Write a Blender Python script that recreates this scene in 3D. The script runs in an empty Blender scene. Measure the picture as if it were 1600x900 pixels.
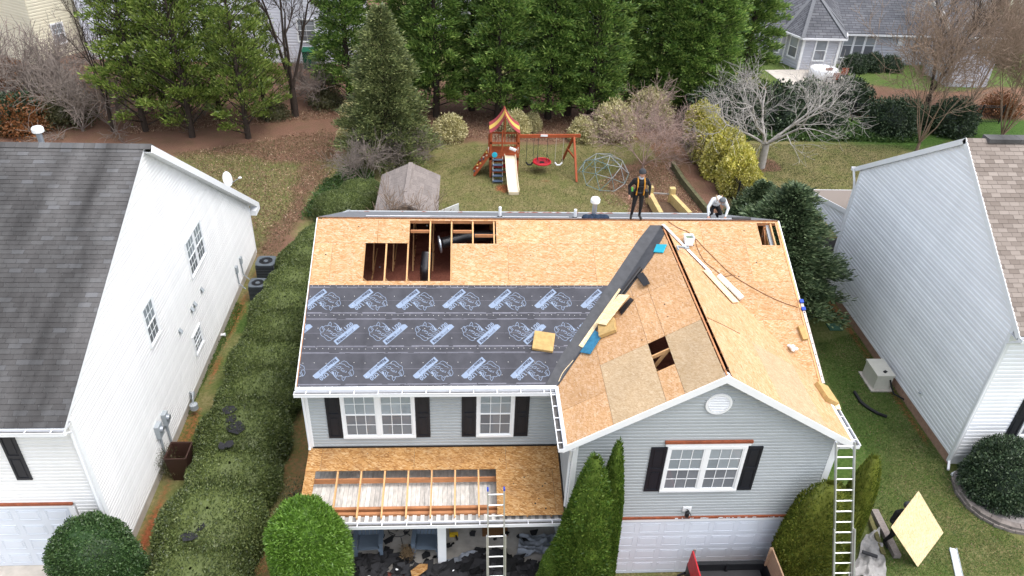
import bpy, bmesh, math, random
import numpy as np
from mathutils import Vector, Matrix
rng = np.random.default_rng(7); random.seed(7)
scene = bpy.context.scene
C = bpy.context.scene.collection
# ---------------------------------------------------------------- camera
CAM = Vector((0, 0, 18.0)); FPX = 1209.3
PITCH, ROLL, YAW = math.radians(33.756), math.radians(-2.512), math.radians(4.333)
fwd = Vector((math.sin(YAW)*math.cos(PITCH), math.cos(YAW)*math.cos(PITCH), -math.sin(PITCH)))
_r = Vector((math.cos(YAW), -math.sin(YAW), 0)); _d = fwd.cross(_r)
cr = math.cos(ROLL)*_r + math.sin(ROLL)*_d; cd = -math.sin(ROLL)*_r + math.cos(ROLL)*_d
camd = bpy.data.cameras.new('camera'); camo = bpy.data.objects.new('camera', camd); C.objects.link(camo)
camd.sensor_width = 36; camd.lens = 36*FPX/1600; camd.clip_end = 3000; camd.clip_start = 0.1
mw = Matrix((( cr.x, -cd.x, -fwd.x, CAM.x), (cr.y, -cd.y, -fwd.y, CAM.y), (cr.z, -cd.z, -fwd.z, CAM.z), (0, 0, 0, 1)))
camo.matrix_world = mw; scene.camera = camo
# ---------------------------------------------------------------- overcast daylight
SUN_EL, SUN_AZ = math.radians(68), math.radians(118)      # azimuth clockwise from +Y
w = bpy.data.worlds.new('World'); scene.world = w; w.use_nodes = True
nt = w.node_tree; bg = nt.nodes['Background']
sky = nt.nodes.new('ShaderNodeTexSky'); sky.sky_type = 'NISHITA'; sky.sun_disc = False
sky.sun_elevation = SUN_EL; sky.sun_rotation = SUN_AZ; sky.air_density = 1.0; sky.dust_density = 3.0; sky.ozone_density = 1.0
hs = nt.nodes.new('ShaderNodeHueSaturation'); hs.inputs['Saturation'].default_value = 0.42
nt.links.new(sky.outputs[0], hs.inputs['Color']); nt.links.new(hs.outputs[0], bg.inputs[0]); bg.inputs[1].default_value = 0.15
sd = bpy.data.lights.new('sun', 'SUN'); sd.energy = 0.5; sd.angle = math.radians(40); sd.color = (1.0, 0.97, 0.92)
so = bpy.data.objects.new('sun', sd); C.objects.link(so)
so.rotation_euler = (math.pi/2 - SUN_EL, 0, math.pi - SUN_AZ)
scene.view_settings.view_transform = 'Standard'; scene.view_settings.look = 'None'
scene.view_settings.gamma = 1; scene.view_settings.use_curve_mapping = False
scene.view_settings.exposure = 1.45
# ---------------------------------------------------------------- photo pixel -> place (a pixel only gives a direction)
def ray(x, y): return (cr*((x-800)/FPX) + cd*((y-450)/FPX) + fwd)
def onplane(x, y, O, N):
    d = ray(x, y); t = (Vector(O)-CAM).dot(N)/d.dot(N); return CAM + d*t
def onz(x, y, z=0.0): return onplane(x, y, (0, 0, z), Vector((0, 0, 1)))
def onY(x, y, Y): return onplane(x, y, (0, Y, 0), Vector((0, 1, 0)))
def onX(x, y, X): return onplane(x, y, (X, 0, 0), Vector((1, 0, 0)))
# ---------------------------------------------------------------- mesh helpers
V3 = Vector
class MB:
    def __init__(s): s.v = []; s.f = []
    def poly(s, pts):
        n = len(s.v); s.v += [tuple(p) for p in pts]; s.f.append(tuple(range(n, n+len(pts)))); return s
    def prism(s, pts, vec):
        vec = V3(vec); pts = [V3(p) for p in pts]; n = len(s.v); k = len(pts)
        s.v += [tuple(p) for p in pts] + [tuple(p+vec) for p in pts]
        s.f.append(tuple(range(n+k-1, n-1, -1))); s.f.append(tuple(range(n+k, n+2*k)))
        for i in range(k): j = (i+1) % k; s.f.append((n+i, n+j, n+k+j, n+k+i))
        return s
    def obox(s, O, U, V, N, u, v, n):
        O, U, V, N = V3(O), V3(U), V3(V), V3(N)
        return s.prism([O+U*a+V*b+N*n[0] for a, b in ((u[0], v[0]), (u[1], v[0]), (u[1], v[1]), (u[0], v[1]))], N*(n[1]-n[0]))
    def box(s, a, b): return s.obox((0, 0, 0), (1, 0, 0), (0, 1, 0), (0, 0, 1), (a[0], b[0]), (a[1], b[1]), (a[2], b[2]))
    def beam(s, A, B, w, h, up=(0, 0, 1)):
        A, B = V3(A), V3(B); d = B-A; L = d.length; d = d/L; up = V3(up); side = d.cross(up)
        if side.length < 1e-4: side = d.cross(V3((1, 0, 0)))
        side.normalize(); up = side.cross(d)
        return s.obox(A, side, up, d, (-w/2, w/2), (-h/2, h/2), (0, L))
    def tube(s, path, r, n=6, cap=True):
        path = [V3(p) for p in path]; k = len(path); base = len(s.v)
        rs = list(r) if hasattr(r, '__len__') else [r]*k
        ref = V3((0, 0, 1)) if abs((path[-1]-path[0]).normalized().z) < .9 else V3((1, 0, 0))
        for i, p in enumerate(path):
            t = (path[min(i+1, k-1)]-path[max(i-1, 0)]).normalized()
            a = t.cross(ref)
            if a.length < 1e-4: a = t.cross(V3((0, 1, 0)))
            a.normalize(); b = a.cross(t)
            for j in range(n):
                th = 2*math.pi*j/n; s.v.append(tuple(p+(a*math.cos(th)+b*math.sin(th))*rs[i]))
        for i in range(k-1):
            for j in range(n):
                q = (j+1) % n; s.f.append((base+i*n+j, base+i*n+q, base+(i+1)*n+q, base+(i+1)*n+j))
        if cap:
            s.f.append(tuple(range(base+n-1, base-1, -1))); s.f.append(tuple(range(base+(k-1)*n, base+k*n)))
        return s
    def lathe(s, prof, O=(0, 0, 0), n=12, axis=(0, 0, 1)):
        ax = V3(axis).normalized(); a = ax.orthogonal().normalized(); b = ax.cross(a); base = len(s.v); O = V3(O)
        for r, z in prof:
            for j in range(n):
                th = 2*math.pi*j/n; s.v.append(tuple(O+ax*z+(a*math.cos(th)+b*math.sin(th))*r))
        for i in range(len(prof)-1):
            for j in range(n):
                q = (j+1) % n; s.f.append((base+i*n+j, base+i*n+q, base+(i+1)*n+q, base+(i+1)*n+j))
        s.f.append(tuple(range(base+n-1, base-1, -1))); s.f.append(tuple(range(base+(len(prof)-1)*n, base+len(prof)*n)))
        return s
    def mesh(s, name, mat=None, smooth=False):
        me = bpy.data.meshes.new(name); me.from_pydata(s.v, [], s.f); me.update()
        if mat: me.materials.append(mat)
        if smooth: me.polygons.foreach_set('use_smooth', [True]*len(me.polygons))
        return me
    def build(s, name, mat, parent=None, smooth=False): return place(name, s.mesh(name, mat, smooth), parent)
WORLD_INV = {}
def place(name, me, parent=None, local=False):
    o = bpy.data.objects.new(name, me); C.objects.link(o)
    if parent is not None:
        o.parent = parent
        if not local: o.matrix_parent_inverse = WORLD_INV[parent.name]
    WORLD_INV[o.name] = Matrix.Identity(4)
    return o
def thing(name, label, cat, loc=(0, 0, 0), group=None):
    o = bpy.data.objects.new(name, None); C.objects.link(o); o.location = loc; o.empty_display_size = .2
    WORLD_INV[o.name] = Matrix.Translation(-V3(loc)); o['label'] = label; o['category'] = cat
    if group: o['group'] = group
    return o
def tag(o, label, cat, group=None):
    o['label'] = label; o['category'] = cat
    if group: o['group'] = group
    return o
def struct(o): o['kind'] = 'structure'; return o
def stuff(o, label=None):
    o['kind'] = 'stuff'
    return o
def copy_tree(o, parent=None):
    c = o.copy(); C.objects.link(c); c.parent = parent
    for ch in list(o.children): copy_tree(ch, c)
    return c
def rawmesh(name, verts, quads, mat, smooth=False):
    """fast mesh from arrays: verts (n,3), quads (m,k)"""
    verts = np.asarray(verts, np.float32); quads = np.asarray(quads, np.int32); m, k = quads.shape
    me = bpy.data.meshes.new(name); me.vertices.add(len(verts)); me.vertices.foreach_set('co', verts.ravel())
    me.loops.add(m*k); me.loops.foreach_set('vertex_index', quads.ravel())
    me.polygons.add(m); me.polygons.foreach_set('loop_start', np.arange(0, m*k, k, dtype=np.int32))
    me.polygons.foreach_set('loop_total', np.full(m, k, np.int32))
    if smooth: me.polygons.foreach_set('use_smooth', np.ones(m, bool))
    me.update(calc_edges=True); me.validate()
    if mat: me.materials.append(mat)
    return me
# ---------------------------------------------------------------- materials
def newmat(name):
    m = bpy.data.materials.new(name); m.use_nodes = True; nt = m.node_tree
    return m, nt, nt.nodes['Principled BSDF'], nt.nodes, nt.links
def coords(nt, scale=(1, 1, 1), rot=(0, 0, 0), rand=False):
    tc = nt.nodes.new('ShaderNodeTexCoord'); mp = nt.nodes.new('ShaderNodeMapping')
    mp.inputs['Scale'].default_value = scale; mp.inputs['Rotation'].default_value = rot
    nt.links.new(tc.outputs['Object'], mp.inputs[0])
    if rand:
        oi = nt.nodes.new('ShaderNodeObjectInfo'); mu = nt.nodes.new('ShaderNodeMath'); mu.operation = 'MULTIPLY'
        mu.inputs[1].default_value = 57; nt.links.new(oi.outputs['Random'], mu.inputs[0]); nt.links.new(mu.outputs[0], mp.inputs['Location'])
    return mp.outputs[0]
def noise(nt, vec, scale, detail=4, rough=.6):
    n = nt.nodes.new('ShaderNodeTexNoise'); n.inputs['Scale'].default_value = scale
    n.inputs['Detail'].default_value = detail; n.inputs['Roughness'].default_value = rough
    nt.links.new(vec, n.inputs['Vector']); return n.outputs['Fac']
def ramp(nt, fac, stops, interp='LINEAR'):
    r = nt.nodes.new('ShaderNodeValToRGB'); r.color_ramp.interpolation = interp
    e = r.color_ramp.elements
    while len(e) > 1: e.remove(e[-1])
    e[0].position = stops[0][0]; e[0].color = (*stops[0][1], 1)
    for p, c in stops[1:]: x = e.new(p); x.color = (*c, 1)
    nt.links.new(fac, r.inputs[0]); return r.outputs[0]
def mix(nt, fac, a, b, mode='MIX'):
    m = nt.nodes.new('ShaderNodeMix'); m.data_type = 'RGBA'; m.blend_type = mode
    for s, val in ((m.inputs[0], fac), (m.inputs[6], a), (m.inputs[7], b)):
        if isinstance(val, (int, float)): s.default_value = val
        elif isinstance(val, tuple): s.default_value = (*val, 1)
        else: nt.links.new(val, s)
    return m.outputs[2]
def maprange(nt, fac, a, b, c, d):
    m = nt.nodes.new('ShaderNodeMapRange'); m.inputs[1].default_value = a; m.inputs[2].default_value = b
    m.inputs[3].default_value = c; m.inputs[4].default_value = d; nt.links.new(fac, m.inputs[0]); return m.outputs[0]
def scalecol(nt, col, fac):
    v = nt.nodes.new('ShaderNodeVectorMath'); v.operation = 'SCALE'
    if isinstance(col, tuple): v.inputs[0].default_value = col
    else: nt.links.new(col, v.inputs[0])
    nt.links.new(fac, v.inputs['Scale']); return v.outputs[0]
def addbump(nt, bs, h, strength, dist=.01):
    b = nt.nodes.new('ShaderNodeBump'); b.inputs['Strength'].default_value = strength; b.inputs['Distance'].default_value = dist
    nt.links.new(h, b.inputs['Height']); nt.links.new(b.outputs[0], bs.inputs['Normal'])
def M(name, col, rough=.7, var=.12, scale=4, bump=0, bscale=60, spec=.3, metal=0, objrand=0, stretch=(1, 1, 1), island=0, alpha=1):
    m, nt, bs, N, L = newmat(name); vec = coords(nt, stretch)
    f = noise(nt, vec, scale, 5); out = scalecol(nt, tuple(col), maprange(nt, f, .25, .75, 1-var, 1+var))
    if objrand:
        oi = N.new('ShaderNodeObjectInfo'); out = scalecol(nt, out, maprange(nt, oi.outputs['Random'], 0, 1, 1-objrand, 1+objrand))
    if island:
        g = N.new('ShaderNodeNewGeometry'); out = scalecol(nt, out, maprange(nt, g.outputs['Random Per Island'], 0, 1, 1-island, 1+island))
    L.new(out, bs.inputs['Base Color']); bs.inputs['Roughness'].default_value = rough
    bs.inputs['Specular IOR Level'].default_value = spec; bs.inputs['Metallic'].default_value = metal
    if bump: addbump(nt, bs, noise(nt, vec, bscale, 3), bump)
    return m
def osb_mat(name, stops, sx=9, sy=42, rot=0, dirt=0.0):
    m, nt, bs, N, L = newmat(name); layers = []
    vec0 = coords(nt, (1, 1, 1), (0, 0, 0), True)
    for k, (a, sc) in enumerate(((rot+.12, 1.0), (rot-.35, 1.35), (rot+.6, .8))):
        mp = N.new('ShaderNodeMapping'); mp.vector_type = 'POINT'; mp.inputs['Rotation'].default_value = (0, 0, a)
        mp.inputs['Location'].default_value = (k*3.1, k*1.7, 0)
        m2 = N.new('ShaderNodeMapping'); m2.inputs['Scale'].default_value = (sx*sc, sy*sc, sx*sc)
        L.new(vec0, mp.inputs[0]); L.new(mp.outputs[0], m2.inputs[0])
        vo = N.new('ShaderNodeTexVoronoi'); vo.inputs['Scale'].default_value = 1; L.new(m2.outputs[0], vo.inputs['Vector'])
        sep = N.new('ShaderNodeSeparateColor'); L.new(vo.outputs['Color'], sep.inputs[0]); layers.append(sep)
    f1 = ramp(nt, layers[0].outputs[0], stops); f2 = ramp(nt, layers[1].outputs[1], stops); f3 = ramp(nt, layers[2].outputs[2], stops)
    o = mix(nt, ramp(nt, layers[0].outputs[1], [(.45, (0, 0, 0)), (.5, (1, 1, 1))]), f1, f2)
    o = mix(nt, ramp(nt, layers[1].outputs[2], [(.62, (0, 0, 0)), (.66, (1, 1, 1))]), o, f3)
    big = noise(nt, vec0, 1.3, 3); o = scalecol(nt, o, maprange(nt, big, .3, .7, .93, 1.07))
    # stray dark flecks
    mp = N.new('ShaderNodeMapping'); mp.inputs['Scale'].default_value = (sx*.9, sy*.75, sx*.9); mp.inputs['Rotation'].default_value = (0, 0, rot)
    L.new(vec0, mp.inputs[0]); fl = noise(nt, mp.outputs[0], 1.6, 2)
    o = mix(nt, ramp(nt, fl, [(.66, (0, 0, 0)), (.74, (1, 1, 1))]), o, (.2, .115, .05))
    if dirt:
        d = noise(nt, vec0, 2.2, 6); o = mix(nt, ramp(nt, d, [(.5, (0, 0, 0)), (.75, (dirt, dirt, dirt))]), o, (.22, .12, .06))
    oi = N.new('ShaderNodeObjectInfo'); o = scalecol(nt, o, maprange(nt, oi.outputs['Random'], 0, 1, .93, 1.06))
    L.new(o, bs.inputs['Base Color']); bs.inputs['Roughness'].default_value = .75; bs.inputs['Specular IOR Level'].default_value = .2
    addbump(nt, bs, fl, .15, .004)
    return m
T_NEW = [(0, (0.347, 0.177, 0.069)), (0.3, (0.429, 0.243, 0.11)), (0.6, (0.485, 0.289, 0.146)), (0.85, (0.526, 0.347, 0.211)), (1, (0.554, 0.393, 0.268))]
T_WING = [(0, (0.389, 0.208, 0.091)), (0.3, (0.458, 0.265, 0.126)), (0.6, (0.506, 0.304, 0.156)), (0.85, (0.541, 0.353, 0.212)), (1, (0.565, 0.392, 0.26))]
T_PALE = [(0, (0.348, 0.237, 0.126)), (.4, (0.414, 0.296, 0.174)), (.8, (0.459, 0.340, 0.215)), (1, (0.503, 0.392, 0.266))]
T_OLD = [(0, (0.223, 0.101, 0.031)), (0.3, (0.343, 0.169, 0.053)), (0.6, (0.429, 0.233, 0.084)), (0.85, (0.48, 0.287, 0.125)), (1, (0.532, 0.355, 0.178))]
m_osb = osb_mat('osb_fresh', T_NEW); m_osbw = osb_mat('osb_fresh_wing', T_WING, rot=1.1); m_osbp = osb_mat('osb_pale', T_PALE, 14, 60, .7)
m_osbo = osb_mat('osb_porch', T_OLD, 8, 36, .15, .5); m_osbc = osb_mat('osb_loose', [(0, (0.652, 0.473, 0.253)), (0.5, (0.757, 0.588, 0.346)), (1, (0.819, 0.683, 0.452))], 12, 46, .5)
m_lumber = M('lumber', (.58, .33, .15), .7, .18, 3, .1, 40, stretch=(6, 6, 1), objrand=.1)
m_lumber_red = M('old_lumber', (.42, .19, .085), .75, .2, 4, objrand=.12)
m_treated = M('treated_lumber', (.50, .38, .17), .75, .2, 5, objrand=.08)
m_white = M('white_trim', (.80, .81, .82), .45, .04, 3, spec=.4)
m_whitemet = M('white_metal', (.78, .79, .81), .35, .05, 2, spec=.5)
m_gut_in = M('gutter_dark_fill', (.10, .095, .09), .6, .5, 9)
m_sidegrey = M('grey_vinyl', (.385, .41, .42), .5, .05, 1.2, .04, 30, objrand=.04)
m_sidewhite = M('white_vinyl', (.76, .755, .745), .5, .05, 1.4, .03, 30, objrand=.04, stretch=(1, 1, .2))
m_sideblue = M('pale_blue_vinyl', (.85, .86, .88), .5, .05, 1.2, .03, 30, objrand=.05, stretch=(1, 1, .2))
m_sidecream = M('cream_vinyl', (.66, .62, .48), .6, .04, 1, objrand=.03)
m_sideback = M('lilac_grey_vinyl', (.47, .48, .53), .55, .05, 1, objrand=.03)
m_shutter = M('navy_shutter', (.010, .012, .018), .5, .15, 3, spec=.4)
m_brown = M('rusty_flashing_wood', (.26, .075, .035), .7, .3, 8)
m_black = M('black_plastic', (.015, .015, .017), .4, .2, 6)
m_membrane = M('valley_membrane', (.052, .054, .06), .55, .3, 5, .15, 14)
m_insul = M('blown_insulation', (.21, .075, .05), .95, .35, 22, .5, 30)
m_concrete = M('concrete', (.46, .42, .37), .85, .2, 2.5, .1, 30)
m_found = M('brick_foundation', (.35, .22, .16), .85, .25, 9, .2, 30)
m_rubber = M('rubber', (.03, .03, .033), .6)
m_galv = M('galvanised', (.45, .48, .52), .38, .12, 6, metal=.7)
m_alu = M('aluminium', (.62, .63, .64), .35, .1, 6, metal=.75)
m_grey = M('grey_paint', (.33, .36, .38), .5)
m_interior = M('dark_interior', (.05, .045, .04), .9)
def glass_mat(name, tint, t, dif):
    m, nt, bs, N, L = newmat(name); N.remove(bs); out = N['Material Output']
    gl = N.new('ShaderNodeBsdfGlossy'); gl.inputs['Roughness'].default_value = .03; gl.inputs['Color'].default_value = (.9, .95, 1, 1)
    tr = N.new('ShaderNodeBsdfTransparent'); tr.inputs['Color'].default_value = (*tint, 1)
    df = N.new('ShaderNodeBsdfDiffuse'); oi = N.new('ShaderNodeObjectInfo'); L.new(scalecol(nt, tuple(dif), maprange(nt, oi.outputs['Random'], 0, 1, .8, 1.2)), df.inputs['Color'])
    m1 = N.new('ShaderNodeMixShader'); m1.inputs[0].default_value = t; L.new(tr.outputs[0], m1.inputs[1]); L.new(df.outputs[0], m1.inputs[2])
    fr = N.new('ShaderNodeFresnel'); fr.inputs[0].default_value = 1.6; m2 = N.new('ShaderNodeMixShader')
    L.new(fr.outputs[0], m2.inputs[0]); L.new(m1.outputs[0], m2.inputs[1]); L.new(gl.outputs[0], m2.inputs[2]); L.new(m2.outputs[0], out.inputs[0])
    return m
m_glass = glass_mat('window_glass', (.9, .94, .96), .5, (.46, .50, .53)); m_glasss = glass_mat('screened_glass', (.8, .82, .85), .74, (.215, .225, .245)); m_glassd = glass_mat('dark_glass', (.8, .85, .9), .7, (.07, .08, .09))
m_blind = M('window_blind', (.66, .70, .72), .6, .35, 9, stretch=(.15, .15, 2.2)); m_darkroom = M('dark_room', (.16, .17, .19), .7, .5, 1.5)
def leafmat(name, cols, trans=.3, big=.35, bscale=.7):
    m, nt, bs, N, L = newmat(name); N.remove(bs); out = N['Material Output']
    g = N.new('ShaderNodeNewGeometry'); k = len(cols)
    c = ramp(nt, g.outputs['Random Per Island'], [(i/(k-1), cc) for i, cc in enumerate(cols)])
    c = scalecol(nt, c, maprange(nt, noise(nt, coords(nt), bscale, 3), .3, .7, 1-big, 1+big))
    oi = N.new('ShaderNodeObjectInfo'); c = scalecol(nt, c, maprange(nt, oi.outputs['Random'], 0, 1, .88, 1.12))
    d = N.new('ShaderNodeBsdfDiffuse'); t = N.new('ShaderNodeBsdfTranslucent'); L.new(c, d.inputs[0]); L.new(c, t.inputs[0])
    mx = N.new('ShaderNodeMixShader'); mx.inputs[0].default_value = trans; L.new(d.outputs[0], mx.inputs[1]); L.new(t.outputs[0], mx.inputs[2])
    gl = N.new('ShaderNodeBsdfGlossy'); gl.inputs['Roughness'].default_value = .45; m2 = N.new('ShaderNodeMixShader'); m2.inputs[0].default_value = .035
    L.new(mx.outputs[0], m2.inputs[1]); L.new(gl.outputs[0], m2.inputs[2]); L.new(m2.outputs[0], out.inputs[0]); return m
# ================================================================ ground
def fbm(x, y, s, seed=0):
    r = np.random.default_rng(seed); out = np.zeros_like(x); amp = 1
    for o in range(4):
        for k in range(3):
            a = r.uniform(0, 6.28); ph = r.uniform(0, 6.28); f = s*(2**o)*r.uniform(.7, 1.3)
            out += amp*np.sin(f*(x*np.cos(a)+y*np.sin(a))+ph+1.3*np.sin(f*.6*(x*np.sin(a)-y*np.cos(a))+ph*2))
        amp *= .55
    return out/3.5
gx = np.concatenate([[-900, -500, -250, -120, -80], np.arange(-50, 50.01, .33), [80, 120, 250, 500, 900]])
gy = np.concatenate([[-300, -100, -40, -10, 4], np.arange(9, 75.01, .33), [100, 150, 300, 600, 1400]])
GX, GY = np.meshgrid(gx, gy); nx, ny = len(gx), len(gy)
gv = np.stack([GX.ravel(), GY.ravel(), np.zeros(nx*ny)], 1)
idx = np.arange(nx*ny).reshape(ny, nx)
gq = np.stack([idx[:-1, :-1].ravel(), idx[:-1, 1:].ravel(), idx[1:, 1:].ravel(), idx[1:, :-1].ravel()], 1)
def sm(v, a, b): t = np.clip((v-a)/(b-a), 0, 1); return t*t*(3-2*t)
n1 = fbm(gv[:, 0], gv[:, 1], .5, 1); n2 = fbm(gv[:, 0], gv[:, 1], 1.6, 2); X_, Y_ = gv[:, 0], gv[:, 1]
straw = sm(Y_+1.2*n1+.5*n2, 41.0, 43.5)*(1-sm(Y_+n1, 52, 54))                       # needle litter under the back trees
straw = np.maximum(straw, .95*sm(Y_+1.5*n1, 37.8, 40.5)*(1-sm(X_, -7.5, -5.5)))
straw = np.maximum(straw, sm(2.2-np.hypot((X_-9.6)/1.5, (Y_-37.2)/1.5)+.8*n1+.3*n2, .2, 1.0))
straw = np.maximum(straw, sm(1.9-np.hypot((X_-9.9), (Y_-33.6)/1.7)+.7*n1, .2, 1.1))
straw = np.maximum(straw, .75*sm(1.3-np.abs(X_+8.4-.08*(Y_-30))+.6*n1+.4*n2, 0, 1.1)*sm(Y_, 28, 30)*(1-sm(Y_, 38, 41)))
straw = np.maximum(straw, sm(1.25-np.abs(X_-12.4+.1*(Y_-36))+.4*n1, .1, .7)*sm(Y_, 29, 31)*(1-sm(Y_, 42, 43)))
straw = np.maximum(straw, sm(1.2-np.hypot(X_-16.9, Y_-39.3)+.2*n2, 0, .5))
straw *= 1-sm(X_-14.5+.5*n1, 0, 1.5)*(1-sm(Y_, 46, 48))*sm(np.hypot(X_-16.9, Y_-39.3), 1.0, 1.3)
clay = sm(.34-np.abs(X_+8.78+.1*n1)+.22*n2, 0, .35)*(1-sm(Y_, 27.5, 29.5))*(.55+.45*sm(15.5-Y_+2*n1, -1, 3))
clay = np.maximum(clay, .42*sm(.75-np.abs(X_+5.0)+.3*n2, 0, .5)*(1-sm(Y_, 22, 26)))
clay = np.maximum(clay, .85*sm(.35-np.hypot(X_-2.1, (Y_-36.2)*.9)+.1*n2+.25, 0, .3))
clay = np.maximum(clay, .7*sm(.35-np.hypot(X_-4.3, Y_-37.1), 0, .3))
clay = np.maximum(clay, .8*sm(.25-np.hypot(X_-6.5, (Y_-37.2)*.7)+.2*n2, 0, .5))
clay = np.maximum(clay, .6*sm(.25-np.abs(X_-15.35)+.1*n2, 0, .2)*sm(Y_, 17, 18)*(1-sm(Y_, 27, 28)))
lush = sm(X_, 9.3, 11.5)*(1-sm(Y_, 24, 29))*(.45+.5*sm(n1, -.6, .7))
lush *= 1-.55*sm(X_-12.3, 0, 2)*(1-sm(Y_, 14.6, 16.6))
lush = np.maximum(lush, .9*sm(1.2-np.abs(X_+8.0)+.4*n2, 0, .8)*(1-sm(Y_, 24, 30))*sm(n2, -.4, .5))
lush = np.maximum(lush, sm(X_+.5*n1, 14.5, 17)*sm(Y_+n1, 42.2, 43.4)*(1-sm(Y_, 47, 48)))
lush = np.maximum(lush, .75*sm(X_, 20, 23)*sm(Y_, 46, 48))
lush = np.maximum(lush, .35*sm(n1+.3*n2, .2, 1)*(1-sm(Y_, 38, 41)))
gz = .02*n1*(np.abs(X_) < 51)*(Y_ < 76)*sm(Y_, 30, 33); gv[:, 2] = gz
gm, nt, bs, N, L = newmat('ground_cover')
def attr(nm): a = N.new('ShaderNodeAttribute'); a.attribute_name = nm; return a.outputs['Fac']
vec = coords(nt); fine = noise(nt, vec, 9, 8, .75); mid = noise(nt, vec, 1.1, 6, .65); vf = noise(nt, vec, 34, 6, .8)
dry = ramp(nt, fine, [(.25, (.075, .068, .028)), (.42, (.155, .138, .058)), (.55, (.235, .20, .095)), (.7, (.36, .305, .165))])
dry = mix(nt, ramp(nt, mid, [(.42, (0, 0, 0)), (.62, (.8, .8, .8))]), dry, ramp(nt, vf, [(.3, (.065, .078, .022)), (.55, (.15, .162, .052)), (.75, (.28, .265, .12))]))
lu = ramp(nt, fine, [(.25, (.016, .04, .008)), (.45, (.048, .105, .02)), (.6, (.085, .15, .034)), (.78, (.16, .17, .06))])
lu = mix(nt, ramp(nt, vf, [(.52, (0, 0, 0)), (.72, (.4, .4, .4))]), lu, (.13, .125, .05))
st = ramp(nt, vf, [(.28, (.06, .032, .022)), (.45, (.155, .083, .058)), (.6, (.25, .145, .10)), (.78, (.40, .275, .195))])
st = mix(nt, ramp(nt, mid, [(.45, (0, 0, 0)), (.7, (.5, .5, .5))]), st, (.125, .098, .05))
cl = ramp(nt, fine, [(.3, (.10, .03, .014)), (.5, (.26, .082, .036)), (.72, (.37, .155, .08))])
c = mix(nt, attr('lush'), dry, lu)
def edge(f): 
    a = N.new('ShaderNodeMath'); a.operation = 'ADD'; L.new(f, a.inputs[0]); L.new(maprange(nt, fine, .3, .7, -.3, .3), a.inputs[1])
    return ramp(nt, a.outputs[0], [(.3, (0, 0, 0)), (.7, (1, 1, 1))])
c = mix(nt, edge(attr('straw')), c, st); c = mix(nt, edge(attr('clay')), c, cl)
L.new(c, bs.inputs['Base Color']); bs.inputs['Roughness'].default_value = .95; bs.inputs['Specular IOR Level'].default_value = .1
addbump(nt, bs, vf, .9, .05)
me = rawmesh('ground', gv, gq, gm, True)
for nm, arr in (('straw', straw), ('clay', clay), ('lush', lush)):
    a = me.attributes.new(nm, 'FLOAT', 'POINT'); a.data.foreach_set('value', np.clip(arr, 0, 1).astype(np.float32))
ground = struct(place('ground', me))
drive = struct(MB().box((-30, 6, -.1), (-8.95, 13.6, .02)).build('driveway', m_concrete))
for i, x in enumerate((-9.9, -11.4, -12.9)): pass
drive2 = struct(MB().box((3.0, 5, -.1), (8.9, 12.7, .016)).build('garage_apron', M('red_clay_apron', (.25, .08, .04), .9, .35, 6, .3, 20)))
# ================================================================ house pieces shared by every building
def siding(parent, O, U, N, z0, z1, urange, pitch, mat, name='siding_board', lip=.028):
    """lapped courses on a wall: O a point on the wall at z=0, urange(z)->(u0,u1)"""
    O, U, N = V3(O), V3(U), V3(N); z = z0
    while z < z1-1e-4:
        t = min(z+pitch, z1); a0, a1 = urange(z); b0, b1 = urange(t)
        if a1-a0 > .03:
            if b1 < b0: b0 = b1 = (b0+b1)/2
            P = lambda u, zz, n: tuple(O+U*u+V3((0, 0, zz))+N*n)
            lp = lambda f, n: (P(a0+(b0-a0)*f, z+(t-z)*f, n), P(a1+(b1-a1)*f, z+(t-z)*f, n))
            pr = [lp(0, 0), lp(0, lip), lp(.6, lip), lp(.78, .006), lp(1, .003), lp(1, 0)]; vs = [p for q in pr for p in q]     # dutch-lap profile
            me = bpy.data.meshes.new(name); me.from_pydata(vs, [], [(2*i, 2*i+1, 2*i+3, 2*i+2) for i in range(5)]+[(10, 11, 1, 0), tuple(range(0, 12, 2)), tuple(range(11, 0, -2))])
            me.materials.append(mat); place(name, me, parent)
        z = t
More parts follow.
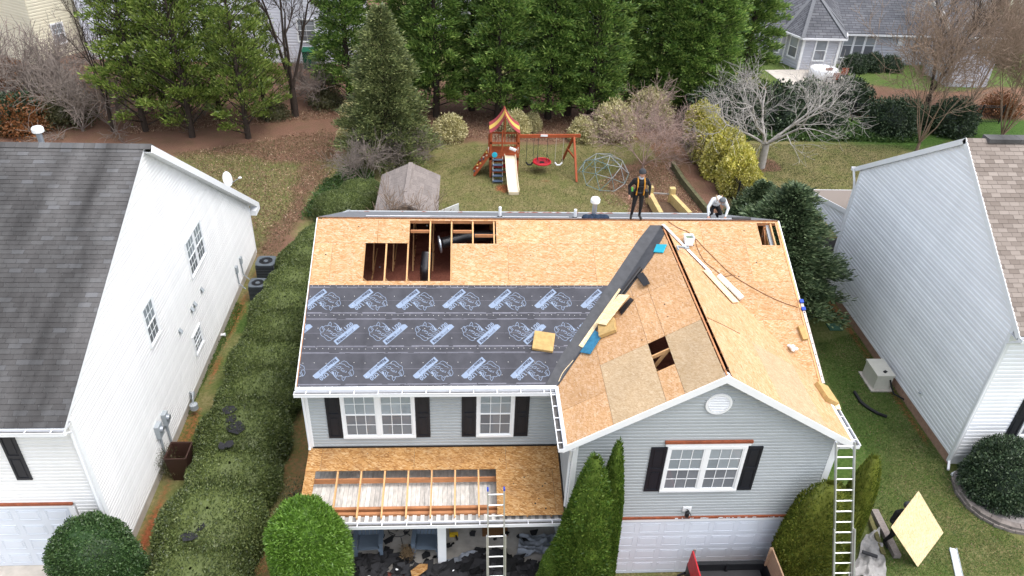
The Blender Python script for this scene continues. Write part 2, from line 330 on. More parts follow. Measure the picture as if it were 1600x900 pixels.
def window(parent, P, U, N, w, h, twin=1, cols=3, rows=2, casing=.07, blind=None, lower=None, label=None, mull=.10):
    """double-hung unit; P bottom centre on the wall face"""
    P, U, N = V3(P), V3(U), V3(N); Z = V3((0, 0, 1)); mb = MB()
    W = w/2
    B = lambda m, u, v, n: m.obox(P, U, Z, N, u, v, n)
    B(mb, (-W-casing, W+casing), (-casing, 0), (.02, .085)); B(mb, (-W-casing, W+casing), (h, h+casing), (.02, .08))
    B(mb, (-W-casing, -W), (0, h), (.02, .078)); B(mb, (W, W+casing), (0, h), (.02, .078))
    sw = (w-mull*(twin-1))/twin
    for k in range(1, twin): c = -W+k*sw+(k-.5)*mull; B(mb, (c-mull/2, c+mull/2), (0, h), (.02, .074))
    win = mb.build('window', m_white, parent)
    if label: win['label'] = label
    for k in range(twin):
        u0 = -W+k*(sw+mull); u1 = u0+sw
        B(MB(), (u0, u1), (0, h), (.027, .030)).build('blind', blind or m_blind, win)
        for s_, (v0, v1, nz) in enumerate(((0, h/2+.02, .04), (h/2-.02, h, .052))):
            r = .035; mb = MB(); n = (nz-.012, nz+.016)
            B(mb, (u0, u1), (v0, v0+r), n); B(mb, (u0, u1), (v1-r, v1), n); B(mb, (u0, u0+r), (v0+r, v1-r), n); B(mb, (u1-r, u1), (v0+r, v1-r), n)
            iw = (u1-u0-2*r); ih = (v1-v0-2*r)
            for i in range(1, cols): c = u0+r+iw*i/cols; B(mb, (c-.008, c+.008), (v0+r, v1-r), (nz-.004, nz+.008))
            for j in range(1, rows): c = v0+r+ih*j/rows; B(mb, (u0+r, u1-r), (c-.008, c+.008), (nz-.003, nz+.0075))
            mb.build('sash', m_white, win)
            mat = (lower or m_glasss) if s_ == 0 else m_glass
            for i in range(cols):
                for j in range(rows):
                    a, b, c, d = u0+r+iw*i/cols+.006, u0+r+iw*(i+1)/cols-.006, v0+r+ih*j/rows+.006, v0+r+ih*(j+1)/rows-.006
                    MB().poly([P+U*x+Z*y+N*nz for x, y in ((a, c), (b, c), (b, d), (a, d))]).build('pane', mat, win)
    return win
def shutter(parent, P, U, N, w, h):
    P, U, N = V3(P), V3(U), V3(N); Z = V3((0, 0, 1)); mb = MB(); B = lambda u, v, n: mb.obox(P, U, Z, N, u, v, n)
    B((-w/2, w/2), (0, h), (.012, .03))
    for v0, v1 in ((.0, .07), (h*.48, h*.54), (h-.07, h)): B((-w/2, w/2), (v0, v1), (.0302, .045))
    for u0, u1 in ((-w/2, -w/2+.055), (w/2-.055, w/2)): B((u0, u1), (.07, h-.07), (.0302, .0445))
    for v0, v1 in ((.11, h*.44), (h*.58, h-.11)): B((-w/2+.09, w/2-.09), (v0, v1), (.0302, .04))
    return mb.build('shutter', m_shutter, parent)
def gutter(parent, A, B, out, n, size=.115, mat=None):
    """open trough hung along A-B (roof edge), out = outward horizontal"""
    A, B, out = V3(A), V3(B), V3(out); d = (B-A); L_ = d.length; d /= L_; Z = V3((0, 0, 1)); mb = MB()
    q = lambda o, z: mb.obox(A, d, out, Z, (0, L_), o, z)
    q((.0, .006), (-.11, .0)); q((.006, size), (-.11, -.104)); q((size-.006, size), (-.104, .004)); q((size, size+.014), (-.006, .008))
    for u in (0, L_-.006): mb.obox(A, d, out, Z, (u, u+.006), (.006, size-.006), (-.104, 0))
    g = mb.build('gutter', mat or m_whitemet, parent)
    MB().obox(A, d, out, Z, (.01, L_-.01), (.008, size-.008), (-.1035, -.07)).build('gutter_fill', m_gut_in, g)  # dark strip filling the bottom of the trough
    for i in range(n):
        u = L_*(i+.5)/n; MB().obox(A, d, out, Z, (u-.012, u+.012), (.0, size), (-.006, .0045)).build('gutter_strap', m_whitemet, g)
    return g
class Plane:
    def __init__(s, O, U, V): s.O = V3(O); s.U = V3(U).normalized(); s.V = V3(V).normalized(); s.N = s.U.cross(s.V); s.N.normalize(); s.N = s.N if s.N.z > 0 else -s.N
    def at(s, u, v, h=0): return s.O+s.U*u+s.V*v+s.N*h
    def px(s, x, y): p = onplane(x, y, s.O, s.N)-s.O; return (p.dot(s.U), p.dot(s.V))
    def uv(s, P): p = V3(P)-s.O; return (p.dot(s.U), p.dot(s.V))
def clip(poly, region):
    """convex clip of 2-D polygons (either winding)"""
    area = sum(region[i][0]*region[(i+1) % len(region)][1]-region[(i+1) % len(region)][0]*region[i][1] for i in range(len(region)))
    if area < 0: region = region[::-1]
    for i in range(len(region)):
        a, b = region[i], region[(i+1) % len(region)]; out = []
        ins = lambda p: (b[0]-a[0])*(p[1]-a[1])-(b[1]-a[1])*(p[0]-a[0])
        for j in range(len(poly)):
            p, q = poly[j], poly[(j+1) % len(poly)]; dp, dq = ins(p), ins(q)
            if dp >= 0: out.append(p)
            if dp*dq < 0: t = dp/(dp-dq); out.append((p[0]+t*(q[0]-p[0]), p[1]+t*(q[1]-p[1])))
        poly = out
        if len(poly) < 3: return []
    return poly
def cut(rects, hole):
    out = []
    for a, b, c, d in rects:
        e, f, g, h = hole
        if e >= b or f <= a or g >= d or h <= c: out.append((a, b, c, d)); continue
        if e > a: out.append((a, e, c, d))
        if f < b: out.append((f, b, c, d))
        m0, m1 = max(a, e), min(b, f)
        if g > c: out.append((m0, m1, c, g))
        if h < d: out.append((m0, m1, h, d))
    return out
def panels(parent, pl, region, rows, width, holes, mat, name='sheathing_panel', h0=0, h1=.0125, off=0, gap=.0055, matf=None):
    us = [p[0] for p in region]; u0, u1 = min(us), max(us)
    for r in range(len(rows)-1):
        u = u0-((r*.5+off) % 1)*width
        while u < u1:
            rects = [(u+gap/2, u+width-gap/2, rows[r]+gap/2, rows[r+1]-gap/2)]
            for hh in holes: rects = cut(rects, hh)
            for (a, b, c, d) in rects:
                if b-a < .02 or d-c < .02: continue
                poly = clip([(a, c), (b, c), (b, d), (a, d)], region)
                if len(poly) >= 3:
                    jit = random.uniform(0, .0012)
                    MB().prism([pl.at(x, y, h0) for x, y in poly], pl.N*(h1-h0+jit)).build(name, matf(((a+b)/2, (c+d)/2)) if matf else mat, parent)
            u += width
def shingles(parent, pl, u0, u1, v1, tab, expo, mat, visible, limit=300, h=.013):
    """three-tab courses; visible(u,v) says which tabs the photo shows, the largest become parts, the others one part"""
    def tabbox(mb, p, a, b):
        U, V, N = pl.U, pl.V, pl.N; q = lambda u, v, n: p+U*u+V*v+N*n; n = len(mb.v); e = expo*1.1
        mb.v += [tuple(x) for x in (q(a, 0, 0), q(b, 0, 0), q(b, e, -.004), q(a, e, -.004), q(a, 0, h), q(b, 0, h), q(b, e, .0), q(a, e, .0))]
        mb.f += [tuple(n+i for i in f) for f in ((3, 2, 1, 0), (4, 5, 6, 7), (0, 1, 5, 4), (1, 2, 6, 5), (2, 3, 7, 6), (3, 0, 4, 7))]; return mb
    me = tabbox(MB(), V3((0, 0, 0)), .004, tab-.004).mesh('shingle', mat)
    cells = []; part = []; r = 0; v = 0
    while v < v1:
        u = u0-(r % 3)*tab/3-tab
        while u < u1:
            if u >= u0 and u+tab <= u1: cells.append((u, v, r))
            elif u+tab > u0: part.append((max(u, u0), min(u+tab, u1), v))
            u += tab
        v += expo; r += 1
    vis = sorted([c for c in cells if visible(*c[:2])], key=lambda c: (pl.at(c[0], c[1])-CAM).length)
    near = set(vis[:limit]); big = MB(); tilt = lambda u, v: pl.at(u, v, .004+random.uniform(0, .004))
    for c in cells:
        p = tilt(c[0], c[1])
        if c in near:
            o = bpy.data.objects.new('shingle', me); C.objects.link(o); o.parent = parent
            o.matrix_parent_inverse = WORLD_INV[parent.name]; o.location = p
        else: tabbox(big, p, .004, tab-.004)
    for a, b, v in part:
        if b-a > .02: tabbox(big, pl.at(a, v, .004), .004, b-a-.002)
    stuff(big.build('shingle_field', mat, parent))
# ================================================================ the house being re-roofed
XL, XR, XW, XC = -4.12, 9.26, 2.36, 5.81
YE, ZE, YW, YR, ZR, ZP, X3 = 14.81, 5.043, 12.76, 19.69, 7.209, 7.141, 9.29
KM = (ZR-ZE)/(YR-YE); KW = (ZP-ZE)/(XC-XW)
WFY, LFY, LWX, RWX = 12.98, 15.08, -4.05, 9.04           # wall faces
house = thing('house', 'grey sided house with its roof stripped to bare sheathing and black underlayment', 'house', (2.6, 19.7, 0))
H_ = house
MF = Plane((0, YE, ZE), (1, 0, 0), (0, 1, KM)); KB = .495; ZB = ZR-KB*(YR-YE); MBk = Plane((0, 2*YR-YE, ZB), (1, 0, 0), (0, -1, KB))
WLp = Plane((XW, 0, ZE), (0, 1, 0), (1, 0, KW)); WRp = Plane((XR, 0, ZE), (0, 1, 0), (-1, 0, KW))
vm = lambda Y: (Y-YE)*math.hypot(1, KM)                  # slope distance on the main roof
vw = lambda dx: dx*math.hypot(1, KW)
YV = YE+(ZP-ZE)/KM                                       # where the wing ridge meets the main slope
VR = vm(YR); VB = (YR-YE)*math.hypot(1, KB)
# ---- walls (backing) with lapped siding
def wallbox(a, b, mat=m_sidegrey, name='wall'): return MB().box(a, b).build(name, mat, H_)
w_lf = wallbox((LWX, LFY, .0), (XW+.26, LFY+.1, 4.98)); w_lg = MB().prism([(LWX, LFY+.1, 0), (LWX, 24.3, 0), (LWX, 24.3, 5.0), (LWX, YR, 7.08), (LWX, LFY+.1, 5.03)], (.1, 0, 0)).build('wall', m_sidegrey, H_)
w_wf = MB().prism([(2.62, WFY, 0), (2.62, WFY, 5.03), (XC, WFY, 6.98), (9.0, WFY, 5.03), (9.0, WFY, 0)], (0, .1, 0)).build('wall', m_sidegrey, H_)
w_wl = wallbox((2.62, WFY+.1, 0), (2.72, LFY, 4.98)); w_rt = MB().prism([(RWX-.1, WFY+.1, 0), (RWX-.1, 24.3, 0), (RWX-.1, 24.3, 4.98), (RWX-.1, YR, 7.08), (RWX-.1, 15.2, 5.0), (RWX-.1, WFY+.1, 4.98)], (.1, 0, 0)).build('wall', m_sidegrey, H_)
w_bk = wallbox((LWX+.1, 24.2, 0), (RWX-.1, 24.3, 4.98))
siding(w_lf, (0, LFY, 0), (1, 0, 0), (0, -1, 0), .16, 4.98, lambda z: (LWX+.09, 2.6), .105, m_sidegrey)
gab = lambda z: (2.72, 8.9) if z < 4.95 else (max(2.72, XW+(z-ZE+.18)/KW), min(8.9, XR-(z-ZE+.18)/KW))
siding(w_wf, (0, WFY, 0), (1, 0, 0), (0, -1, 0), 2.27, 6.95, gab, .105, m_sidegrey)
siding(w_wl, (2.62, 0, 0), (0, -1, 0), (-1, 0, 0), .16, 4.9, lambda z: (-LFY+.03, -WFY-.09), .105, m_sidegrey)
siding(w_lg, (LWX, 0, 0), (0, -1, 0), (-1, 0, 0), .3, 6.9, lambda z: (-24.25, -LFY-.1) if z < 5 else (-24.25+(z-5)/KM, -LFY-.1-(z-5)/KM), .21, m_sidegrey)
siding(w_rt, (RWX, 0, 0), (0, 1, 0), (1, 0, 0), .3, 6.9, lambda z: (WFY+.1, 24.25) if z < 4.9 else (15.3+(z-5)/KM, 24.25-(z-5)/KM), .21, m_sidegrey)
cb = lambda a, b: MB().box(a, b).build('corner_board', m_white, H_)
cb((LWX-.02, LFY-.035, .15), (LWX+.09, LFY+.06, 4.95)); cb((2.6, WFY-.035, 0), (2.72, WFY+.09, 4.95)); cb((8.9, WFY-.035, 0), (RWX+.025, WFY+.09, 4.95))
# ---- roof trusses
def truss(x, Yf=YE+.05, name='truss'):
    mb = MB(); t = .040; dz = .06
    yb = 2*YR-Yf; zt = lambda Y: (ZE+KM*(Y-YE) if Y < YR else ZB+KB*(2*YR-YE-Y))
    for Ya, Yb in ((Yf+.3, YR-.06), (yb-.3, YR+.08)): mb.beam((x, Ya, zt(Ya)-dz), (x, Yb, zt(Yb)-dz), t, .09)
    mb.beam((x, Yf+.4, ZE+.0), (x, yb-.95, ZE+.0), t*.96, .089)
    for a, b in ((17.9, 16.9), (17.9, 19.3), (21.5, 20.1), (21.5, 22.6)): mb.beam((x+.001, a if a == b else b, ZE+.1), (x+.001, a, zt(a)-.12), t*.92, .07)
    return mb.build(name, m_lumber, H_)
for k in range(-2, 8): truss(-2.15+.605*k)
for x in (7.99, 8.59, 9.19-.15): truss(x)
for z, y0, x0, x1 in ((-.16, 19.33, -1.5, -.93), (-.16, 19.33, -.29, .29), (-.2, 19.2, .33, .92)):      # blocking between the trusses
    zz = ZE+KM*(y0-YE)-.05; MB().box((x0, y0-.02, zz-.06), (x1, y0+.03, zz+.02)).build('blocking', m_lumber_red, H_)
ridgeb = MB().box((XL+.1, YR-.018, ZR-.16), (X3-.05, YR+.018, ZR-.03)).build('ridge_board', m_lumber_red, H_)
# ---- attic
gx2 = np.arange(LWX+.15, RWX-.15, .12); gy2 = np.arange(15.35, 24.0, .12); A, B_ = np.meshgrid(gx2, gy2)
zz = 5.1+.05*fbm(A, B_, 2.5, 5)+.03*rng.normal(size=A.shape)
zz = np.minimum(zz, np.minimum(ZE+KM*(B_-YE), ZE+KM*(2*YR-YE-B_))-.16)
ii = np.arange(A.size).reshape(A.shape)
place('insulation', rawmesh('insulation', np.stack([A.ravel(), B_.ravel(), zz.ravel()], 1), np.stack([ii[:-1, :-1].ravel(), ii[:-1, 1:].ravel(), ii[1:, 1:].ravel(), ii[1:, :-1].ravel()], 1), m_insul, True), H_)
wfl = MB().box((2.8, 13.1, 5.0), (8.9, 15.4, 5.06)).build('wing_insulation', m_insul, H_)
m_duct = M('black_flex_duct', (.012, .012, .014), .3, .3, 12, .6, 60, spec=.6)
def duct(path, r, name='flex_duct'):
    pts = []; rr = []
    for i in range(len(path)-1):
        a, b = V3(path[i]), V3(path[i+1]); n = max(3, int((b-a).length/.045))
        for j in range(n): pts.append(a.lerp(b, j/n)); rr.append(r*(1 if j % 2 else .93))
    pts.append(V3(path[-1])); rr.append(r); return MB().tube(pts, rr, 12).build(name, m_duct, H_, True)
duct([(-1.1, 18.9, 5.35), (-1.1, 18.95, 5.9), (-1.05, 19.3, 6.3)], .16); duct([(-.62, 19.75, 6.35), (.1, 19.9, 6.5), (1.1, 19.95, 6.52), (1.9, 20.0, 6.4)], .17)
MB().lathe([(.17, 0), (.26, .01), (.26, .05), (.17, .06)], (-.72, 19.7, 6.33), 20, (1, .2, .1)).build('duct_collar', m_galv, H_)
plen = MB().box((-1.42, 18.05, 5.1), (-.72, 18.75, 5.42)).build('air_plenum', m_insul, H_); MB().box((-1.46, 18.0, 5.38), (-.68, 18.06, 5.44)).build('plenum_edge', m_galv, H_)
# ---- roof sheathing
holeA, holeB, holeC = (-2.75, -1.535, 3.19, 4.45), (-1.535, -.31, 3.19, 5.25), (-.31, .935, 4.45, 5.25)
holeR = (8.62, 9.17, 4.45, 5.25)
regL = [(XL, 0), (XW, 0), (XC, vm(YV)), (XC, VR-.05), (XL, VR-.05)]
regR = [(XC, vm(YV)), (XR, 0.0), (X3, 0), (X3, VR-.05), (XC, VR-.05)]
rowsM = [0, .75, 1.97, 3.19, 4.45, VR-.05]
panels(H_, MF, regL, rowsM, 2.44, [holeA, holeB, holeC], m_osb, off=.3)
panels(H_, MF, regR, rowsM, 2.44, [holeR], m_osb, off=.55)
MB().prism([MF.at(XL-.02, 0, -.02), MF.at(XL-.02, VR, -.02), MF.at(XL-.02, VR, .02), MF.at(XL-.02, 0, .02)], (.02, 0, 0)).build('rake_edge', m_lumber_red, H_)
rk = MB().prism([MF.at(XL-.05, -.02, -.15), MF.at(XL-.05, VR, -.15), MF.at(XL-.05, VR, .0), MF.at(XL-.05, -.02, .0)], (.03, 0, 0)).build('rake_trim', m_white, H_)
rkr = MB().prism([MF.at(X3, 0, -.15), MF.at(X3, VR, -.15), MF.at(X3, VR, .004), MF.at(X3, 0, .004)], (.035, 0, 0)).build('rake_trim', m_white, H_)
MB().prism([MF.at(X3-.07, .0, .0135), MF.at(X3-.07, VR-.05, .0135), MF.at(X3-.07, VR-.05, .03), MF.at(X3-.07, .0, .03)], (.05, 0, 0)).build('rake_edge', m_lumber, H_)
gt = MB()                                                       # gable framing seen through the corner opening
for (y0, z0, y1, z1) in ((18.2, 5.3, 19.6, 6.95), (19.3, 5.3, 18.75, 6.7), (19.6, 5.3, 19.6, 7.05)): gt.beam((8.9, y0, z0), (8.9, y1, z1), .04, .09)
gt.build('gable_stud', m_lumber_red, H_)
MB().prism([(RWX-.125, 15.6, 5.1), (RWX-.125, 23.5, 5.1), (RWX-.125, YR, 7.0)], (.02, 0, 0)).build('gable_sheathing', m_osbo, H_)
# back slope keeps its old shingles, ridge slot left open
m_oldsh = M('old_grey_shingle', (.15, .155, .165), .85, .35, 6, .3, 60, stretch=(1, 6, 6))
MB().prism([MBk.at(XL, 0, 0), MBk.at(X3, 0, 0), MBk.at(X3, VB-.04, 0), MBk.at(XL, VB-.04, 0)], MBk.N*.0125).build('back_sheathing', m_osb, H_)
for k in range(9):
    v0 = VB-.10-.143*(k+1); u = XL-.02+(k % 3)*.33-1
    while u < X3:
        a, b = max(u, XL-.03), min(u+.998, X3+.02)
        if b-a > .05: MB().prism([MBk.at(a, v0, .014+.001*(k % 2)), MBk.at(b, v0, .014+.001*(k % 2)), MBk.at(b, v0+.16, .0135), MBk.at(a, v0+.16, .0135)], MBk.N*.006).build('old_shingle', m_oldsh, H_)
        u += 1.0
MB().prism([MBk.at(XL, 0, .0135), MBk.at(X3, 0, .0135), MBk.at(X3, VB-.10-.143*9-.005, .0135), MBk.at(XL, VB-.10-.143*9-.005, .0135)], MBk.N*.006).build('old_shingle_field', m_oldsh, H_)
MB().prism([MBk.at(XL, VB-.10, .013), MBk.at(X3, VB-.10, .013), MBk.at(X3, VB-.03, .013), MBk.at(XL, VB-.03, .013)], MBk.N*.004).build('ridge_edge', m_brown, H_)
MB().box((XL-.1, 2*YR-YE-.02, ZB-.16), (X3+.05, 2*YR-YE+.01, ZB-.02)).build('fascia', m_white, H_)
for i, (x0, x1, v) in enumerate(((-2.2, 3.2, 4.2), (3.4, 8.3, 4.55), (-2.9, -1.0, 4.35))):                # loose white edge metal along the back
    MB().prism([MBk.at(x0, v, .022), MBk.at(x1, v+.06, .022), MBk.at(x1, v+.2, .022), MBk.at(x0, v+.14, .022)], MBk.N*.012).build('metal_strip', m_whitemet, H_)
# wing slopes
YVL = lambda dx: YE+KW*dx/KM
regWL = [(YW, 0), (YE, 0), (YV, vw(XC-XW-.05)), (YW, vw(XC-XW-.05))]
h1 = (13.78, 14.87, vw(4.56-XW), vw(4.93-XW)); slot = vw(XC-XW-.05)
pale = lambda c: m_osbw
P2 = vw(3.43-XW); P3 = vw(4.55-XW); P4 = vw(4.94-XW)
rowsW = [0, P2, P3, P4, slot]
def wl_mat(c):
    y, v = c
    if y < 14.88 and (P2 < v < P3 or v > P4): return m_osbp
    return m_osbw
colsW = [YW, 13.78, 14.88, 16.82, 18.7, 19.6]
for r in range(4):
    cs = [YW, 14.88, 16.82, 19.6] if r != 2 else [YW, 13.78, 14.88, 16.82, 19.6]
    if r == 0: cs = [YW, 13.9, 19.6]
    for a, b in zip(cs[:-1], cs[1:]):
        if r == 2 and abs(a-13.78) < .01: continue
        poly = clip([(a+.004, rowsW[r]+.004), (b-.004, rowsW[r]+.004), (b-.004, rowsW[r+1]-.004), (a+.004, rowsW[r+1]-.004)], regWL)
        if len(poly) > 2: MB().prism([WLp.at(x, y) for x, y in poly], WLp.N*(.0125+random.uniform(0, .001))).build('sheathing_panel', wl_mat(((a+b)/2, (rowsW[r]+rowsW[r+1])/2)), H_)
slotR = vw(XR-XC-.10)
regWR = [(YW, 0), (YE, 0), (YV, slotR), (YW, slotR)]
for a, b, c, d, mt in ((YW, 15.0, 0, vw(.8), m_osbw), (YW, 15.05, vw(.8), vw(2.02), m_osbp), (YW, 15.2, vw(2.02), slotR, m_osbw), (15.0, 19.6, 0, vw(.8), m_osbw), (15.05, 19.6, vw(.8), vw(2.02), m_osbw), (15.2, 17.6, vw(2.02), slotR, m_osbw), (17.6, 19.6, vw(2.02), slotR, m_osbw)):
    poly = clip([(a+.0015, c+.0015), (b-.0015, c+.0015), (b-.0015, d-.0015), (a+.0015, d-.0015)], regWR)
    if len(poly) > 2: MB().prism([WRp.at(x, y) for x, y in poly], WRp.N*(.0125+random.uniform(0, .001))).build('sheathing_panel', mt, H_)
MB().box((XC-.03, YW+.05, ZP-.2), (XC+.01, YV-.1, ZP-.012)).build('ridge_board', m_lumber_red, H_)
for k in range(11):
    y = 13.2+.61*k
    top = XC
    mb = MB()
    if y < YV-.2:
        lo = max(XW+.3, XW+(y-YE)*KM/KW+.1)
        mb.beam((lo, y, ZE+KW*(lo-XW)-.062), (XC, y, ZP-.062), .04, .09); lo2 = XR-(lo-XW)
        mb.beam((lo2, y, ZE+KW*(lo-XW)-.062), (XC+.16, y, ZP-.062-.16*KW), .04, .09)
        if y < 15: mb.beam((4.2, y+.001, 5.1), (4.9, y+.001, 6.5), .038, .08); mb.beam((2.9, y, 5.09), (8.8, y, 5.09), .036, .085); mb.beam((5.6, y-.001, 5.1), (4.4, y-.001, 6.2), .038, .08)
        mb.build('truss', m_lumber, H_)
# wing rake trim and soffit returns
for s, x0 in ((1, XW), (-1, XR)):
    a = V3((x0-s*.04, YW-.02, ZE-.02)); b = V3((XC, YW-.02, ZP-.01+.02))
    MB().prism([a, b, b-V3((0, 0, .21)), a-V3((0, 0, .19))], (0, .03, 0)).build('rake_trim', m_white, H_)
    a = V3((x0+s*.3, WFY-.028, ZE+KW*.3-.03)); b = V3((XC, WFY-.028, ZP-.04))
    MB().prism([a-V3((0, 0, .08)), b-V3((0, 0, .08)), b-V3((0, 0, .24)), a-V3((0, 0, .24))], (0, .012, 0)).build('frieze_board', m_white, H_)
    MB().prism([V3((x0, YW+.01, ZE-.03)), V3((XC, YW+.01, ZP-.03)), V3((XC, WFY-.03, ZP-.03)), V3((x0, WFY-.03, ZE-.03))], (0, 0, -.01)).build('rake_soffit', m_white, H_)
# ---- underlayment, three courses with their print
ul_m, nt, bs, N, L = newmat('printed_underlayment'); vec = coords(nt)
base = scalecol(nt, (.058, .058, .067), maprange(nt, noise(nt, vec, 1.8, 5), .3, .7, .8, 1.25))
L.new(base, bs.inputs['Base Color']); bs.inputs['Roughness'].default_value = .75; bs.inputs['Specular IOR Level'].default_value = .15
wr = N.new('ShaderNodeTexWave'); wr.inputs['Scale'].default_value = .9; wr.inputs['Distortion'].default_value = 9; wr.inputs['Detail'].default_value = 3; L.new(vec, wr.inputs['Vector'])
addbump(nt, bs, wr.outputs[0], .22, .03)
m_ink = M('pale_blue_ink', (.21, .265, .36), .6, .06); m_inkd = M('dark_ink', (.035, .04, .06), .6); m_line = M('grey_ink', (.18, .18, .215), .6, .25, 9)
m_cap = M('white_cap_nail', (.55, .55, .53), .5)
vrow = [0, vm(15.79), vm(16.70), vm(17.60)]
def rib(mb, pts, w, h):
    for (x0, y0), (x1, y1) in zip(pts[:-1], pts[1:]):
        dx, dy = x1-x0, y1-y0; l = math.hypot(dx, dy)
        if l < 1e-6: continue
        nx_, ny_ = -dy/l*w/2, dx/l*w/2; ex, ey = dx/l*w*.3, dy/l*w*.3
        mb.poly([(x0-ex+nx_, y0-ey+ny_, h), (x0-ex-nx_, y0-ey-ny_, h), (x1+ex-nx_, y1+ey-ny_, h), (x1+ex+nx_, y1+ey+ny_, h)])
lz = lambda x, y: ((x-690)/972, -(y-470)/856)
def text_mesh(body, size, width, bold=0):
    cu = bpy.data.curves.new('txt', 'FONT'); cu.body = body; cu.size = size; cu.offset = bold; cu.resolution_u = 2
    o = bpy.data.objects.new('txt', cu); C.objects.link(o); bpy.context.view_layer.update()
    me = bpy.data.meshes.new_from_object(o.evaluated_get(bpy.context.evaluated_depsgraph_get()))
    vs = np.array([v.co[:] for v in me.vertices]); fs = [tuple(p.vertices) for p in me.polygons]
    bpy.data.objects.remove(o); bpy.data.curves.remove(cu); bpy.data.meshes.remove(me)
    vs[:, 0] -= vs[:, 0].min(); vs[:, 0] *= width/vs[:, 0].max(); return vs, fs
def logo_mesh():
    mb = MB(); P = lambda l: [lz(*p) for p in l]
    for l in ([(385, 290), (340, 280), (270, 310), (250, 295), (215, 325), (200, 370), (215, 420), (240, 445), (230, 480), (250, 530), (330, 570), (400, 640), (460, 665), (510, 645), (545, 605), (620, 570), (690, 555), (770, 520), (815, 470), (815, 430), (780, 400), (720, 355)],
              [(385, 290), (395, 255), (435, 185), (470, 220), (475, 270), (460, 290), (500, 315), (545, 310)], [(400, 285), (430, 265), (445, 280)],
              [(320, 500), (350, 525), (390, 530), (460, 585), (540, 595), (560, 600)], [(245, 300), (262, 350), (300, 400), (290, 440), (240, 445)], [(275, 320), (330, 380), (310, 395)],
              [(375, 420), (390, 385), (420, 400), (475, 405)], [(420, 430), (470, 420), (520, 440), (500, 490), (460, 470)], [(540, 300), (575, 300), (600, 350), (590, 385), (560, 380)],
              [(600, 385), (640, 430), (700, 430), (745, 400)], [(520, 520), (560, 475), (640, 510), (620, 540), (520, 520)], [(640, 470), (720, 470), (770, 440)], [(650, 535), (700, 515), (790, 480)]):
        rib(mb, P(l), .0115, .001)
    horn = [(500, 200), (570, 215), (650, 275), (715, 350), (745, 400), (690, 405), (665, 330), (620, 270), (560, 225)]
    for a, b, c in ((0, 1, 8), (1, 2, 7), (1, 7, 8), (2, 3, 6), (2, 6, 7), (3, 4, 5), (3, 5, 6)): mb.poly([(*lz(*horn[i]), .001) for i in (a, b, c)])
    rib(mb, P([(610, 290), (640, 340), (650, 385)]), .02, .0012)
    mb.poly([(*lz(*p), .0012) for p in ((570, 670), (1050, 250), (1120, 245), (1190, 310), (670, 770))][::-1])
    nink = len(mb.f)
    ang = math.atan2((725-330)/856, (1150-690)/972); ca, sa = math.cos(ang), math.sin(ang)
    def addtext(vs, fs, org, h):
        n = len(mb.v); mb.v += [(org[0]+x*ca-y*sa, org[1]+x*sa+y*ca, h) for x, y, _ in vs]; mb.f += [tuple(i+n for i in f) for f in fs]
    vs, fs = text_mesh('U20', .155, .24, .004); addtext(vs, fs, lz(868, 395), .001); nink2 = len(mb.f)
    vs, fs = text_mesh('Rhino', .115, .27, .006); addtext(vs, fs, lz(690, 722), .0024)
    vs, fs = text_mesh('Roof', .115, .25, -.0005); o = lz(690, 722); addtext(vs, fs, (o[0]+.29*ca, o[1]+.29*sa), .0024)
    me = mb.mesh('printed_logo', m_ink); me.materials.append(m_inkd)
    for i, p in enumerate(me.polygons): p.material_index = 1 if i >= nink2 else 0
    return me
logo = logo_mesh()
bas = Matrix((( 1, 0, 0), (0, MF.V.y, MF.N.y), (0, MF.V.z, MF.N.z))).to_4x4()
rows_px = [(577, [446, 522, 600, 677, 752, 828], True), (521, [456, 530, 606, 679, 752, 824, 896], False), (469, [503, 575.5, 649, 721, 792.5, 863.5, 935], True)]
strips = []
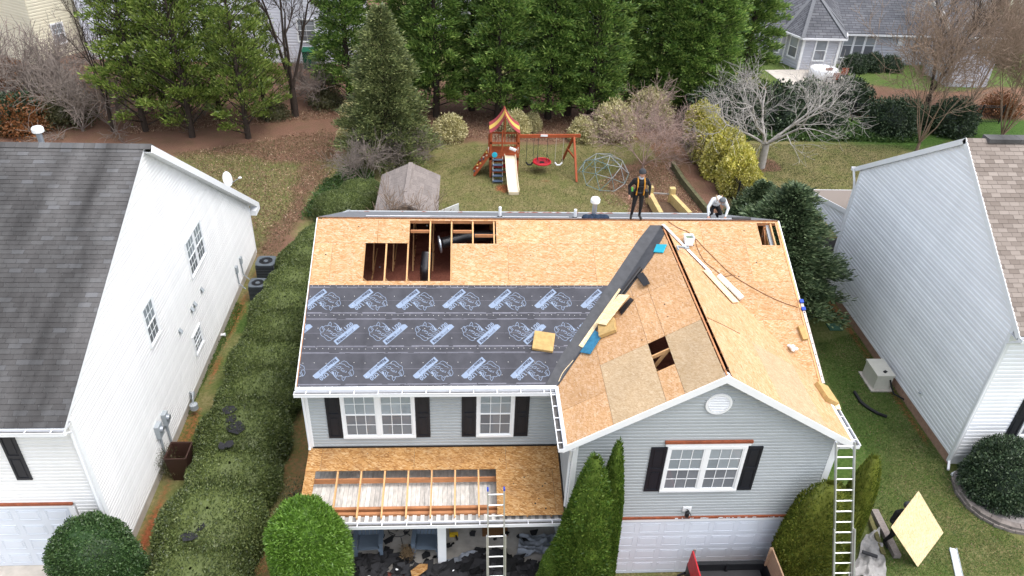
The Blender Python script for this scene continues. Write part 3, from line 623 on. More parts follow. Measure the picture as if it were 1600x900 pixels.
for r in range(3):
    top = vrow[r+1]+(.10 if r < 2 else 0); hh = .0142+.0022*(2-r) if False else .0142+.0022*r
    reg = [(XL-.01, 0), (XW-.02, 0), (XC, vm(YV)), (XC, VR), (XL-.01, VR)]
    poly = clip([(XL-.01, vrow[r]), (8, vrow[r]), (8, top), (XL-.01, top)], reg)
    st_ = MB().prism([MF.at(u, v, hh) for u, v in poly], MF.N*.0016).build('underlayment_strip', ul_m, H_); strips.append(st_)
    hp = hh+.0022
    lim = lambda v: XW+v/math.hypot(1, KM)*KM/KW-.35
    mb = MB()                                            # printed guide lines
    for v, w_ in ((vrow[r]+.09, .010), (vrow[r]+.115, .022), (vrow[r+1]-.07, .018), (vrow[r+1]-.095, .008), ((vrow[r]+vrow[r+1])/2, .006)):
        u = XL+.02
        while u < lim(v):
            l = random.uniform(.3, 1.2) if w_ > .007 else .5; e = min(u+l, lim(v))
            if e-u > .05: rib(mb, [(u, v), (e, v)], w_*random.uniform(.6, 1.1), 0)
            u += l+(random.uniform(.02, .3) if w_ > .007 else .02)
    o = mb.build('printed_guide_lines', m_line, st_); o.matrix_basis = Matrix.Translation(MF.O+MF.N*hp) @ bas
    cap = MB().lathe([(.016, 0), (.014, .003)], (0, 0, 0), 6).mesh('cap_nail', m_cap)
    mbn = MB()
    for v, st2 in ((vrow[r]+.04, .155), (vrow[r]+.34, .31), (vrow[r+1]-.36, .31)) + (((vrow[3]-.03, .16),) if r == 2 else ()):
        u = XL+.06
        while u < lim(v):
            mbn.lathe([(.011, 0), (.009, .003)], (u+random.uniform(-.02, .02), v+random.uniform(-.012, .012), 0), 5); u += st2*random.uniform(.85, 1.15)
    o = mbn.build('cap_nails', m_cap, st_); o.matrix_basis = Matrix.Translation(MF.O+MF.N*hp) @ bas; stuff(o)
    y, xs, flip = rows_px[r]
    for x in xs:
        u, v = MF.px(x, y); me = logo
        loc = Matrix.Translation(MF.at(u, v, hp+.0006)) @ bas @ Matrix.Rotation(math.pi if flip else 0, 4, 'Z')
        half = .56
        if u-half < XL:
            me = logo.copy(); bm = bmesh.new(); bm.from_mesh(me); s = -1 if flip else 1
            bmesh.ops.bisect_plane(bm, geom=bm.verts[:]+bm.edges[:]+bm.faces[:], plane_co=((XL+.01-u)*s, 0, 0), plane_no=(-s, 0, 0), clear_outer=True); bm.to_mesh(me); bm.free()
        o = place('printed_logo', me, st_); o.matrix_basis = loc
# ---- valley membrane
vl = lambda Y, dx: (XW+(Y-YE)*KM/KW+dx, vm(Y))
ys = [14.83, 15.6, 16.4, 17.3, 18.2, 19.0, 19.5]
poly = [vl(y, .0) for y in ys]+[vl(y, -d) for y, d in zip(ys[::-1], (.36, .42, .42, .42, .42, .42, .30))]
MB().prism([MF.at(u, v, .0225) for u, v in poly], MF.N*.002).build('valley_membrane', m_membrane, H_)
poly = [(y, vw(vl(y, 0)[0]-XW)) for y in ys]+[(y, vw(vl(y, 0)[0]-XW)+d) for y, d in zip(ys[::-1], (.02, .42, .52, .40, .18, .10, .06))]
MB().prism([WLp.at(y, min(v, slot), .0225) for y, v in poly], WLp.N*.002).build('valley_membrane', m_membrane, H_)
mb = MB(); pts = [MF.at(*vl(y, -.05+.03*math.sin(y*9)), .0262) for y in np.linspace(14.95, 15.5, 9)]; mb.tube(pts, .009, 4); mb.build('torn_edge', m_osbc, H_)
# ---- eaves, fascia and gutters
MB().box((XL-.04, YE-.02, ZE-.15), (XW+.1, YE+.004, ZE-.012)).build('fascia', m_white, H_); MB().box((LWX, YE+.004, ZE-.16), (XW+.1, LFY, ZE-.145)).build('soffit', m_white, H_)
dedge = MB().prism([MF.at(XL-.02, -.035, .0175), MF.at(XW, -.035, .0175), MF.at(XW, .04, .0275), MF.at(XL-.02, .04, .0275)], MF.N*.002).build('drip_edge', m_whitemet, H_)
gutter(H_, (XL-.07, YE-.022, ZE-.045), (XW-.02, YE-.022, ZE-.045), (0, -1, 0), 11, .13)
MB().box((XW-.02, YW, ZE-.15), (XW+.004, YE+.1, ZE-.012)).build('fascia', m_white, H_); MB().box((XW+.004, YW+.01, ZE-.16), (2.62, YE+.1, ZE-.145)).build('soffit', m_white, H_)
gutter(H_, (XW-.022, YE-.02, ZE-.045), (XW-.022, YW-.05, ZE-.045), (-1, 0, 0), 5, .13)
MB().prism([WLp.at(YW-.02, -.03, .014), WLp.at(YE, -.03, .014), WLp.at(YE, .06, .0145), WLp.at(YW-.02, .06, .0145)], WLp.N*.002).build('drip_edge', m_whitemet, H_)
MB().box((XR-.004, YW, ZE-.15), (XR+.02, 14.82, ZE-.012)).build('fascia', m_white, H_); MB().box((9.04, YW+.01, ZE-.16), (XR-.004, 14.8, ZE-.145)).build('soffit', m_white, H_)
gutter(H_, (XR+.022, YW-.05, ZE-.045), (XR+.022, 14.3, ZE-.045), (1, 0, 0), 4, .13)
MB().prism([WRp.at(YW-.02, -.04, .014), WRp.at(14.5, -.04, .014), WRp.at(14.5, .09, .0145), WRp.at(YW-.02, .09, .0145)], WRp.N*.002).build('drip_edge', m_whitemet, H_)
MB().beam((XR+.12, 13.95, ZE-.03), (XR+.16, 14.25, ZE-.02), .12, .03).build('gutter_end_piece', m_osbc, H_)
ds = MB(); ds.tube([(LWX-.02, YE-.08, ZE-.15), (LWX-.02, LFY-.07, ZE-.35), (LWX-.02, LFY-.075, 2.85), (LWX-.02, LFY-.13, 2.78)], .035, 6); ds.build('downspout', m_whitemet, H_)
ds = MB(); ds.tube([(XW+.1, YW+.1, ZE-.15), (2.56, YW+.2, ZE-.4), (2.57, 13.1, 4.2), (2.57, 13.1, 2.6)], .035, 6); ds.build('downspout', m_whitemet, H_)
MB().box((9.02, WFY-.12, ZE-.3), (XR+.02, WFY-.02, ZE-.16)).build('eave_return', m_white, H_)
# ---- windows, shutters, gable vent
fU, fN = (1, 0, 0), (0, -1, 0)
pl_, pr_ = onY(537, 681, LFY-.07), onY(650, 681, LFY-.07); zb = 3.2
window(H_, ((pl_.x+pr_.x)/2, LFY, zb), fU, fN, pr_.x-pl_.x-.14, 1.52, 2)
cw = (pl_.x+pr_.x)/2; hw = (pr_.x-pl_.x)/2
for s in (-1, 1): shutter(H_, (cw+s*(hw+.2), LFY-.01, zb-.07), fU, fN, .37, 1.6)
pl_, pr_ = onY(744, 679, LFY-.07), onY(802, 679, LFY-.07); cw = (pl_.x+pr_.x)/2; hw = (pr_.x-pl_.x)/2
window(H_, (cw, LFY, zb), fU, fN, 2*hw-.14, 1.52, 1)
for s in (-1, 1): shutter(H_, (cw+s*(hw+.2), LFY-.01, zb-.07), fU, fN, .37, 1.6)
cwx = (4.84+6.81)/2
window(H_, (cwx, WFY, 3.33), fU, fN, 1.80, 1.42, 2)
for s in (-1, 1): shutter(H_, (cwx+s*1.17, WFY-.01, 3.27), fU, fN, .38, 1.5)
MB().box((cwx-1.03, WFY-.07, 4.83), (cwx+1.03, WFY-.022, 4.92)).build('window_head', m_white, H_)
MB().box((cwx-1.06, WFY-.085, 4.922), (cwx+1.06, WFY-.0225, 4.99)).build('window_flashing', m_brown, H_)
vt = MB(); vt.lathe([(.31, .022), (.31, .06), (.25, .062), (.25, .03)], (XC+.02, WFY, 6.15), 28, (0, -1, 0)); vt = vt.build('gable_vent', m_white, H_)
for k in range(9):
    z = -.2+.05*k; wdt = math.sqrt(max(.245**2-z*z, .001)); MB().beam((XC+.02-wdt, WFY-.045, 6.15+z), (XC+.02+wdt, WFY-.045, 6.15+z), .022, .032, (0, -.7, .7)).build('louvre', m_white, vt)
# ---- garage door
MB().box((3.05, WFY-.05, 2.13), (8.62, WFY-.022, 2.24)).build('door_head', m_white, H_)
MB().box((3.0, WFY-.075, 2.242), (8.66, WFY-.0225, 2.30)).build('door_flashing', m_brown, H_)
fl = MB()
for k in range(26):
    x = random.uniform(5.4, 8.6); s = random.uniform(.01, .05); fl.obox((x, WFY-.0755, 2.243), (1, 0, 0), (0, 0, 1), (0, -1, 0), (0, s*2), (random.uniform(0, .02), .02+s*.6), (0, .002))
fl.build('paint_flakes', m_white, H_)
for x0, x1 in ((3.05, 3.2), (8.4, 8.56)): MB().box((x0, WFY-.048, 0), (x1, WFY-.022, 2.128)).build('door_jamb', m_white, H_)
MB().box((2.72, WFY-.015, 0), (8.9, WFY-.001, 2.27)).build('garage_surround', m_white, H_)
gd = MB().box((3.2, WFY-.03, .02), (8.4, WFY-.016, 2.128)).build('garage_door', M('garage_door_paint', (.62, .66, .72), .4, .04, 2), H_)
pm = M('garage_panel_paint', (.62, .66, .72), .4, .04, 2)
for r in range(4):
    MB().box((3.2, WFY-.0315, .02+r*.527-.004), (8.4, WFY-.0302, .02+r*.527+.004)).build('section_joint', m_grey, gd)
    for c in range(8):
        x0 = 3.2+.65*c+.07; z0 = .02+.527*r+.1; mb = MB()
        P = [(x0, z0), (x0+.51, z0), (x0+.51, z0+.33), (x0, z0+.33)]
        for (a, b), (e, f) in zip(P, P[1:]+P[:1]): mb.beam((a, WFY-.031, b), (e, WFY-.031, f), .010, .008)
        mb.box((x0+.05, WFY-.034, z0+.05), (x0+.46, WFY-.0302, z0+.28)); mb.build('door_panel', pm, gd)
lm = MB(); lm.box((5.57, WFY-.05, 2.5), (5.79, WFY-.022, 2.66)); lm = lm.build('light_mount', m_white, H_)
ll = MB(); ll.lathe([(.05, 0), (.06, .02), (.06, .14), (.03, .18)], (5.66, WFY-.16, 2.45), 8); ll.tube([(5.68, WFY-.05, 2.58), (5.68, WFY-.12, 2.62), (5.66, WFY-.16, 2.6)], .015, 5)
ll.tube([(5.72, WFY-.05, 2.55), (5.8, WFY-.12, 2.4), (5.76, WFY-.1, 2.3), (5.6, WFY-.13, 2.34)], .012, 4); ll.build('lantern', m_black, H_)
# ---- porch
PE, PZ, PT = 13.0, 2.36, 2.74
KP = (PT-PZ)/(LFY-.02-PE); PP = Plane((0, PE, PZ), (1, 0, 0), (0, 1, KP)); vp = lambda Y: (Y-PE)*math.hypot(1, KP)
PXL, PXR = -4.1, 2.56
ox0, ox1 = PP.px(488, 770)[0], PP.px(776, 770)[0]; ov0, ov1 = -.1, PP.px(640, 735)[1]
regP = [(PXL, 0), (PXR, 0), (PXR, vp(LFY-.03)), (PXL, vp(LFY-.03))]
panels(H_, PP, regP, [0, ov1, vp(LFY-.03)], 2.44, [(ox0, ox1, -.2, ov1)], m_osbo, off=.35)
x = ox0-.04; k = 0
while x < PXR:
    MB().beam(PP.at(x, .02, -.055), PP.at(x, vp(LFY-.03), -.055), .04, .1, PP.N).build('porch_rafter', m_lumber, H_); x += .612; k += 1
MB().beam(PP.at(PXL+.02, .02, -.055), PP.at(PXL+.02, vp(LFY-.03), -.055), .038, .1, PP.N).build('porch_rafter', m_lumber_red, H_)
MB().box((PXL, 13.36, 2.02), (PXR, 13.44, 2.27)).build('porch_beam', m_lumber_red, H_); MB().box((PXL, 13.2, 2.02), (PXR, 13.28, 2.26)).build('porch_beam', m_lumber_red, H_)
MB().box((PXL, 14.28, 2.2), (PXR, 14.32, 2.36)).build('porch_blocking', m_lumber_red, H_)
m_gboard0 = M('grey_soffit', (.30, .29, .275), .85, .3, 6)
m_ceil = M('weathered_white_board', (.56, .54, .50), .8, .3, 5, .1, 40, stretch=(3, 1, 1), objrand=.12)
x = PXL+.03
while x < PXR-.05: MB().box((x, 13.46, 2.04+random.uniform(0, .004)), (x+.112, LFY-.03, 2.052)).build('ceiling_board', m_ceil, H_); x += .118
x = PXL+.03
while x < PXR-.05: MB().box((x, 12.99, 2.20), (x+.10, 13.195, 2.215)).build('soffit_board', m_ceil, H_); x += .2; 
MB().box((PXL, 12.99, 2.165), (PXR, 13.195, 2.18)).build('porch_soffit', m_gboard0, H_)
MB().box((PXL, 13.285, 2.03), (PXR, 13.355, 2.06)).build('beam_plate', m_lumber_red, H_)
MB().box((PXL-.02, 12.965, 2.03), (PXR, 12.985, 2.235)).build('fascia', m_white, H_); gutter(H_, (PXL-.05, 12.962, 2.245), (PXR, 12.962, 2.245), (0, -1, 0), 11, .13)
MB().box((LWX+.05, LFY-.05, 2.74), (2.6, LFY-.0225, 2.80)).build('wall_flashing', m_black, H_)
MB().box((2.50, 13.0, 2.3), (2.6, 15.0, 2.5+.25)).build('side_flashing', m_black, H_) if False else MB().prism([(2.565, 13.0, 2.3), (2.565, 15.0, 2.68), (2.565, 15.0, 2.86), (2.565, 13.0, 2.48)], (.03, 0, 0)).build('side_flashing', m_black, H_)
MB().box((PXL+.05, 13.05, 0.0), (2.6, LFY-.03, .14)).build('porch_floor', M('porch_slab', (.33, .31, .28), .8, .3, 3, .1, 30), H_)
MB().box((PXL+.05, 12.93, 0), (2.6, 13.049, .13)).build('porch_step', M('red_brick_edge', (.2, .06, .045), .8, .3, 10), H_)
for xx in (-.55, -3.95): MB().box((xx-.11, 13.22, .14), (xx+.11, 13.42, 2.02)).build('porch_post', m_white, H_)
# ================================================================ neighbour on the left: white siding, dark shingle roof
LX = -9.03
lh = thing('neighbour_house', 'white sided two storey house with dark weathered shingle roof at the left edge', 'house', (-14, 21, 0))
FY, RY, RZ, BY, BZ, FZ = 13.22, 20.82, 8.85, 30.1, 2.2, 5.33          # front eave, ridge, back eave of the long rear slope
kf = (RZ-FZ)/(RY-FY); kb = (RZ-BZ)/(BY-RY); FWY, BWY = 13.6, 29.45
wl = MB().prism([(LX, FWY, 0), (LX, FWY, FZ+kf*(FWY-FY)-.1), (LX, RY, RZ-.12), (LX, BWY, BZ+kb*(BY-BWY)-.12), (LX, BWY, 0)], (-.12, 0, 0)).build('wall', m_sidewhite, lh)
def lrange(z):
    a = FWY+.08 if z < FZ+kf*(FWY-FY)-.14 else FY+(z-FZ+.14)/kf
    zb_ = BZ+kb*(BY-BWY)-.14; b = BWY-.06 if z < zb_ else BY-(z-BZ+.14)/kb
    return (a, b)
siding(wl, (LX, 0, 0), (0, 1, 0), (1, 0, 0), .32, RZ-.16, lrange, .125, m_sidewhite)
MB().box((LX-.02, FWY, 0), (LX+.015, BWY, .31)).build('foundation', m_concrete, lh)
wf = MB().box((-22, FWY, 0), (LX-.12, FWY+.12, FZ-.1)).build('wall', m_sidewhite, lh)
siding(wf, (0, FWY, 0), (1, 0, 0), (0, -1, 0), 2.42, FZ-.12, lambda z: (-22, LX-.06), .115, m_sidewhite)
siding(wf, (0, FWY, 0), (1, 0, 0), (0, -1, 0), .1, 2.42, lambda z: (-9.66, LX-.06), .115, m_sidewhite)
MB().box((-22, BWY-.1, 0), (LX-.12, BWY, BZ)).build('wall', m_sidewhite, lh)
MB().box((LX-.07, FWY-.04, .05), (LX+.035, FWY+.09, FZ-.12)).build('corner_board', m_white, lh); MB().box((LX-.06, BWY-.06, .1), (LX+.03, BWY+.03, 2.5)).build('corner_board', m_white, lh)
LP = Plane((0, FY, FZ), (1, 0, 0), (0, 1, kf)); LB = Plane((0, BY, BZ), (1, 0, 0), (0, -1, kb)); RXE = LX+.06
lv = (RY-FY)*math.hypot(1, kf); lbv = (BY-RY)*math.hypot(1, kb)
MB().prism([LP.at(-24, 0, -.02), LP.at(RXE, 0, -.02), LP.at(RXE, lv, -.02), LP.at(-24, lv, -.02)], LP.N*.022).build('roof_deck', m_oldsh, lh)
MB().prism([LB.at(-24, 0, -.02), LB.at(RXE+.2, 0, -.02), LB.at(RXE+.2, lbv, -.02), LB.at(-24, lbv, -.02)], LB.N*.03).build('back_roof', m_oldsh, lh)
sh_m, nt, bs, N, L = newmat('weathered_dark_shingle')
vec = coords(nt, (1, 1, 1)); oi = N.new('ShaderNodeObjectInfo'); gg = N.new('ShaderNodeNewGeometry'); tcw = N.new('ShaderNodeNewGeometry')
mpw = N.new('ShaderNodeMapping'); mpw.inputs['Scale'].default_value = (.75, .16, .16); L.new(tcw.outputs['Position'], mpw.inputs[0])
stain = noise(nt, mpw.outputs[0], 1.1, 4, .6)
add = N.new('ShaderNodeMath'); add.operation = 'ADD'; L.new(oi.outputs['Random'], add.inputs[0]); L.new(gg.outputs['Random Per Island'], add.inputs[1])
fr_ = N.new('ShaderNodeMath'); fr_.operation = 'FRACT'; L.new(add.outputs[0], fr_.inputs[0])
cc = ramp(nt, fr_.outputs[0], [(0, (.066, .063, .062)), (.5, (.076, .073, .072)), (.85, (.084, .082, .081)), (1, (.102, .102, .105))])
cc = scalecol(nt, cc, maprange(nt, stain, .36, .66, .5, 1.35)); mg = N.new('ShaderNodeMapping'); mg.inputs['Scale'].default_value = (30, 30, 30); L.new(tcw.outputs['Position'], mg.inputs[0])
gr = noise(nt, mg.outputs[0], 2.5, 3); cc = scalecol(nt, cc, maprange(nt, gr, .3, .7, .8, 1.2)); L.new(cc, bs.inputs['Base Color'])
bs.inputs['Roughness'].default_value = .9; bs.inputs['Specular IOR Level'].default_value = .25; addbump(nt, bs, gr, .4, .004)
def lvis(u, v):
    p = LP.at(u+.15, v+.05)-CAM; d = p.dot(fwd); x = 800+FPX*p.dot(cr)/d; return x > -8 and u < RXE
shingles(lh, LP, -24, RXE+.01, lv-.05, .305, .142, sh_m, lvis)
rc = MB(); x = -24
while x < RXE+.02: rc.prism([(x, RY-.16, RZ-.16*kf+.03), (x+.3, RY-.16, RZ-.16*kf+.03), (x+.3, RY, RZ+.045), (x+.3, RY+.16, RZ-.16*kb+.03), (x, RY+.16, RZ-.16*kb+.03), (x, RY, RZ+.045)][:3]+[(x, RY, RZ+.045)], (0, 0, .012)); rc.prism([(x, RY, RZ+.045), (x+.3, RY, RZ+.045), (x+.3, RY+.16, RZ-.16*kb+.03), (x, RY+.16, RZ-.16*kb+.03)], (0, 0, .012)); x += .305
rc.build('ridge_vent_cap', sh_m, lh)
MB().prism([LP.at(RXE-.02, -.02, -.12), LP.at(RXE-.02, lv+.01, -.12), LP.at(RXE-.02, lv+.01, -.021), LP.at(RXE-.02, -.02, -.021)], (.015, 0, 0)).build('rake_trim', m_white, lh)
MB().prism([LB.at(RXE+.2, -.02, -.2), LB.at(RXE+.2, lbv+.02, -.2), LB.at(RXE+.2, lbv+.02, .012), LB.at(RXE+.2, -.02, .012)], (.025, 0, 0)).build('rake_trim', m_white, lh)
MB().prism([LB.at(LX-.02, -.02, -.20), LB.at(LX-.02, lbv, -.20), LB.at(LX-.02, lbv, -.185), LB.at(LX-.02, -.02, -.185)], (.29, 0, 0)).build('rake_soffit', m_white, lh)
MB().box((LX-.02, BWY+.02, BZ-.28), (RXE+.22, BY+.03, BZ-.05)).build('eave_return', m_white, lh)
MB().box((-22, FY, FZ-.16), (LX+.06, FY+.02, FZ-.03)).build('fascia', m_white, lh); MB().box((-22, FY+.02, FZ-.17), (LX+.02, FWY-.05, FZ-.155)).build('soffit', m_white, lh)
gutter(lh, (-18, FY-.003, FZ-.05), (LX+.07, FY-.003, FZ-.05), (0, -1, 0), 16, .12)
sN, sU = (1, 0, 0), (0, 1, 0)
window(lh, (LX, 22.85, 3.62), sU, sN, 1.60, 1.28, 2, blind=m_blind, casing=.045, lower=m_glasss, label='twin window high on the white side wall')
window(lh, (LX, 18.49, 3.80), sU, sN, .74, 1.24, 1, casing=.045, blind=m_blind, label='single upper window on the white side wall')
window(lh, (LX, 21.35, 1.22), sU, sN, .76, .70, 1, casing=.045, blind=m_darkroom, label='small low window on the white side wall')
for (y, z) in ((22.61, 2.75), (21.75, 2.74), (21.45, 2.74), (20.19, 2.8)):
    mb = MB(); mb.box((LX+.018, y-.09, z-.09), (LX+.03, y+.09, z+.09)); mb.prism([(LX+.03, y-.07, z+.08), (LX+.03, y+.07, z+.08), (LX+.11, y+.07, z-.04), (LX+.11, y-.07, z-.04)], (0, 0, -.03)); mb.build('wall_vent', m_grey, lh)
pw = onY(25, 706, FWY); window(lh, (-13.05, FWY, 3.35), fU, fN, 1.75, 1.45, 2, label='front window at the far left')
shutter(lh, (onY(22, 706, FWY).x, FWY-.012, 3.3), fU, fN, .36, 1.55)
MB().box((-22, FWY-.06, 2.30), (-9.72, FWY-.022, 2.40)).build('door_head', m_white, lh); MB().box((-22, FWY-.085, 2.402), (-9.70, FWY-.0225, 2.47)).build('door_flashing', m_brown, lh)
MB().box((-9.84, FWY-.055, .0), (-9.70, FWY-.0225, 2.298)).build('door_jamb', m_white, lh)
gd2 = MB().box((-14.8, FWY-.03, .03), (-9.84, FWY-.001, 2.3)).build('garage_door', pm, lh)
for r in range(4):
    for c in range(7):
        x0 = -9.84-.7*(c+1)+.09; z0 = .1+.56*r+.06; mb = MB(); P_ = [(x0, z0), (x0+.53, z0), (x0+.53, z0+.34), (x0, z0+.34)]
        for (a, b), (e, f) in zip(P_, P_[1:]+P_[:1]): mb.beam((a, FWY-.034, b), (e, FWY-.034, f), .016, .016)
        mb.box((x0+.05, FWY-.04, z0+.05), (x0+.48, FWY-.0302, z0+.29)); mb.build('door_panel', pm, gd2)
dst = MB(); dst.tube([(LX+.05, FY-.06, FZ-.16), (LX-.02, FWY-.1, FZ-.4), (LX-.02, FWY-.09, .3)], .04, 6); dst.build('downspout', m_whitemet, lh)
MB().lathe([(.05, 0), (.05, .12), (.07, .12), (.07, .16)], (LX+.02, 19.5+4.0, .12), 8, (1, 0, .1)).build('dryer_outlet', m_whitemet, lh)
# ================================================================ neighbour on the right: pale blue siding
RX = 15.53
rh = thing('neighbour_house', 'pale blue sided house with brown shingle roof at the right edge', 'house', (20, 22, 0))
rFY, rRY, rRZ, rBY, rFZ, rBZ = 16.35, 21.6, 9.1, 27.25, 5.45, 5.5; k1 = (rRZ-rFZ)/(rRY-rFY); k2 = (rRZ-rBZ)/(rBY-rRY)
wr_ = MB().prism([(RX, 16.75, 0), (RX, 16.75, rFZ+k1*.4-.1), (RX, rRY, rRZ-.1), (RX, 26.95, rBZ+k2*.3-.1), (RX, 26.95, 0)], (.12, 0, 0)).build('wall', m_sideblue, rh)
def rrange(z):
    a = 16.83 if z < rFZ+k1*.48-.12 else rFY+(z-rFZ+.12)/k1; b = 26.88 if z < rBZ+k2*.37-.12 else rBY-(z-rBZ+.12)/k2; return (-b, -a)
siding(wr_, (RX, 0, 0), (0, -1, 0), (-1, 0, 0), .34, rRZ-.14, rrange, .15, m_sideblue)
MB().box((RX-.016, 16.75, 0), (RX+.02, 26.95, .33)).build('foundation', m_found, rh)
wf2 = MB().box((RX+.12, 16.75, 0), (30, 16.87, rFZ-.1)).build('wall', m_sideblue, rh)
siding(wf2, (0, 16.75, 0), (1, 0, 0), (0, -1, 0), .34, rFZ-.1, lambda z: (RX+.06, 30), .15, m_sideblue)
MB().box((RX+.12, 26.83, 0), (30, 26.95, rBZ-.1)).build('wall', m_sideblue, rh)
MB().box((RX-.04, 16.7, .1), (RX+.07, 16.83, rFZ+.05)).build('corner_board', m_white, rh); MB().box((RX-.035, 26.86, .1), (RX+.06, 26.98, rBZ+.0)).build('corner_board', m_white, rh)
RPf = Plane((0, rFY, rFZ), (1, 0, 0), (0, 1, k1)); RPb = Plane((0, rBY, rBZ), (1, 0, 0), (0, -1, k2)); rv1 = (rRY-rFY)*math.hypot(1, k1); rv2 = (rBY-rRY)*math.hypot(1, k2)
rs_m, nt, bs, N, L = newmat('brown_shingle'); oi = N.new('ShaderNodeObjectInfo'); gg = N.new('ShaderNodeNewGeometry')
add = N.new('ShaderNodeMath'); add.operation = 'ADD'; L.new(oi.outputs['Random'], add.inputs[0]); L.new(gg.outputs['Random Per Island'], add.inputs[1])
fr_ = N.new('ShaderNodeMath'); fr_.operation = 'FRACT'; L.new(add.outputs[0], fr_.inputs[0])
L.new(ramp(nt, fr_.outputs[0], [(0, (.17, .14, .12)), (.5, (.225, .19, .165)), (1, (.28, .24, .21))]), bs.inputs['Base Color']); bs.inputs['Roughness'].default_value = .9; bs.inputs['Specular IOR Level'].default_value = .2
MB().prism([RPf.at(RX-.08, 0, -.02), RPf.at(32, 0, -.02), RPf.at(32, rv1, -.02), RPf.at(RX-.08, rv1, -.02)], RPf.N*.022).build('roof_deck', rs_m, rh)
MB().prism([RPb.at(RX-.08, 0, -.02), RPb.at(32, 0, -.02), RPb.at(32, rv2, -.02), RPb.at(RX-.08, rv2, -.02)], RPb.N*.03).build('back_roof', rs_m, rh)
def rvis(u, v):
    p = RPf.at(u+.15, v+.05)-CAM; d = p.dot(fwd); return 800+FPX*p.dot(cr)/d < 1608
shingles(rh, RPf, RX-.1, 30, rv1-.04, .30, .145, rs_m, rvis)
rc = MB(); x = RX+.55
while x < 31: rc.box((x, rRY-.2, rRZ-.07), (x+.99, rRY+.2, rRZ+.055)); x += 1.0
rc.build('ridge_vent', sh_m, rh)
for pl, l_ in ((RPf, rv1), (RPb, rv2)):
    MB().prism([pl.at(RX-.11, -.02, -.16), pl.at(RX-.11, l_+.01, -.16), pl.at(RX-.11, l_+.01, .012), pl.at(RX-.11, -.02, .012)], (.03, 0, 0)).build('rake_trim', m_white, rh)
MB().box((RX-.1, rFY, rFZ-.16), (30, rFY+.02, rFZ-.03)).build('fascia', m_white, rh); gutter(rh, (RX-.08, rFY-.003, rFZ-.05), (24, rFY-.003, rFZ-.05), (0, -1, 0), 14, .12)
MB().box((RX-.1, rFY+.02, rFZ-.17), (30, 16.75, rFZ-.155)).build('soffit', m_white, rh)
gutter(rh, (RX-.2, rBY+.003, rBZ-.05), (24, rBY+.003, rBZ-.05), (0, 1, 0), 12, .12)
dsp = MB(); dsp.tube([(RX-.12, rBY+.06, rBZ-.12), (RX-.1, 27.05, rBZ-.5), (RX-.04, 27.02, rBZ-.8), (RX-.04, 27.02, .3)], .045, 6); dsp.build('downspout', m_whitemet, rh)
dsp = MB(); dsp.tube([(RX-.06, rFY-.06, rFZ-.15), (RX-.06, 16.7, rFZ-.5), (RX-.06, 16.68, .25), (RX-.2, 16.4, .1)], .04, 6); dsp.build('downspout', m_whitemet, rh)
q = onX(1407, 588, RX)
mb = MB(); mb.box((RX-.03, 19.0, .85), (RX-.018, 19.18, 1.05)); mb.build('spigot_plate', m_whitemet, rh); MB().lathe([(.03, 0), (.03, .06)], (RX-.03, 19.09, .95), 8, (-1, 0, 0)).build('spigot', m_grey, rh)
wq = onY(1582, 672, 16.75)
shutter(rh, (wq.x-.02, 16.738, 1.25), fU, fN, .36, 1.6); window(rh, (wq.x+.75, 16.75, 1.3), fU, fN, 1.0, 1.5, 1, label='front window behind the dark shrub')
# rear screened porch of that house
px0 = 15.82; PRp = Plane((0, 31.2, 2.5), (1, 0, 0), (0, -1, .25)); lpr = 4.2*math.hypot(1, .25)
MB().prism([PRp.at(px0-.03, 0), PRp.at(22, 0), PRp.at(22, lpr), PRp.at(px0-.03, lpr)], PRp.N*.03).build('porch_roof', rs_m, rh)
MB().prism([PRp.at(px0-.06, -.02, -.16), PRp.at(px0-.06, lpr, -.16), PRp.at(px0-.06, lpr, .035), PRp.at(px0-.06, -.02, .035)], (.028, 0, 0)).build('porch_rake', m_white, rh)
pw_ = MB().prism([(px0+.05, 27.0, 2.05), (px0+.05, 27.0, 3.4), (px0+.05, 31.0, 2.42), (px0+.05, 31.0, 2.05)], (.08, 0, 0)).build('porch_side_wall', m_sideblue, rh)
siding(pw_, (px0+.05, 0, 0), (0, -1, 0), (-1, 0, 0), 2.05, 3.35, lambda z: (-min(31.0, 31.2-(z-2.5+.1)/.25), -27.0), .15, m_sideblue)
MB().box((px0-.05, 31.2, 2.36), (22, 31.23, 2.52)).build('fascia', m_white, rh); gutter(rh, (px0-.08, 31.232, 2.47), (22, 31.232, 2.47), (0, 1, 0), 8, .11)
for y in (27.4, 29.2, 30.95): MB().box((px0+.05, y-.05, 0), (px0+.13, y+.05, 2.049)).build('porch_post', m_white, rh)
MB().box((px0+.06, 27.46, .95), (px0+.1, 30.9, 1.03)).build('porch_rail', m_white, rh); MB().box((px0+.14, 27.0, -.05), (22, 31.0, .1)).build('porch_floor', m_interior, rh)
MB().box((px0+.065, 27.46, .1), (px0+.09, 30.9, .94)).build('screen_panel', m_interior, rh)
ds2 = MB(); ds2.tube([(px0-.04, 31.27, 2.38), (px0-.04, 31.2, 2.2), (px0-.03, 31.05, 2.0), (px0-.03, 31.05, .3)], .045, 6); ds2.build('downspout', m_whitemet, rh)
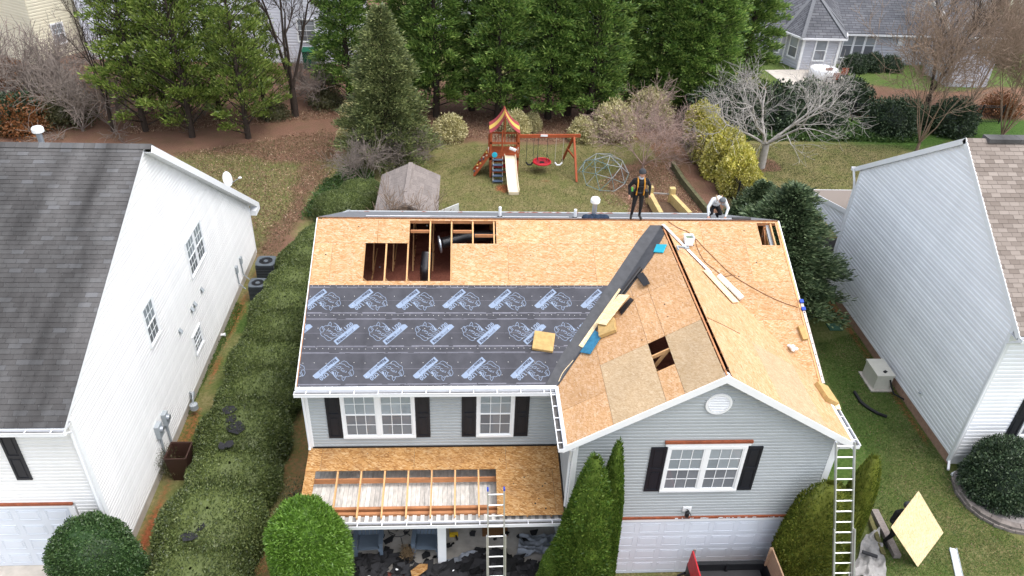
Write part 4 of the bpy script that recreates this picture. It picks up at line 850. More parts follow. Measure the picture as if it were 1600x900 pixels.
# ================================================================ house beyond the back fence, right
bh = thing('back_house', 'lilac grey house with dark hipped bay roof beyond the back fence', 'house', (29, 60, 0))
by = 58.2; gz_ = onY(1360, 53, by-.3).z
bx0, bx1 = onY(1192, 90, by).x, onY(1470, 90, by).x+4
wb = MB().box((bx0, by, 0), (bx1, by+.15, gz_-.05)).build('wall', m_sideback, bh)
siding(wb, (0, by, 0), (1, 0, 0), (0, -1, 0), .1, gz_-.06, lambda z: (bx0, bx1), .2, m_sideback)
MB().box((bx0, by+.15, 0), (bx0+.15, by+8, gz_)).build('wall', m_sideback, bh)
BP = Plane((0, by-.4, gz_), (1, 0, 0), (0, 1, .62))
dsh, nt, bs, N, L = newmat('charcoal_shingle_courses'); vec = coords(nt); bk = N.new('ShaderNodeTexBrick'); bk.inputs['Scale'].default_value = 1
bk.inputs['Brick Width'].default_value = .6; bk.inputs['Row Height'].default_value = .2; bk.inputs['Mortar Size'].default_value = .018
for nm, c_ in (('Color1', (.075, .078, .09, 1)), ('Color2', (.125, .128, .14, 1)), ('Mortar', (.03, .03, .036, 1))): bk.inputs[nm].default_value = c_
L.new(vec, bk.inputs['Vector']); L.new(scalecol(nt, bk.outputs[0], maprange(nt, noise(nt, vec, .6, 4), .3, .7, .8, 1.2)), bs.inputs['Base Color']); bs.inputs['Roughness'].default_value = .9
addbump(nt, bs, bk.outputs['Fac'], -.5, .02)
MB().prism([BP.at(bx0-.4, 0), BP.at(bx1+.4, 0), BP.at(bx1+.4, 8), BP.at(bx0-.4, 8)], BP.N*.05).build('roof', dsh, bh)
Bk2 = Plane((0, BP.at(0, 8).y*2-(by-.4), gz_), (1, 0, 0), (0, -1, .62)); MB().prism([Bk2.at(bx0-.4, 0), Bk2.at(bx1+.4, 0), Bk2.at(bx1+.4, 8), Bk2.at(bx0-.4, 8)], Bk2.N*.05).build('roof', dsh, bh)
gutter(bh, (bx0-.4, by-.41, gz_), (bx1+.4, by-.41, gz_), (0, -1, 0), 2, .14)
c0 = onY(1220, 85, by-.3).x; c1 = onY(1313, 85, by-.3).x; cm = (c0+c1)/2; hwid = (c1-c0)/2; dp = 1.7
bp = [(c0+.3, by-.02), (c0+.95, by-dp), (c1-.95, by-dp), (c1-.3, by-.02)]
bayw = MB().prism([(x, y, 0) for x, y in bp], (0, 0, gz_-.02)).build('bay_wall', m_sideback, bh)
for (a, b) in zip(bp[:-1], bp[1:]):
    A_, B_2 = V3((*a, 0)), V3((*b, 0)); U_ = (B_2-A_).normalized(); N_ = V3((U_.y, -U_.x, 0)); Lw = (B_2-A_).length
    siding(bayw, A_, U_, N_, .1, gz_-.05, lambda z: (.07, Lw-.07), .2, m_sideback)
    window(bh, A_+U_*Lw/2+V3((0, 0, .75)), U_, N_, min(.85, Lw-.7), 1.5, 1, cols=1, rows=1, blind=m_blind)
for (x, y) in bp: MB().box((x-.09, y-.09, 0), (x+.09, y+.07, gz_-.03)).build('corner_board', m_white, bh)
ap = V3((cm, by+1.3, gz_+2.55)); ev = [V3((x+(x-cm)*.22, y-.35 if y < by-1 else y-.1, gz_+.05)) for x, y in bp]; ev = [V3((ev[0].x, by+2.2, gz_+1.55))]+ev+[V3((ev[-1].x, by+2.2, gz_+1.55))]
tr_ = MB()
for a, b in zip(ev[:-1], ev[1:]): tr_.poly([a, b, ap])
tr_.poly([ap, ev[-1], V3((cm, by+4.5, gz_+2.62)), ev[0]]); tr_.build('bay_roof', dsh, bh)
for e in ev[1:-1]: MB().beam(e+V3((0, 0, .03)), ap+V3((0, 0, .04)), .26, .05).build('hip_cap', m_oldsh, bh)
for a, b in zip(ev[1:-2], ev[2:-1]): MB().beam(a-V3((0, 0, .05)), b-V3((0, 0, .05)), .12, .14).build('bay_gutter', m_whitemet, bh)
wx = onY(1337, 85, by).x; window(bh, (wx, by, .5), fU, fN, 2.5, 1.9, 3, cols=1, rows=1, label='triple window beside the bay')
wx = onY(1206, 85, by).x; window(bh, (wx, by, .8), fU, fN, .9, 1.6, 1, cols=1, rows=1)
MB().box((onY(1396, 85, by).x, by-.12, 1.5), (onY(1404, 85, by).x, by-.022, 2.1)).build('wall_box', m_whitemet, bh)
pat = []
for x, y in ((1195, 110), (1305, 108), (1327, 126), (1318, 142), (1262, 152), (1225, 132)): p = onz(x, y, 0); pat.append((p.x, p.y, -.05))
struct(MB().prism(pat, (0, 0, .08)).build('patio', m_concrete))
gs = thing('garden_shed', 'small grey garden shed with dark gable roof near the top right trees', 'shed', (40, 53, 0)); q0 = onz(1478, 136, 0)
gx_, gy_ = q0.x, q0.y; sw_ = MB().prism([(gx_, gy_, 0), (gx_+3, gy_, 0), (gx_+3, gy_, 2), (gx_+1.5, gy_, 2.9), (gx_, gy_, 2)], (0, 3.5, 0)).build('wall', m_sideback, gs); siding(sw_, (0, gy_, 0), (1, 0, 0), (0, -1, 0), .05, 2.8, lambda z: (gx_, gx_+3) if z < 2 else (gx_+(z-2)/.6, gx_+3-(z-2)/.6), .2, m_sideback)
for s, x_ in ((1, gx_-.15), (-1, gx_+3.15)): MB().prism([(x_, gy_-.2, 1.95), (x_, gy_+3.7, 1.95), (gx_+1.5, gy_+3.7, 2.98), (gx_+1.5, gy_-.2, 2.98)], (0, 0, .06)).build('roof', dsh, gs)
th_ = thing('far_house', 'pale tan building glimpsed at the top right corner', 'house', (60, 90, 0)); q0 = onz(1500, 40, 0)
fb = MB().box((q0.x, q0.y+8, 0), (q0.x+16, q0.y+16, 7)).build('wall', M('tan_wall', (.45, .38, .32), .8, .05), th_)
siding(fb, (0, q0.y+8, 0), (1, 0, 0), (0, -1, 0), .1, 6.9, lambda z: (q0.x, q0.x+16), .25, m_sidecream)
# ================================================================ houses behind the trees on the left
ch = thing('back_house', 'cream sided house behind the brush at the top left corner', 'house', (-34, 60, 0))
c0 = onz(70, 106, 0); c1 = onz(190, 74, 0)                            # its right wall runs away from us
A_ = V3((c0.x, c0.y, 0)); B_2 = V3((c1.x+.6, c1.y+1.2, 0)); U_ = (B_2-A_).normalized(); N_ = V3((U_.y, -U_.x, 0)); Lw = (B_2-A_).length
Bn = -N_
cw_ = MB().prism([A_, B_2, B_2+Bn*9, A_+Bn*9], (0, 0, 8)).build('wall', m_sidecream, ch); siding(cw_, A_, U_, N_, .4, 8, lambda z: (0, Lw), .2, m_sidecream)
siding(cw_, A_+Bn*9, -Bn, V3((-U_.x, -U_.y, 0)), .4, 8, lambda z: (0, 9), .2, m_sidecream)
MB().prism([A_+N_*.02, B_2+N_*.02, B_2+N_*.01, A_+N_*.01], (0, 0, .4)).build('foundation', m_found, ch)
for u, z, w_ in ((Lw*.22, 1.3, .8), (Lw*.22, 4.6, .8), (Lw*.62, 2.6, .75), (Lw*.8, 5.2, .8)): window(ch, A_+U_*u+V3((0, 0, z)), U_, N_, w_, 1.3, 1, cols=2, rows=2)
rt = MB(); ridge_a = A_+Bn*4.5+V3((0, 0, 11)); ridge_b = B_2+Bn*4.5+V3((0, 0, 11)); 
for e in (N_*.4, Bn*9.4): rt.prism([A_+e+V3((0, 0, 7.9)), B_2+e+V3((0, 0, 7.9)), ridge_b, ridge_a], (0, 0, .1))
rt.build('roof', dsh, ch)
for lbl, pxa, pxb, yb, wins in (('white sided house seen between the left cypresses and the bare tree', 135, 560, 97, ((.17, 1.2, 1.5), (.5, 1.2, 1.5), (.745, 4.6, 2.2), (.82, 1.6, 1.2))),):
    wh = thing('back_house', lbl, 'house', (-18, 60, 0)); a = onz(pxa, yb, 0); b = onz(pxb, yb, 0); yy = (a.y+b.y)/2
    m_w2 = M('white_blue_vinyl', (.66, .68, .74), .5, .03, 1, objrand=.03)
    ww = MB().box((a.x, yy, 0), (b.x, yy+8, 8)).build('wall', m_w2, wh); siding(ww, (0, yy, 0), (1, 0, 0), (0, -1, 0), .1, 8, lambda z: (a.x, b.x), .2, m_w2)
    for fx, z, w_ in wins: window(wh, (a.x+(b.x-a.x)*fx, yy, z), fU, fN, w_, 1.5, 2 if w_ > 1.4 else 1, cols=2, rows=2)
    MB().prism([(a.x-.4, yy-.4, 7.9), (b.x+.4, yy-.4, 7.9), (b.x+.4, yy+4, 10.6), (a.x-.4, yy+4, 10.6)], (0, 0, .1)).build('roof', dsh, wh)
    MB().prism([(a.x-.4, yy+8.4, 7.9), (b.x+.4, yy+8.4, 7.9), (b.x+.4, yy+4, 10.6), (a.x-.4, yy+4, 10.6)], (0, 0, .1)).build('roof', dsh, wh)
gp = onz(487, 100, 0); tag(MB().box((gp.x-.35, gp.y-1.2, 0), (gp.x+.45, gp.y-.5, 1.2)).prism([(gp.x-.4, gp.y-1.25, 1.2), (gp.x+.5, gp.y-1.25, 1.2), (gp.x+.5, gp.y-.45, 1.3), (gp.x-.4, gp.y-.45, 1.3)], (0, 0, .05)).build('wheelie_bin', M('green_plastic', (.01, .09, .05), .5)), 'green bin standing by the white house behind the bare tree', 'bin')
mh = thing('back_house', 'pale lilac house mostly hidden behind the tall cypress row', 'house', (6, 66, 0))
mw_ = MB().box((-4, 64, 0), (16, 72, 6.5)).build('wall', m_sideback, mh); siding(mw_, (0, 64, 0), (1, 0, 0), (0, -1, 0), .1, 6.5, lambda z: (-4, 16), .25, m_sideback)
MB().prism([(-4.4, 63.6, 6.4), (16.4, 63.6, 6.4), (16.4, 68, 9), (-4.4, 68, 9)], (0, 0, .1)).build('roof', dsh, mh)
for x in (-1, 4, 9, 13): window(mh, (x, 64, 1.2), fU, fN, 1.6, 1.5, 2, cols=2, rows=2)
# ================================================================ garden shed behind the house
sd_ = thing('garden_shed', 'weathered grey roofed shed behind the house beside the dark spruce', 'shed', (-2.4, 31, 0))
sx, sy0, sy1, sz, srz, shw = -2.43, 29.1, 32.95, 2.15, 2.78, 1.35
m_gboard = M('weathered_board', (.20, .172, .158), .85, .3, 4, .2, 30, stretch=(4, 4, 1), objrand=.12)
for s in (-1, 1):
    Pp = Plane((sx+s*shw, 0, sz), (0, 1, 0), (-s*shw, 0, srz-sz)); ll_ = math.hypot(shw, srz-sz)
    rows_ = 8
    for k in range(rows_):
        y = sy0-.1
        while y < sy1+.1:
            e = min(y+.5, sy1+.12); MB().prism([Pp.at(y+.004, ll_*k/rows_, .01), Pp.at(e-.004, ll_*k/rows_, .01), Pp.at(e-.004, ll_*(k+1)/rows_+.01, .006), Pp.at(y+.004, ll_*(k+1)/rows_+.01, .006)], Pp.N*.008).build('roof_shingle', m_gboard, sd_); y += .5
    MB().prism([Pp.at(sy0-.1, 0, -.02), Pp.at(sy1+.1, 0, -.02), Pp.at(sy1+.1, ll_, -.02), Pp.at(sy0-.1, ll_, -.02)], Pp.N*.02).build('roof_deck', m_gboard, sd_)
    MB().box((sx+s*(shw-.15)-.03, sy0, 0), (sx+s*(shw-.15)+.03, sy1, sz+.05)).build('wall', m_gboard, sd_)
    MB().beam((sx+s*(shw+.02), sy0-.12, sz-.03), (sx, sy0-.12, srz-.03), .03, .1).build('rake_board', m_gboard, sd_)
MB().beam((sx, sy0-.1, srz+.02), (sx, sy1+.1, srz+.02), .2, .03).build('ridge_cap', m_gboard, sd_); MB().beam((sx-.05, sy0+.95, srz+.045), (sx+.0, sy0+2.0, srz+.045), .16, .02).build('bare_patch', m_gboard, sd_)
for y in (sy0, sy1-.06):
    x = sx-1.2
    while x < sx+1.15: MB().prism([(x, y, 0), (x+.145, y, 0), (x+.145, y, srz-.05-abs(x+.145-sx)*.47), (x, y, srz-.05-abs(x-sx)*.47)], (0, .05, 0)).build('wall_board', m_gboard, sd_); x += .15
wb0 = onz(690, 332, .9); wq1, wq2 = onY(684, 331, 32.2), onY(717, 318, 32.2); tag(MB().prism([(wq1.x, 32.2, 0), (wq2.x, 32.2, 0), (wq2.x, 32.2, wq2.z), (wq1.x, 32.2, wq1.z)], (0, .06, .0)).build('white_board', m_white), 'white slanted board standing beside the grey shed', 'board')
# ================================================================ vegetation
def unit(a): return a/np.maximum(np.linalg.norm(a, axis=-1, keepdims=True), 1e-9)
def leaf_quads(P, D, L_, W_, r):
    n = len(P); D = unit(D); S = unit(np.cross(D, unit(r.normal(size=(n, 3))))); L_ = np.broadcast_to(L_, n)[:, None]; W_ = np.broadcast_to(W_, n)[:, None]
    m = P+D*L_*.45
    return np.stack([P, m+S*W_/2, P+D*L_, m-S*W_/2], 1).reshape(-1, 3)
def qidx(n, base=0): return (np.arange(n*4)+base).reshape(n, 4)
def seg_quads(segs, sides=4):
    """segs (n,8): p0,p1,r0,r1 -> tube quads"""
    s = np.asarray(segs, float); p0, p1, r0, r1 = s[:, :3], s[:, 3:6], s[:, 6:7], s[:, 7:8]; d = unit(p1-p0)
    ref = np.where(np.abs(d[:, 2:3]) < .9, np.array([[0, 0, 1.]]), np.array([[1., 0, 0]])); a = unit(np.cross(d, ref)); b = np.cross(a, d); vs = []
    for p, r_ in ((p0, r0), (p1, r1)):
        for k in range(sides): t = 2*math.pi*k/sides; vs.append(p+(a*math.cos(t)+b*math.sin(t))*r_)
    vs = np.stack(vs, 1); n = len(s); base = np.arange(n)[:, None]*2*sides
    q = np.concatenate([base+np.array([[k, (k+1) % sides, sides+(k+1) % sides, sides+k]]) for k in range(sides)], 0)
    return vs.reshape(-1, 3), q
class Veg:
    def __init__(s): s.v = []; s.q = []; s.n = 0
    def leaves(s, P, D, L_, W_, r):
        if len(P) == 0: return
        v = leaf_quads(np.asarray(P), np.asarray(D), L_, W_, r); s.v.append(v); s.q.append(qidx(len(P), s.n)); s.n += len(v)
    def segs(s, sg, sides=4):
        v, q = seg_quads(sg, sides); s.v.append(v); s.q.append(q+s.n); s.n += len(v)
    def raw(s, v, q): s.v.append(v); s.q.append(q+s.n); s.n += len(v)
    def mesh(s, name, mat): return rawmesh(name, np.concatenate(s.v), np.concatenate(s.q), mat)
def blob(rx, ry, rz, z0, amp, seed, nu=28, nv=14, power=2.4, shrink=1.0):
    th = np.linspace(0, 2*np.pi, nu, endpoint=False); ph = np.linspace(-.45, np.pi/2-.02, nv); T, Ph = np.meshgrid(th, ph)
    return T, Ph
def mound_point(T, Ph, rx, ry, rz, amp, seed, power):
    sg = lambda x, p: np.sign(x)*np.abs(x)**p
    e = 2/power; x = sg(np.cos(Ph), e)*sg(np.cos(T), 1); y = sg(np.cos(Ph), e)*sg(np.sin(T), 1); z = sg(np.sin(Ph), e)
    n_ = 1+amp*fbm(3*x+seed, 3*y+2*z, 1.1, seed)+amp*.5*fbm(7*x, 7*y+5*z+seed, 1.3, seed+9)
    return np.stack([x*rx*n_, y*ry*n_, z*rz*n_], -1)
def bush_mesh(name, rx, ry, rz, n, L_, W_, mat, seed, amp=.06, power=2.6, out=.75, low=-.5, core=.93, fuzz=.05):
    r = np.random.default_rng(seed); T = r.uniform(0, 2*np.pi, n); Ph = np.arcsin(r.uniform(math.sin(low), 1, n))
    P = mound_point(T, Ph, rx, ry, rz, amp, seed, power); C_ = np.array([0, 0, 0]); Nn = unit(P/np.array([rx, ry, rz])**1.0)
    P = P*(1-r.uniform(0, fuzz*2, (n, 1)))+r.normal(size=(n, 3))*.012; P[:, 2] += rz*math.sin(-low)*.98
    v = Veg(); v.leaves(P, Nn*out+r.normal(size=(n, 3))*.55, L_*r.uniform(.6, 1.3, n), W_*r.uniform(.7, 1.3, n), r)
    nu, nv = 30, 14; th = np.linspace(0, 2*np.pi, nu, endpoint=False); ph = np.linspace(low, np.pi/2-.01, nv); TT, PP_ = np.meshgrid(th, ph)
    cv = mound_point(TT.ravel(), PP_.ravel(), rx, ry, rz, amp, seed, power)*core; cv[:, 2] += rz*math.sin(-low)*.98
    I = np.arange(nu*nv).reshape(nv, nu); q = np.stack([I[:-1].ravel(), np.roll(I, -1, 1)[:-1].ravel(), np.roll(I, -1, 1)[1:].ravel(), I[1:].ravel()], 1); v.raw(cv, q)
    return v.mesh(name, mat)
ORD = 'first second third fourth fifth sixth seventh eighth ninth tenth eleventh twelfth thirteenth fourteenth fifteenth sixteenth'.split()
m_bark = M('dark_bark', (.045, .033, .026), .9, .3, 6, .4, 30); m_barkg = M('pale_grey_bark', (.36, .335, .31), .85, .25, 5, .2, 30)
m_barkt = M('tan_bark', (.23, .165, .12), .85, .3, 5); m_barkp = M('pinkish_twigs', (.34, .245, .21), .9, .25, 3); m_barkb = M('brown_grey_twigs', (.23, .19, .165), .9, .3, 3)
m_hedge = leafmat('hedge_leaf', [(0.0372, 0.0545, 0.0161), (0.0701, 0.0991, 0.0289), (0.1072, 0.1406, 0.0402), (0.1649, 0.1982, 0.0642)], .15, .25, 1.2)
m_ball = leafmat('bright_green_leaf', [(0.05, 0.11, 0.01), (0.09, 0.19, 0.02), (0.14, 0.27, 0.034), (0.2, 0.33, 0.06)], .25, .15, 1.5)
m_arb = leafmat('arborvitae_leaf', [(0.0359, 0.0759, 0.011), (0.069, 0.138, 0.0193), (0.1173, 0.2001, 0.0276), (0.1794, 0.2484, 0.0442)], .2, .3, 2.0)
m_arby = leafmat('olive_arborvitae_leaf', [(0.0463, 0.0728, 0.0106), (0.0926, 0.1323, 0.0171), (0.1521, 0.1851, 0.0264), (0.2116, 0.2248, 0.0397)], .2, .3, 2.0)
m_holly = leafmat('holly_leaf', [(0.0154, 0.0374, 0.011), (0.0308, 0.0682, 0.0187), (0.0528, 0.1012, 0.0286), (0.0935, 0.143, 0.055)], .1, .25, 2)
m_hollyd = leafmat('dark_holly_leaf', [(0.0168, 0.0312, 0.0168), (0.0312, 0.0552, 0.0276), (0.054, 0.0864, 0.042), (0.102, 0.138, 0.072)], .1, .3, 1.5)
m_ley = leafmat('leyland_leaf', [(0.0543, 0.1077, 0.0249), (0.1086, 0.1973, 0.0413), (0.1846, 0.2873, 0.062), (0.3042, 0.395, 0.1033)], .25, .35, .8)
m_cyp = leafmat('light_cypress_leaf', [(0.0644, 0.1095, 0.018), (0.1223, 0.1867, 0.0321), (0.1932, 0.2576, 0.0489), (0.2834, 0.3349, 0.0902)], .25, .35, .7)
m_spr = leafmat('spruce_leaf', [(0.0599, 0.0858, 0.0321), (0.1124, 0.1429, 0.0514), (0.1799, 0.207, 0.0771), (0.2699, 0.2857, 0.1157)], .2, .3, .8)
m_ced = leafmat('cedar_leaf', [(0.0358, 0.0585, 0.03), (0.0683, 0.1057, 0.051), (0.1137, 0.1625, 0.075), (0.1869, 0.2356, 0.12)], .15, .3, .8)
m_yel = leafmat('golden_leaf', [(.26, .28, .04), (.52, .49, .09), (.70, .63, .18), (.78, .73, .32)], .25, .3, 1.6)
m_var = leafmat('cream_leaf', [(0.198, 0.187, 0.069), (0.396, 0.363, 0.161), (0.594, 0.539, 0.2875), (0.726, 0.66, 0.414)], .25, .25, 1.5)
m_ivy = leafmat('ivy_leaf', [(0.02, 0.045, 0.012), (0.04, 0.085, 0.02), (0.07, 0.12, 0.032), (0.11, 0.17, 0.05)], .15, .4, .8)
m_rust = leafmat('rust_leaf', [(.10, .035, .012), (.19, .07, .022), (.28, .12, .045), (.14, .07, .03)], .2, .3, 1)
m_olive = leafmat('olive_scrub_leaf', [(.035, .04, .016), (.07, .075, .03), (.11, .11, .05), (.15, .14, .075)], .2, .35, 1)
# ---- sheared hedge down the side of the house
hv = [bush_mesh('hedge_foliage', 1.34, 1.30, .94, 30000, .065, .031, m_hedge, 11+k, .07, 2.6, .75, -.55, .93, .05) for k in range(3)]
hedge_pos = [(-7.0, 12.4, 1.0), (-7.05, 14.2, 1.05), (-6.95, 16.0, .98), (-7.05, 17.7, 1.04), (-7.0, 19.4, .98), (-7.05, 21.1, 1.0), (-6.95, 22.7, .97), (-6.95, 24.3, 1.0), (-6.85, 25.9, .96), (-6.75, 27.7, .95), (-6.45, 29.4, .88), (-5.95, 32.6, .98), (-5.2, 34.0, .9)]
for i, (x, y, s) in enumerate(hedge_pos):
    nm = 'clipped mounded hedge bush beside the left house wall, %s from the front' % ORD[i] if i < 11 else ('round clipped bush behind the left roof corner' if i == 11 else 'clipped bush between the shed and the back lawn')
    t = thing('hedge_bush', nm, 'bush', (x, y, -.05), 'clipped bushes of the side hedge'); o = place('foliage', hv[i % 3], t, True)
    t.location.x += .28; t.rotation_euler.z = (i % 2)*math.pi; t.scale = (s, s*(1.32 if i < 11 else 1), s*(1 + .04*math.sin(i*2.3)))
    place('stem', MB().tube([(0, 0, 0), (.02, 0, .7)], [.06, .04], 6).mesh('stem', m_bark), t, True)
def bush(name, label, loc, me, group=None, rz=0., s=(1, 1, 1), h=.5, cat='shrub', bark=None):
    t = thing(name, label, cat, loc, group); place('foliage', me, t, True); t.rotation_euler.z = rz; t.scale = s
    place('stem', MB().tube([(0, 0, -.05), (.02, .01, h)], [.06, .035], 6).mesh('stem', bark or m_bark), t, True); return t
p = onz(480, 893, 0)
bush('round_bush', 'bright lime green round bush in front of the porch', (-3.82, 12.5, 0), bush_mesh('ball', 1.06, 1.06, 1.85, 46000, .11, .028, m_ball, 31, .075, 2.5, .9, -1.2, .90, .07), s=(.93, .9, .93), h=1.9)
bush('holly_bush', 'dark glossy holly mound beside the left garage door', (-9.05, 12.62, 0), bush_mesh('holly', 1.12, .98, 1.55, 32000, .07, .036, m_holly, 37, .10, 2.9, .7, -.9, .9, .08), s=(.95, .95, .96), h=1.2)
bush('holly_bush', 'large dark holly shrub at the right house corner above the block edging', (16.5, 15.55, 0), bush_mesh('holly_big', 1.35, 1.15, 1.3, 26000, .09, .042, m_hollyd, 41, .12, 2.1, .8, -.5, .82, .14), h=1.0)
# ---- columns of arborvitae
def arb_mesh(h, r_, n, mat, seed, pw=1.7):
    r = np.random.default_rng(seed); z = h*(1-np.sqrt(r.uniform(0, 1, n)))**1.0*.98+.02; t = z/h
    prof = r_*np.clip(np.minimum(1, .82+t*1.2), 0, 1)*np.clip(1-t**pw, 0, 1)**.75; th = r.uniform(0, 2*np.pi, n)
    lump = 1+.13*fbm(np.cos(th)*2.2, z*1.6+np.sin(th)*2.2, 1.2, seed)+.06*fbm(np.cos(th)*5, z*4+np.sin(th)*5, 1.3, seed+3)
    rr = prof*lump*(1-np.abs(r.normal(0, .07, n))); P = np.stack([np.cos(th)*rr, np.sin(th)*rr, z], 1)
    D = np.stack([np.cos(th)*.7, np.sin(th)*.7, np.full(n, .75)], 1)+r.normal(size=(n, 3))*.4
    v = Veg(); v.leaves(P, D, .085*r.uniform(.6, 1.3, n), .032*r.uniform(.7, 1.3, n), r)
    nu, nv = 24, 16; zz_ = np.linspace(.02, h*.97, nv); tt = zz_/h; pr = r_*np.minimum(1, .82+tt*1.2)*np.clip(1-tt**pw, 0, 1)**.75*.88
    T_ = np.linspace(0, 2*np.pi, nu, endpoint=False); cv = np.stack([np.outer(pr, np.cos(T_)).ravel(), np.outer(pr, np.sin(T_)).ravel(), np.repeat(zz_, nu)], 1); I = np.arange(nu*nv).reshape(nv, nu)
    v.raw(cv, np.stack([I[:-1].ravel(), np.roll(I, -1, 1)[:-1].ravel(), np.roll(I, -1, 1)[1:].ravel(), I[1:].ravel()], 1)); return v.mesh('arborvitae_foliage', mat)
A1 = arb_mesh(3.9, .78, 34000, m_arb, 51); A2 = arb_mesh(3.2, .95, 38000, m_arby, 53, 4.0)
def col(label, loc, me, s, rz=0):
    t = thing('arborvitae', label, 'tree', loc, 'arborvitae by the garage'); place('foliage', me, t, True); t.scale = s; t.rotation_euler.z = rz
    place('trunk', MB().tube([(0, 0, -.05), (0, 0, 1.5)], [.07, .05], 7).mesh('trunk', m_bark), t, True)
col('tall pointed arborvitae left of the garage door, the nearer one', (3.0, 12.3, 0), A1, (1.08, .88, 1.36)); col('slim pointed arborvitae left of the garage door, close to the wall', (3.55, 12.52, 0), A1, (.64, .5, 1.43), 2)
col('low green arborvitae at the porch corner', (2.3, 12.3, 0), A1, (.55, .6, .55), 4)
col('broad olive arborvitae right of the garage door behind the ladder', (8.85, 12.42, 0), A2, (.96, .5, 1.31), 0); col('narrow olive arborvitae at the right house corner beyond the ladder', (9.93, 12.75, 0), A2, (.43, .42, 1.47), 3)
# ---- branching trees
def conifer_mesh(seed, h, rmax, nb, per, leaf, wid, matf, z_low=.12, prof=1.0, up=.25, droop=.0, dens=1.0, clump=.28, gap=0):
    r = np.random.default_rng(seed); trunk = []; zs = np.linspace(0, h, 9); x = np.cumsum(r.normal(0, .03, (9, 2)), 0)
    for i in range(8): trunk.append([x[i, 0], x[i, 1], zs[i], x[i+1, 0], x[i+1, 1], zs[i+1], .17*h/10*(1-zs[i]/h)+.02, .17*h/10*(1-zs[i+1]/h)+.015])
    P, D = [], []; br = []
    for b in range(nb):
        t = z_low+(1-z_low)*((b+r.uniform(0, 1))/nb)**.9; z = t*h; th = b*2.399+r.uniform(-.4, .4)
        R_ = rmax*(np.clip((1-t)/(1-z_low), 0, 1)**prof*.93+.07)*r.uniform(.72, 1.12)
        if R_ < .1: R_ = .1
        c, s_ = math.cos(th), math.sin(th); upk = up*r.uniform(.5, 1.5)
        tip = np.array([c*R_, s_*R_, z+R_*upk-droop*R_*R_*.3]); base = np.array([0, 0, max(z-R_*.12, .3)])
        br.append([*base, *tip, .028*R_/1.5+.008, .006])
        k = max(3, int(per*R_/rmax*1.6))
        for j in range(k):
            f = (r.uniform(.25, 1))**.75; pc_ = base+(tip-base)*f+np.array([0, 0, math.sin(f*3.1)*.1*R_]); nn = int(dens*r.integers(12, 24))
            off = r.normal(size=(nn, 3))*np.array([clump, clump, clump*.5])*(.55+.6*(1-f))*min(1, R_)
            P.append(pc_+off); D.append(np.tile([c, s_, upk+.35], (nn, 1))+off*1.2/clump*.5+r.normal(size=(nn, 3))*.35)
    P = np.concatenate(P); D = np.concatenate(D); n = len(P); v = Veg(); v.leaves(P, D, leaf*r.uniform(.6, 1.4, n), wid*r.uniform(.7, 1.3, n), r)
    w_ = Veg(); w_.segs(trunk, 7); w_.segs(br, 4)
    return v.mesh('crown', matf), w_.mesh('trunk', m_bark), n
def tree(name, label, loc, meshes, rz=0, s=(1, 1, 1), group=None):
    t = thing(name, label, 'tree', loc, group); place('crown', meshes[0], t, True); place('trunk', meshes[1], t, True); t.rotation_euler.z = rz; t.scale = s; return t
leys = [conifer_mesh(61+k, 12.5, 2.1, 130, 6, .25, .08, m_ley, .05, .42, .3, 0, 1.9, .30) for k in range(3)]
for i, (x, y) in enumerate(((548, 170), (640, 172), (682, 188), (738, 178), (778, 196), (822, 172), (856, 192), (888, 186), (922, 196), (956, 176), (996, 168), (1030, 178), (1066, 185), (1100, 182), (1150, 162))):
    q = onz(x, y-6, 0); tree('cypress_tree', 'dark green cypress in the tall row behind the playset, %s from the left' % ORD[i], (q.x, q.y, 0), leys[i % 3], i*1.7, (1.0, 1.0, .95+.1*((i*7) % 3)/2), 'tall cypress row behind the playset')
cyps = [conifer_mesh(71+k, 9.5, 2.4, 80, 6, .21, .075, m_cyp, .05, .40, .6, 0, 1.35, .27) for k in range(2)]
for i, (x, y, s) in enumerate(((228, 205, 1.0), (300, 214, 1.05), (388, 216, .98), (262, 190, 1.1), (345, 186, 1.08), (418, 190, .7))):
    q = onz(x, y, 0); tree('cypress_tree', 'light green open cypress behind the left house, %s planted of the clump' % ORD[i], (q.x, q.y, 0), cyps[i % 2], i*2.3, (s, s, s), 'light green cypress clump on the left')
spr = conifer_mesh(81, 8.1, 2.75, 230, 10, .19, .055, m_spr, .03, .8, .18, .08, 1.6, .30)
q = onz(606, 250, 0); tree('spruce_tree', 'grey green pointed spruce standing in front of the cypress row', (q.x, q.y, 0), spr, .4)
ced = conifer_mesh(85, 5.7, 2.75, 190, 11, .19, .06, m_ced, .03, .8, .30, .0, 1.6, .27)
tree('evergreen_tree', 'large dark evergreen between the stripped roof and the pale blue house', (12.15, 24.9, 0), ced, .9, (1.08, 1.08, 1.0))
tree('evergreen_tree', 'smaller dark evergreen beside the crouching roofer', (12.5, 28.6, 0), ced, 2.6, (.72, .72, .72))
tree('evergreen_tree', 'low blue green evergreen behind the golden shrubs', (15.0, 31.0, 0), ced, 4.1, (.5, .55, .4))
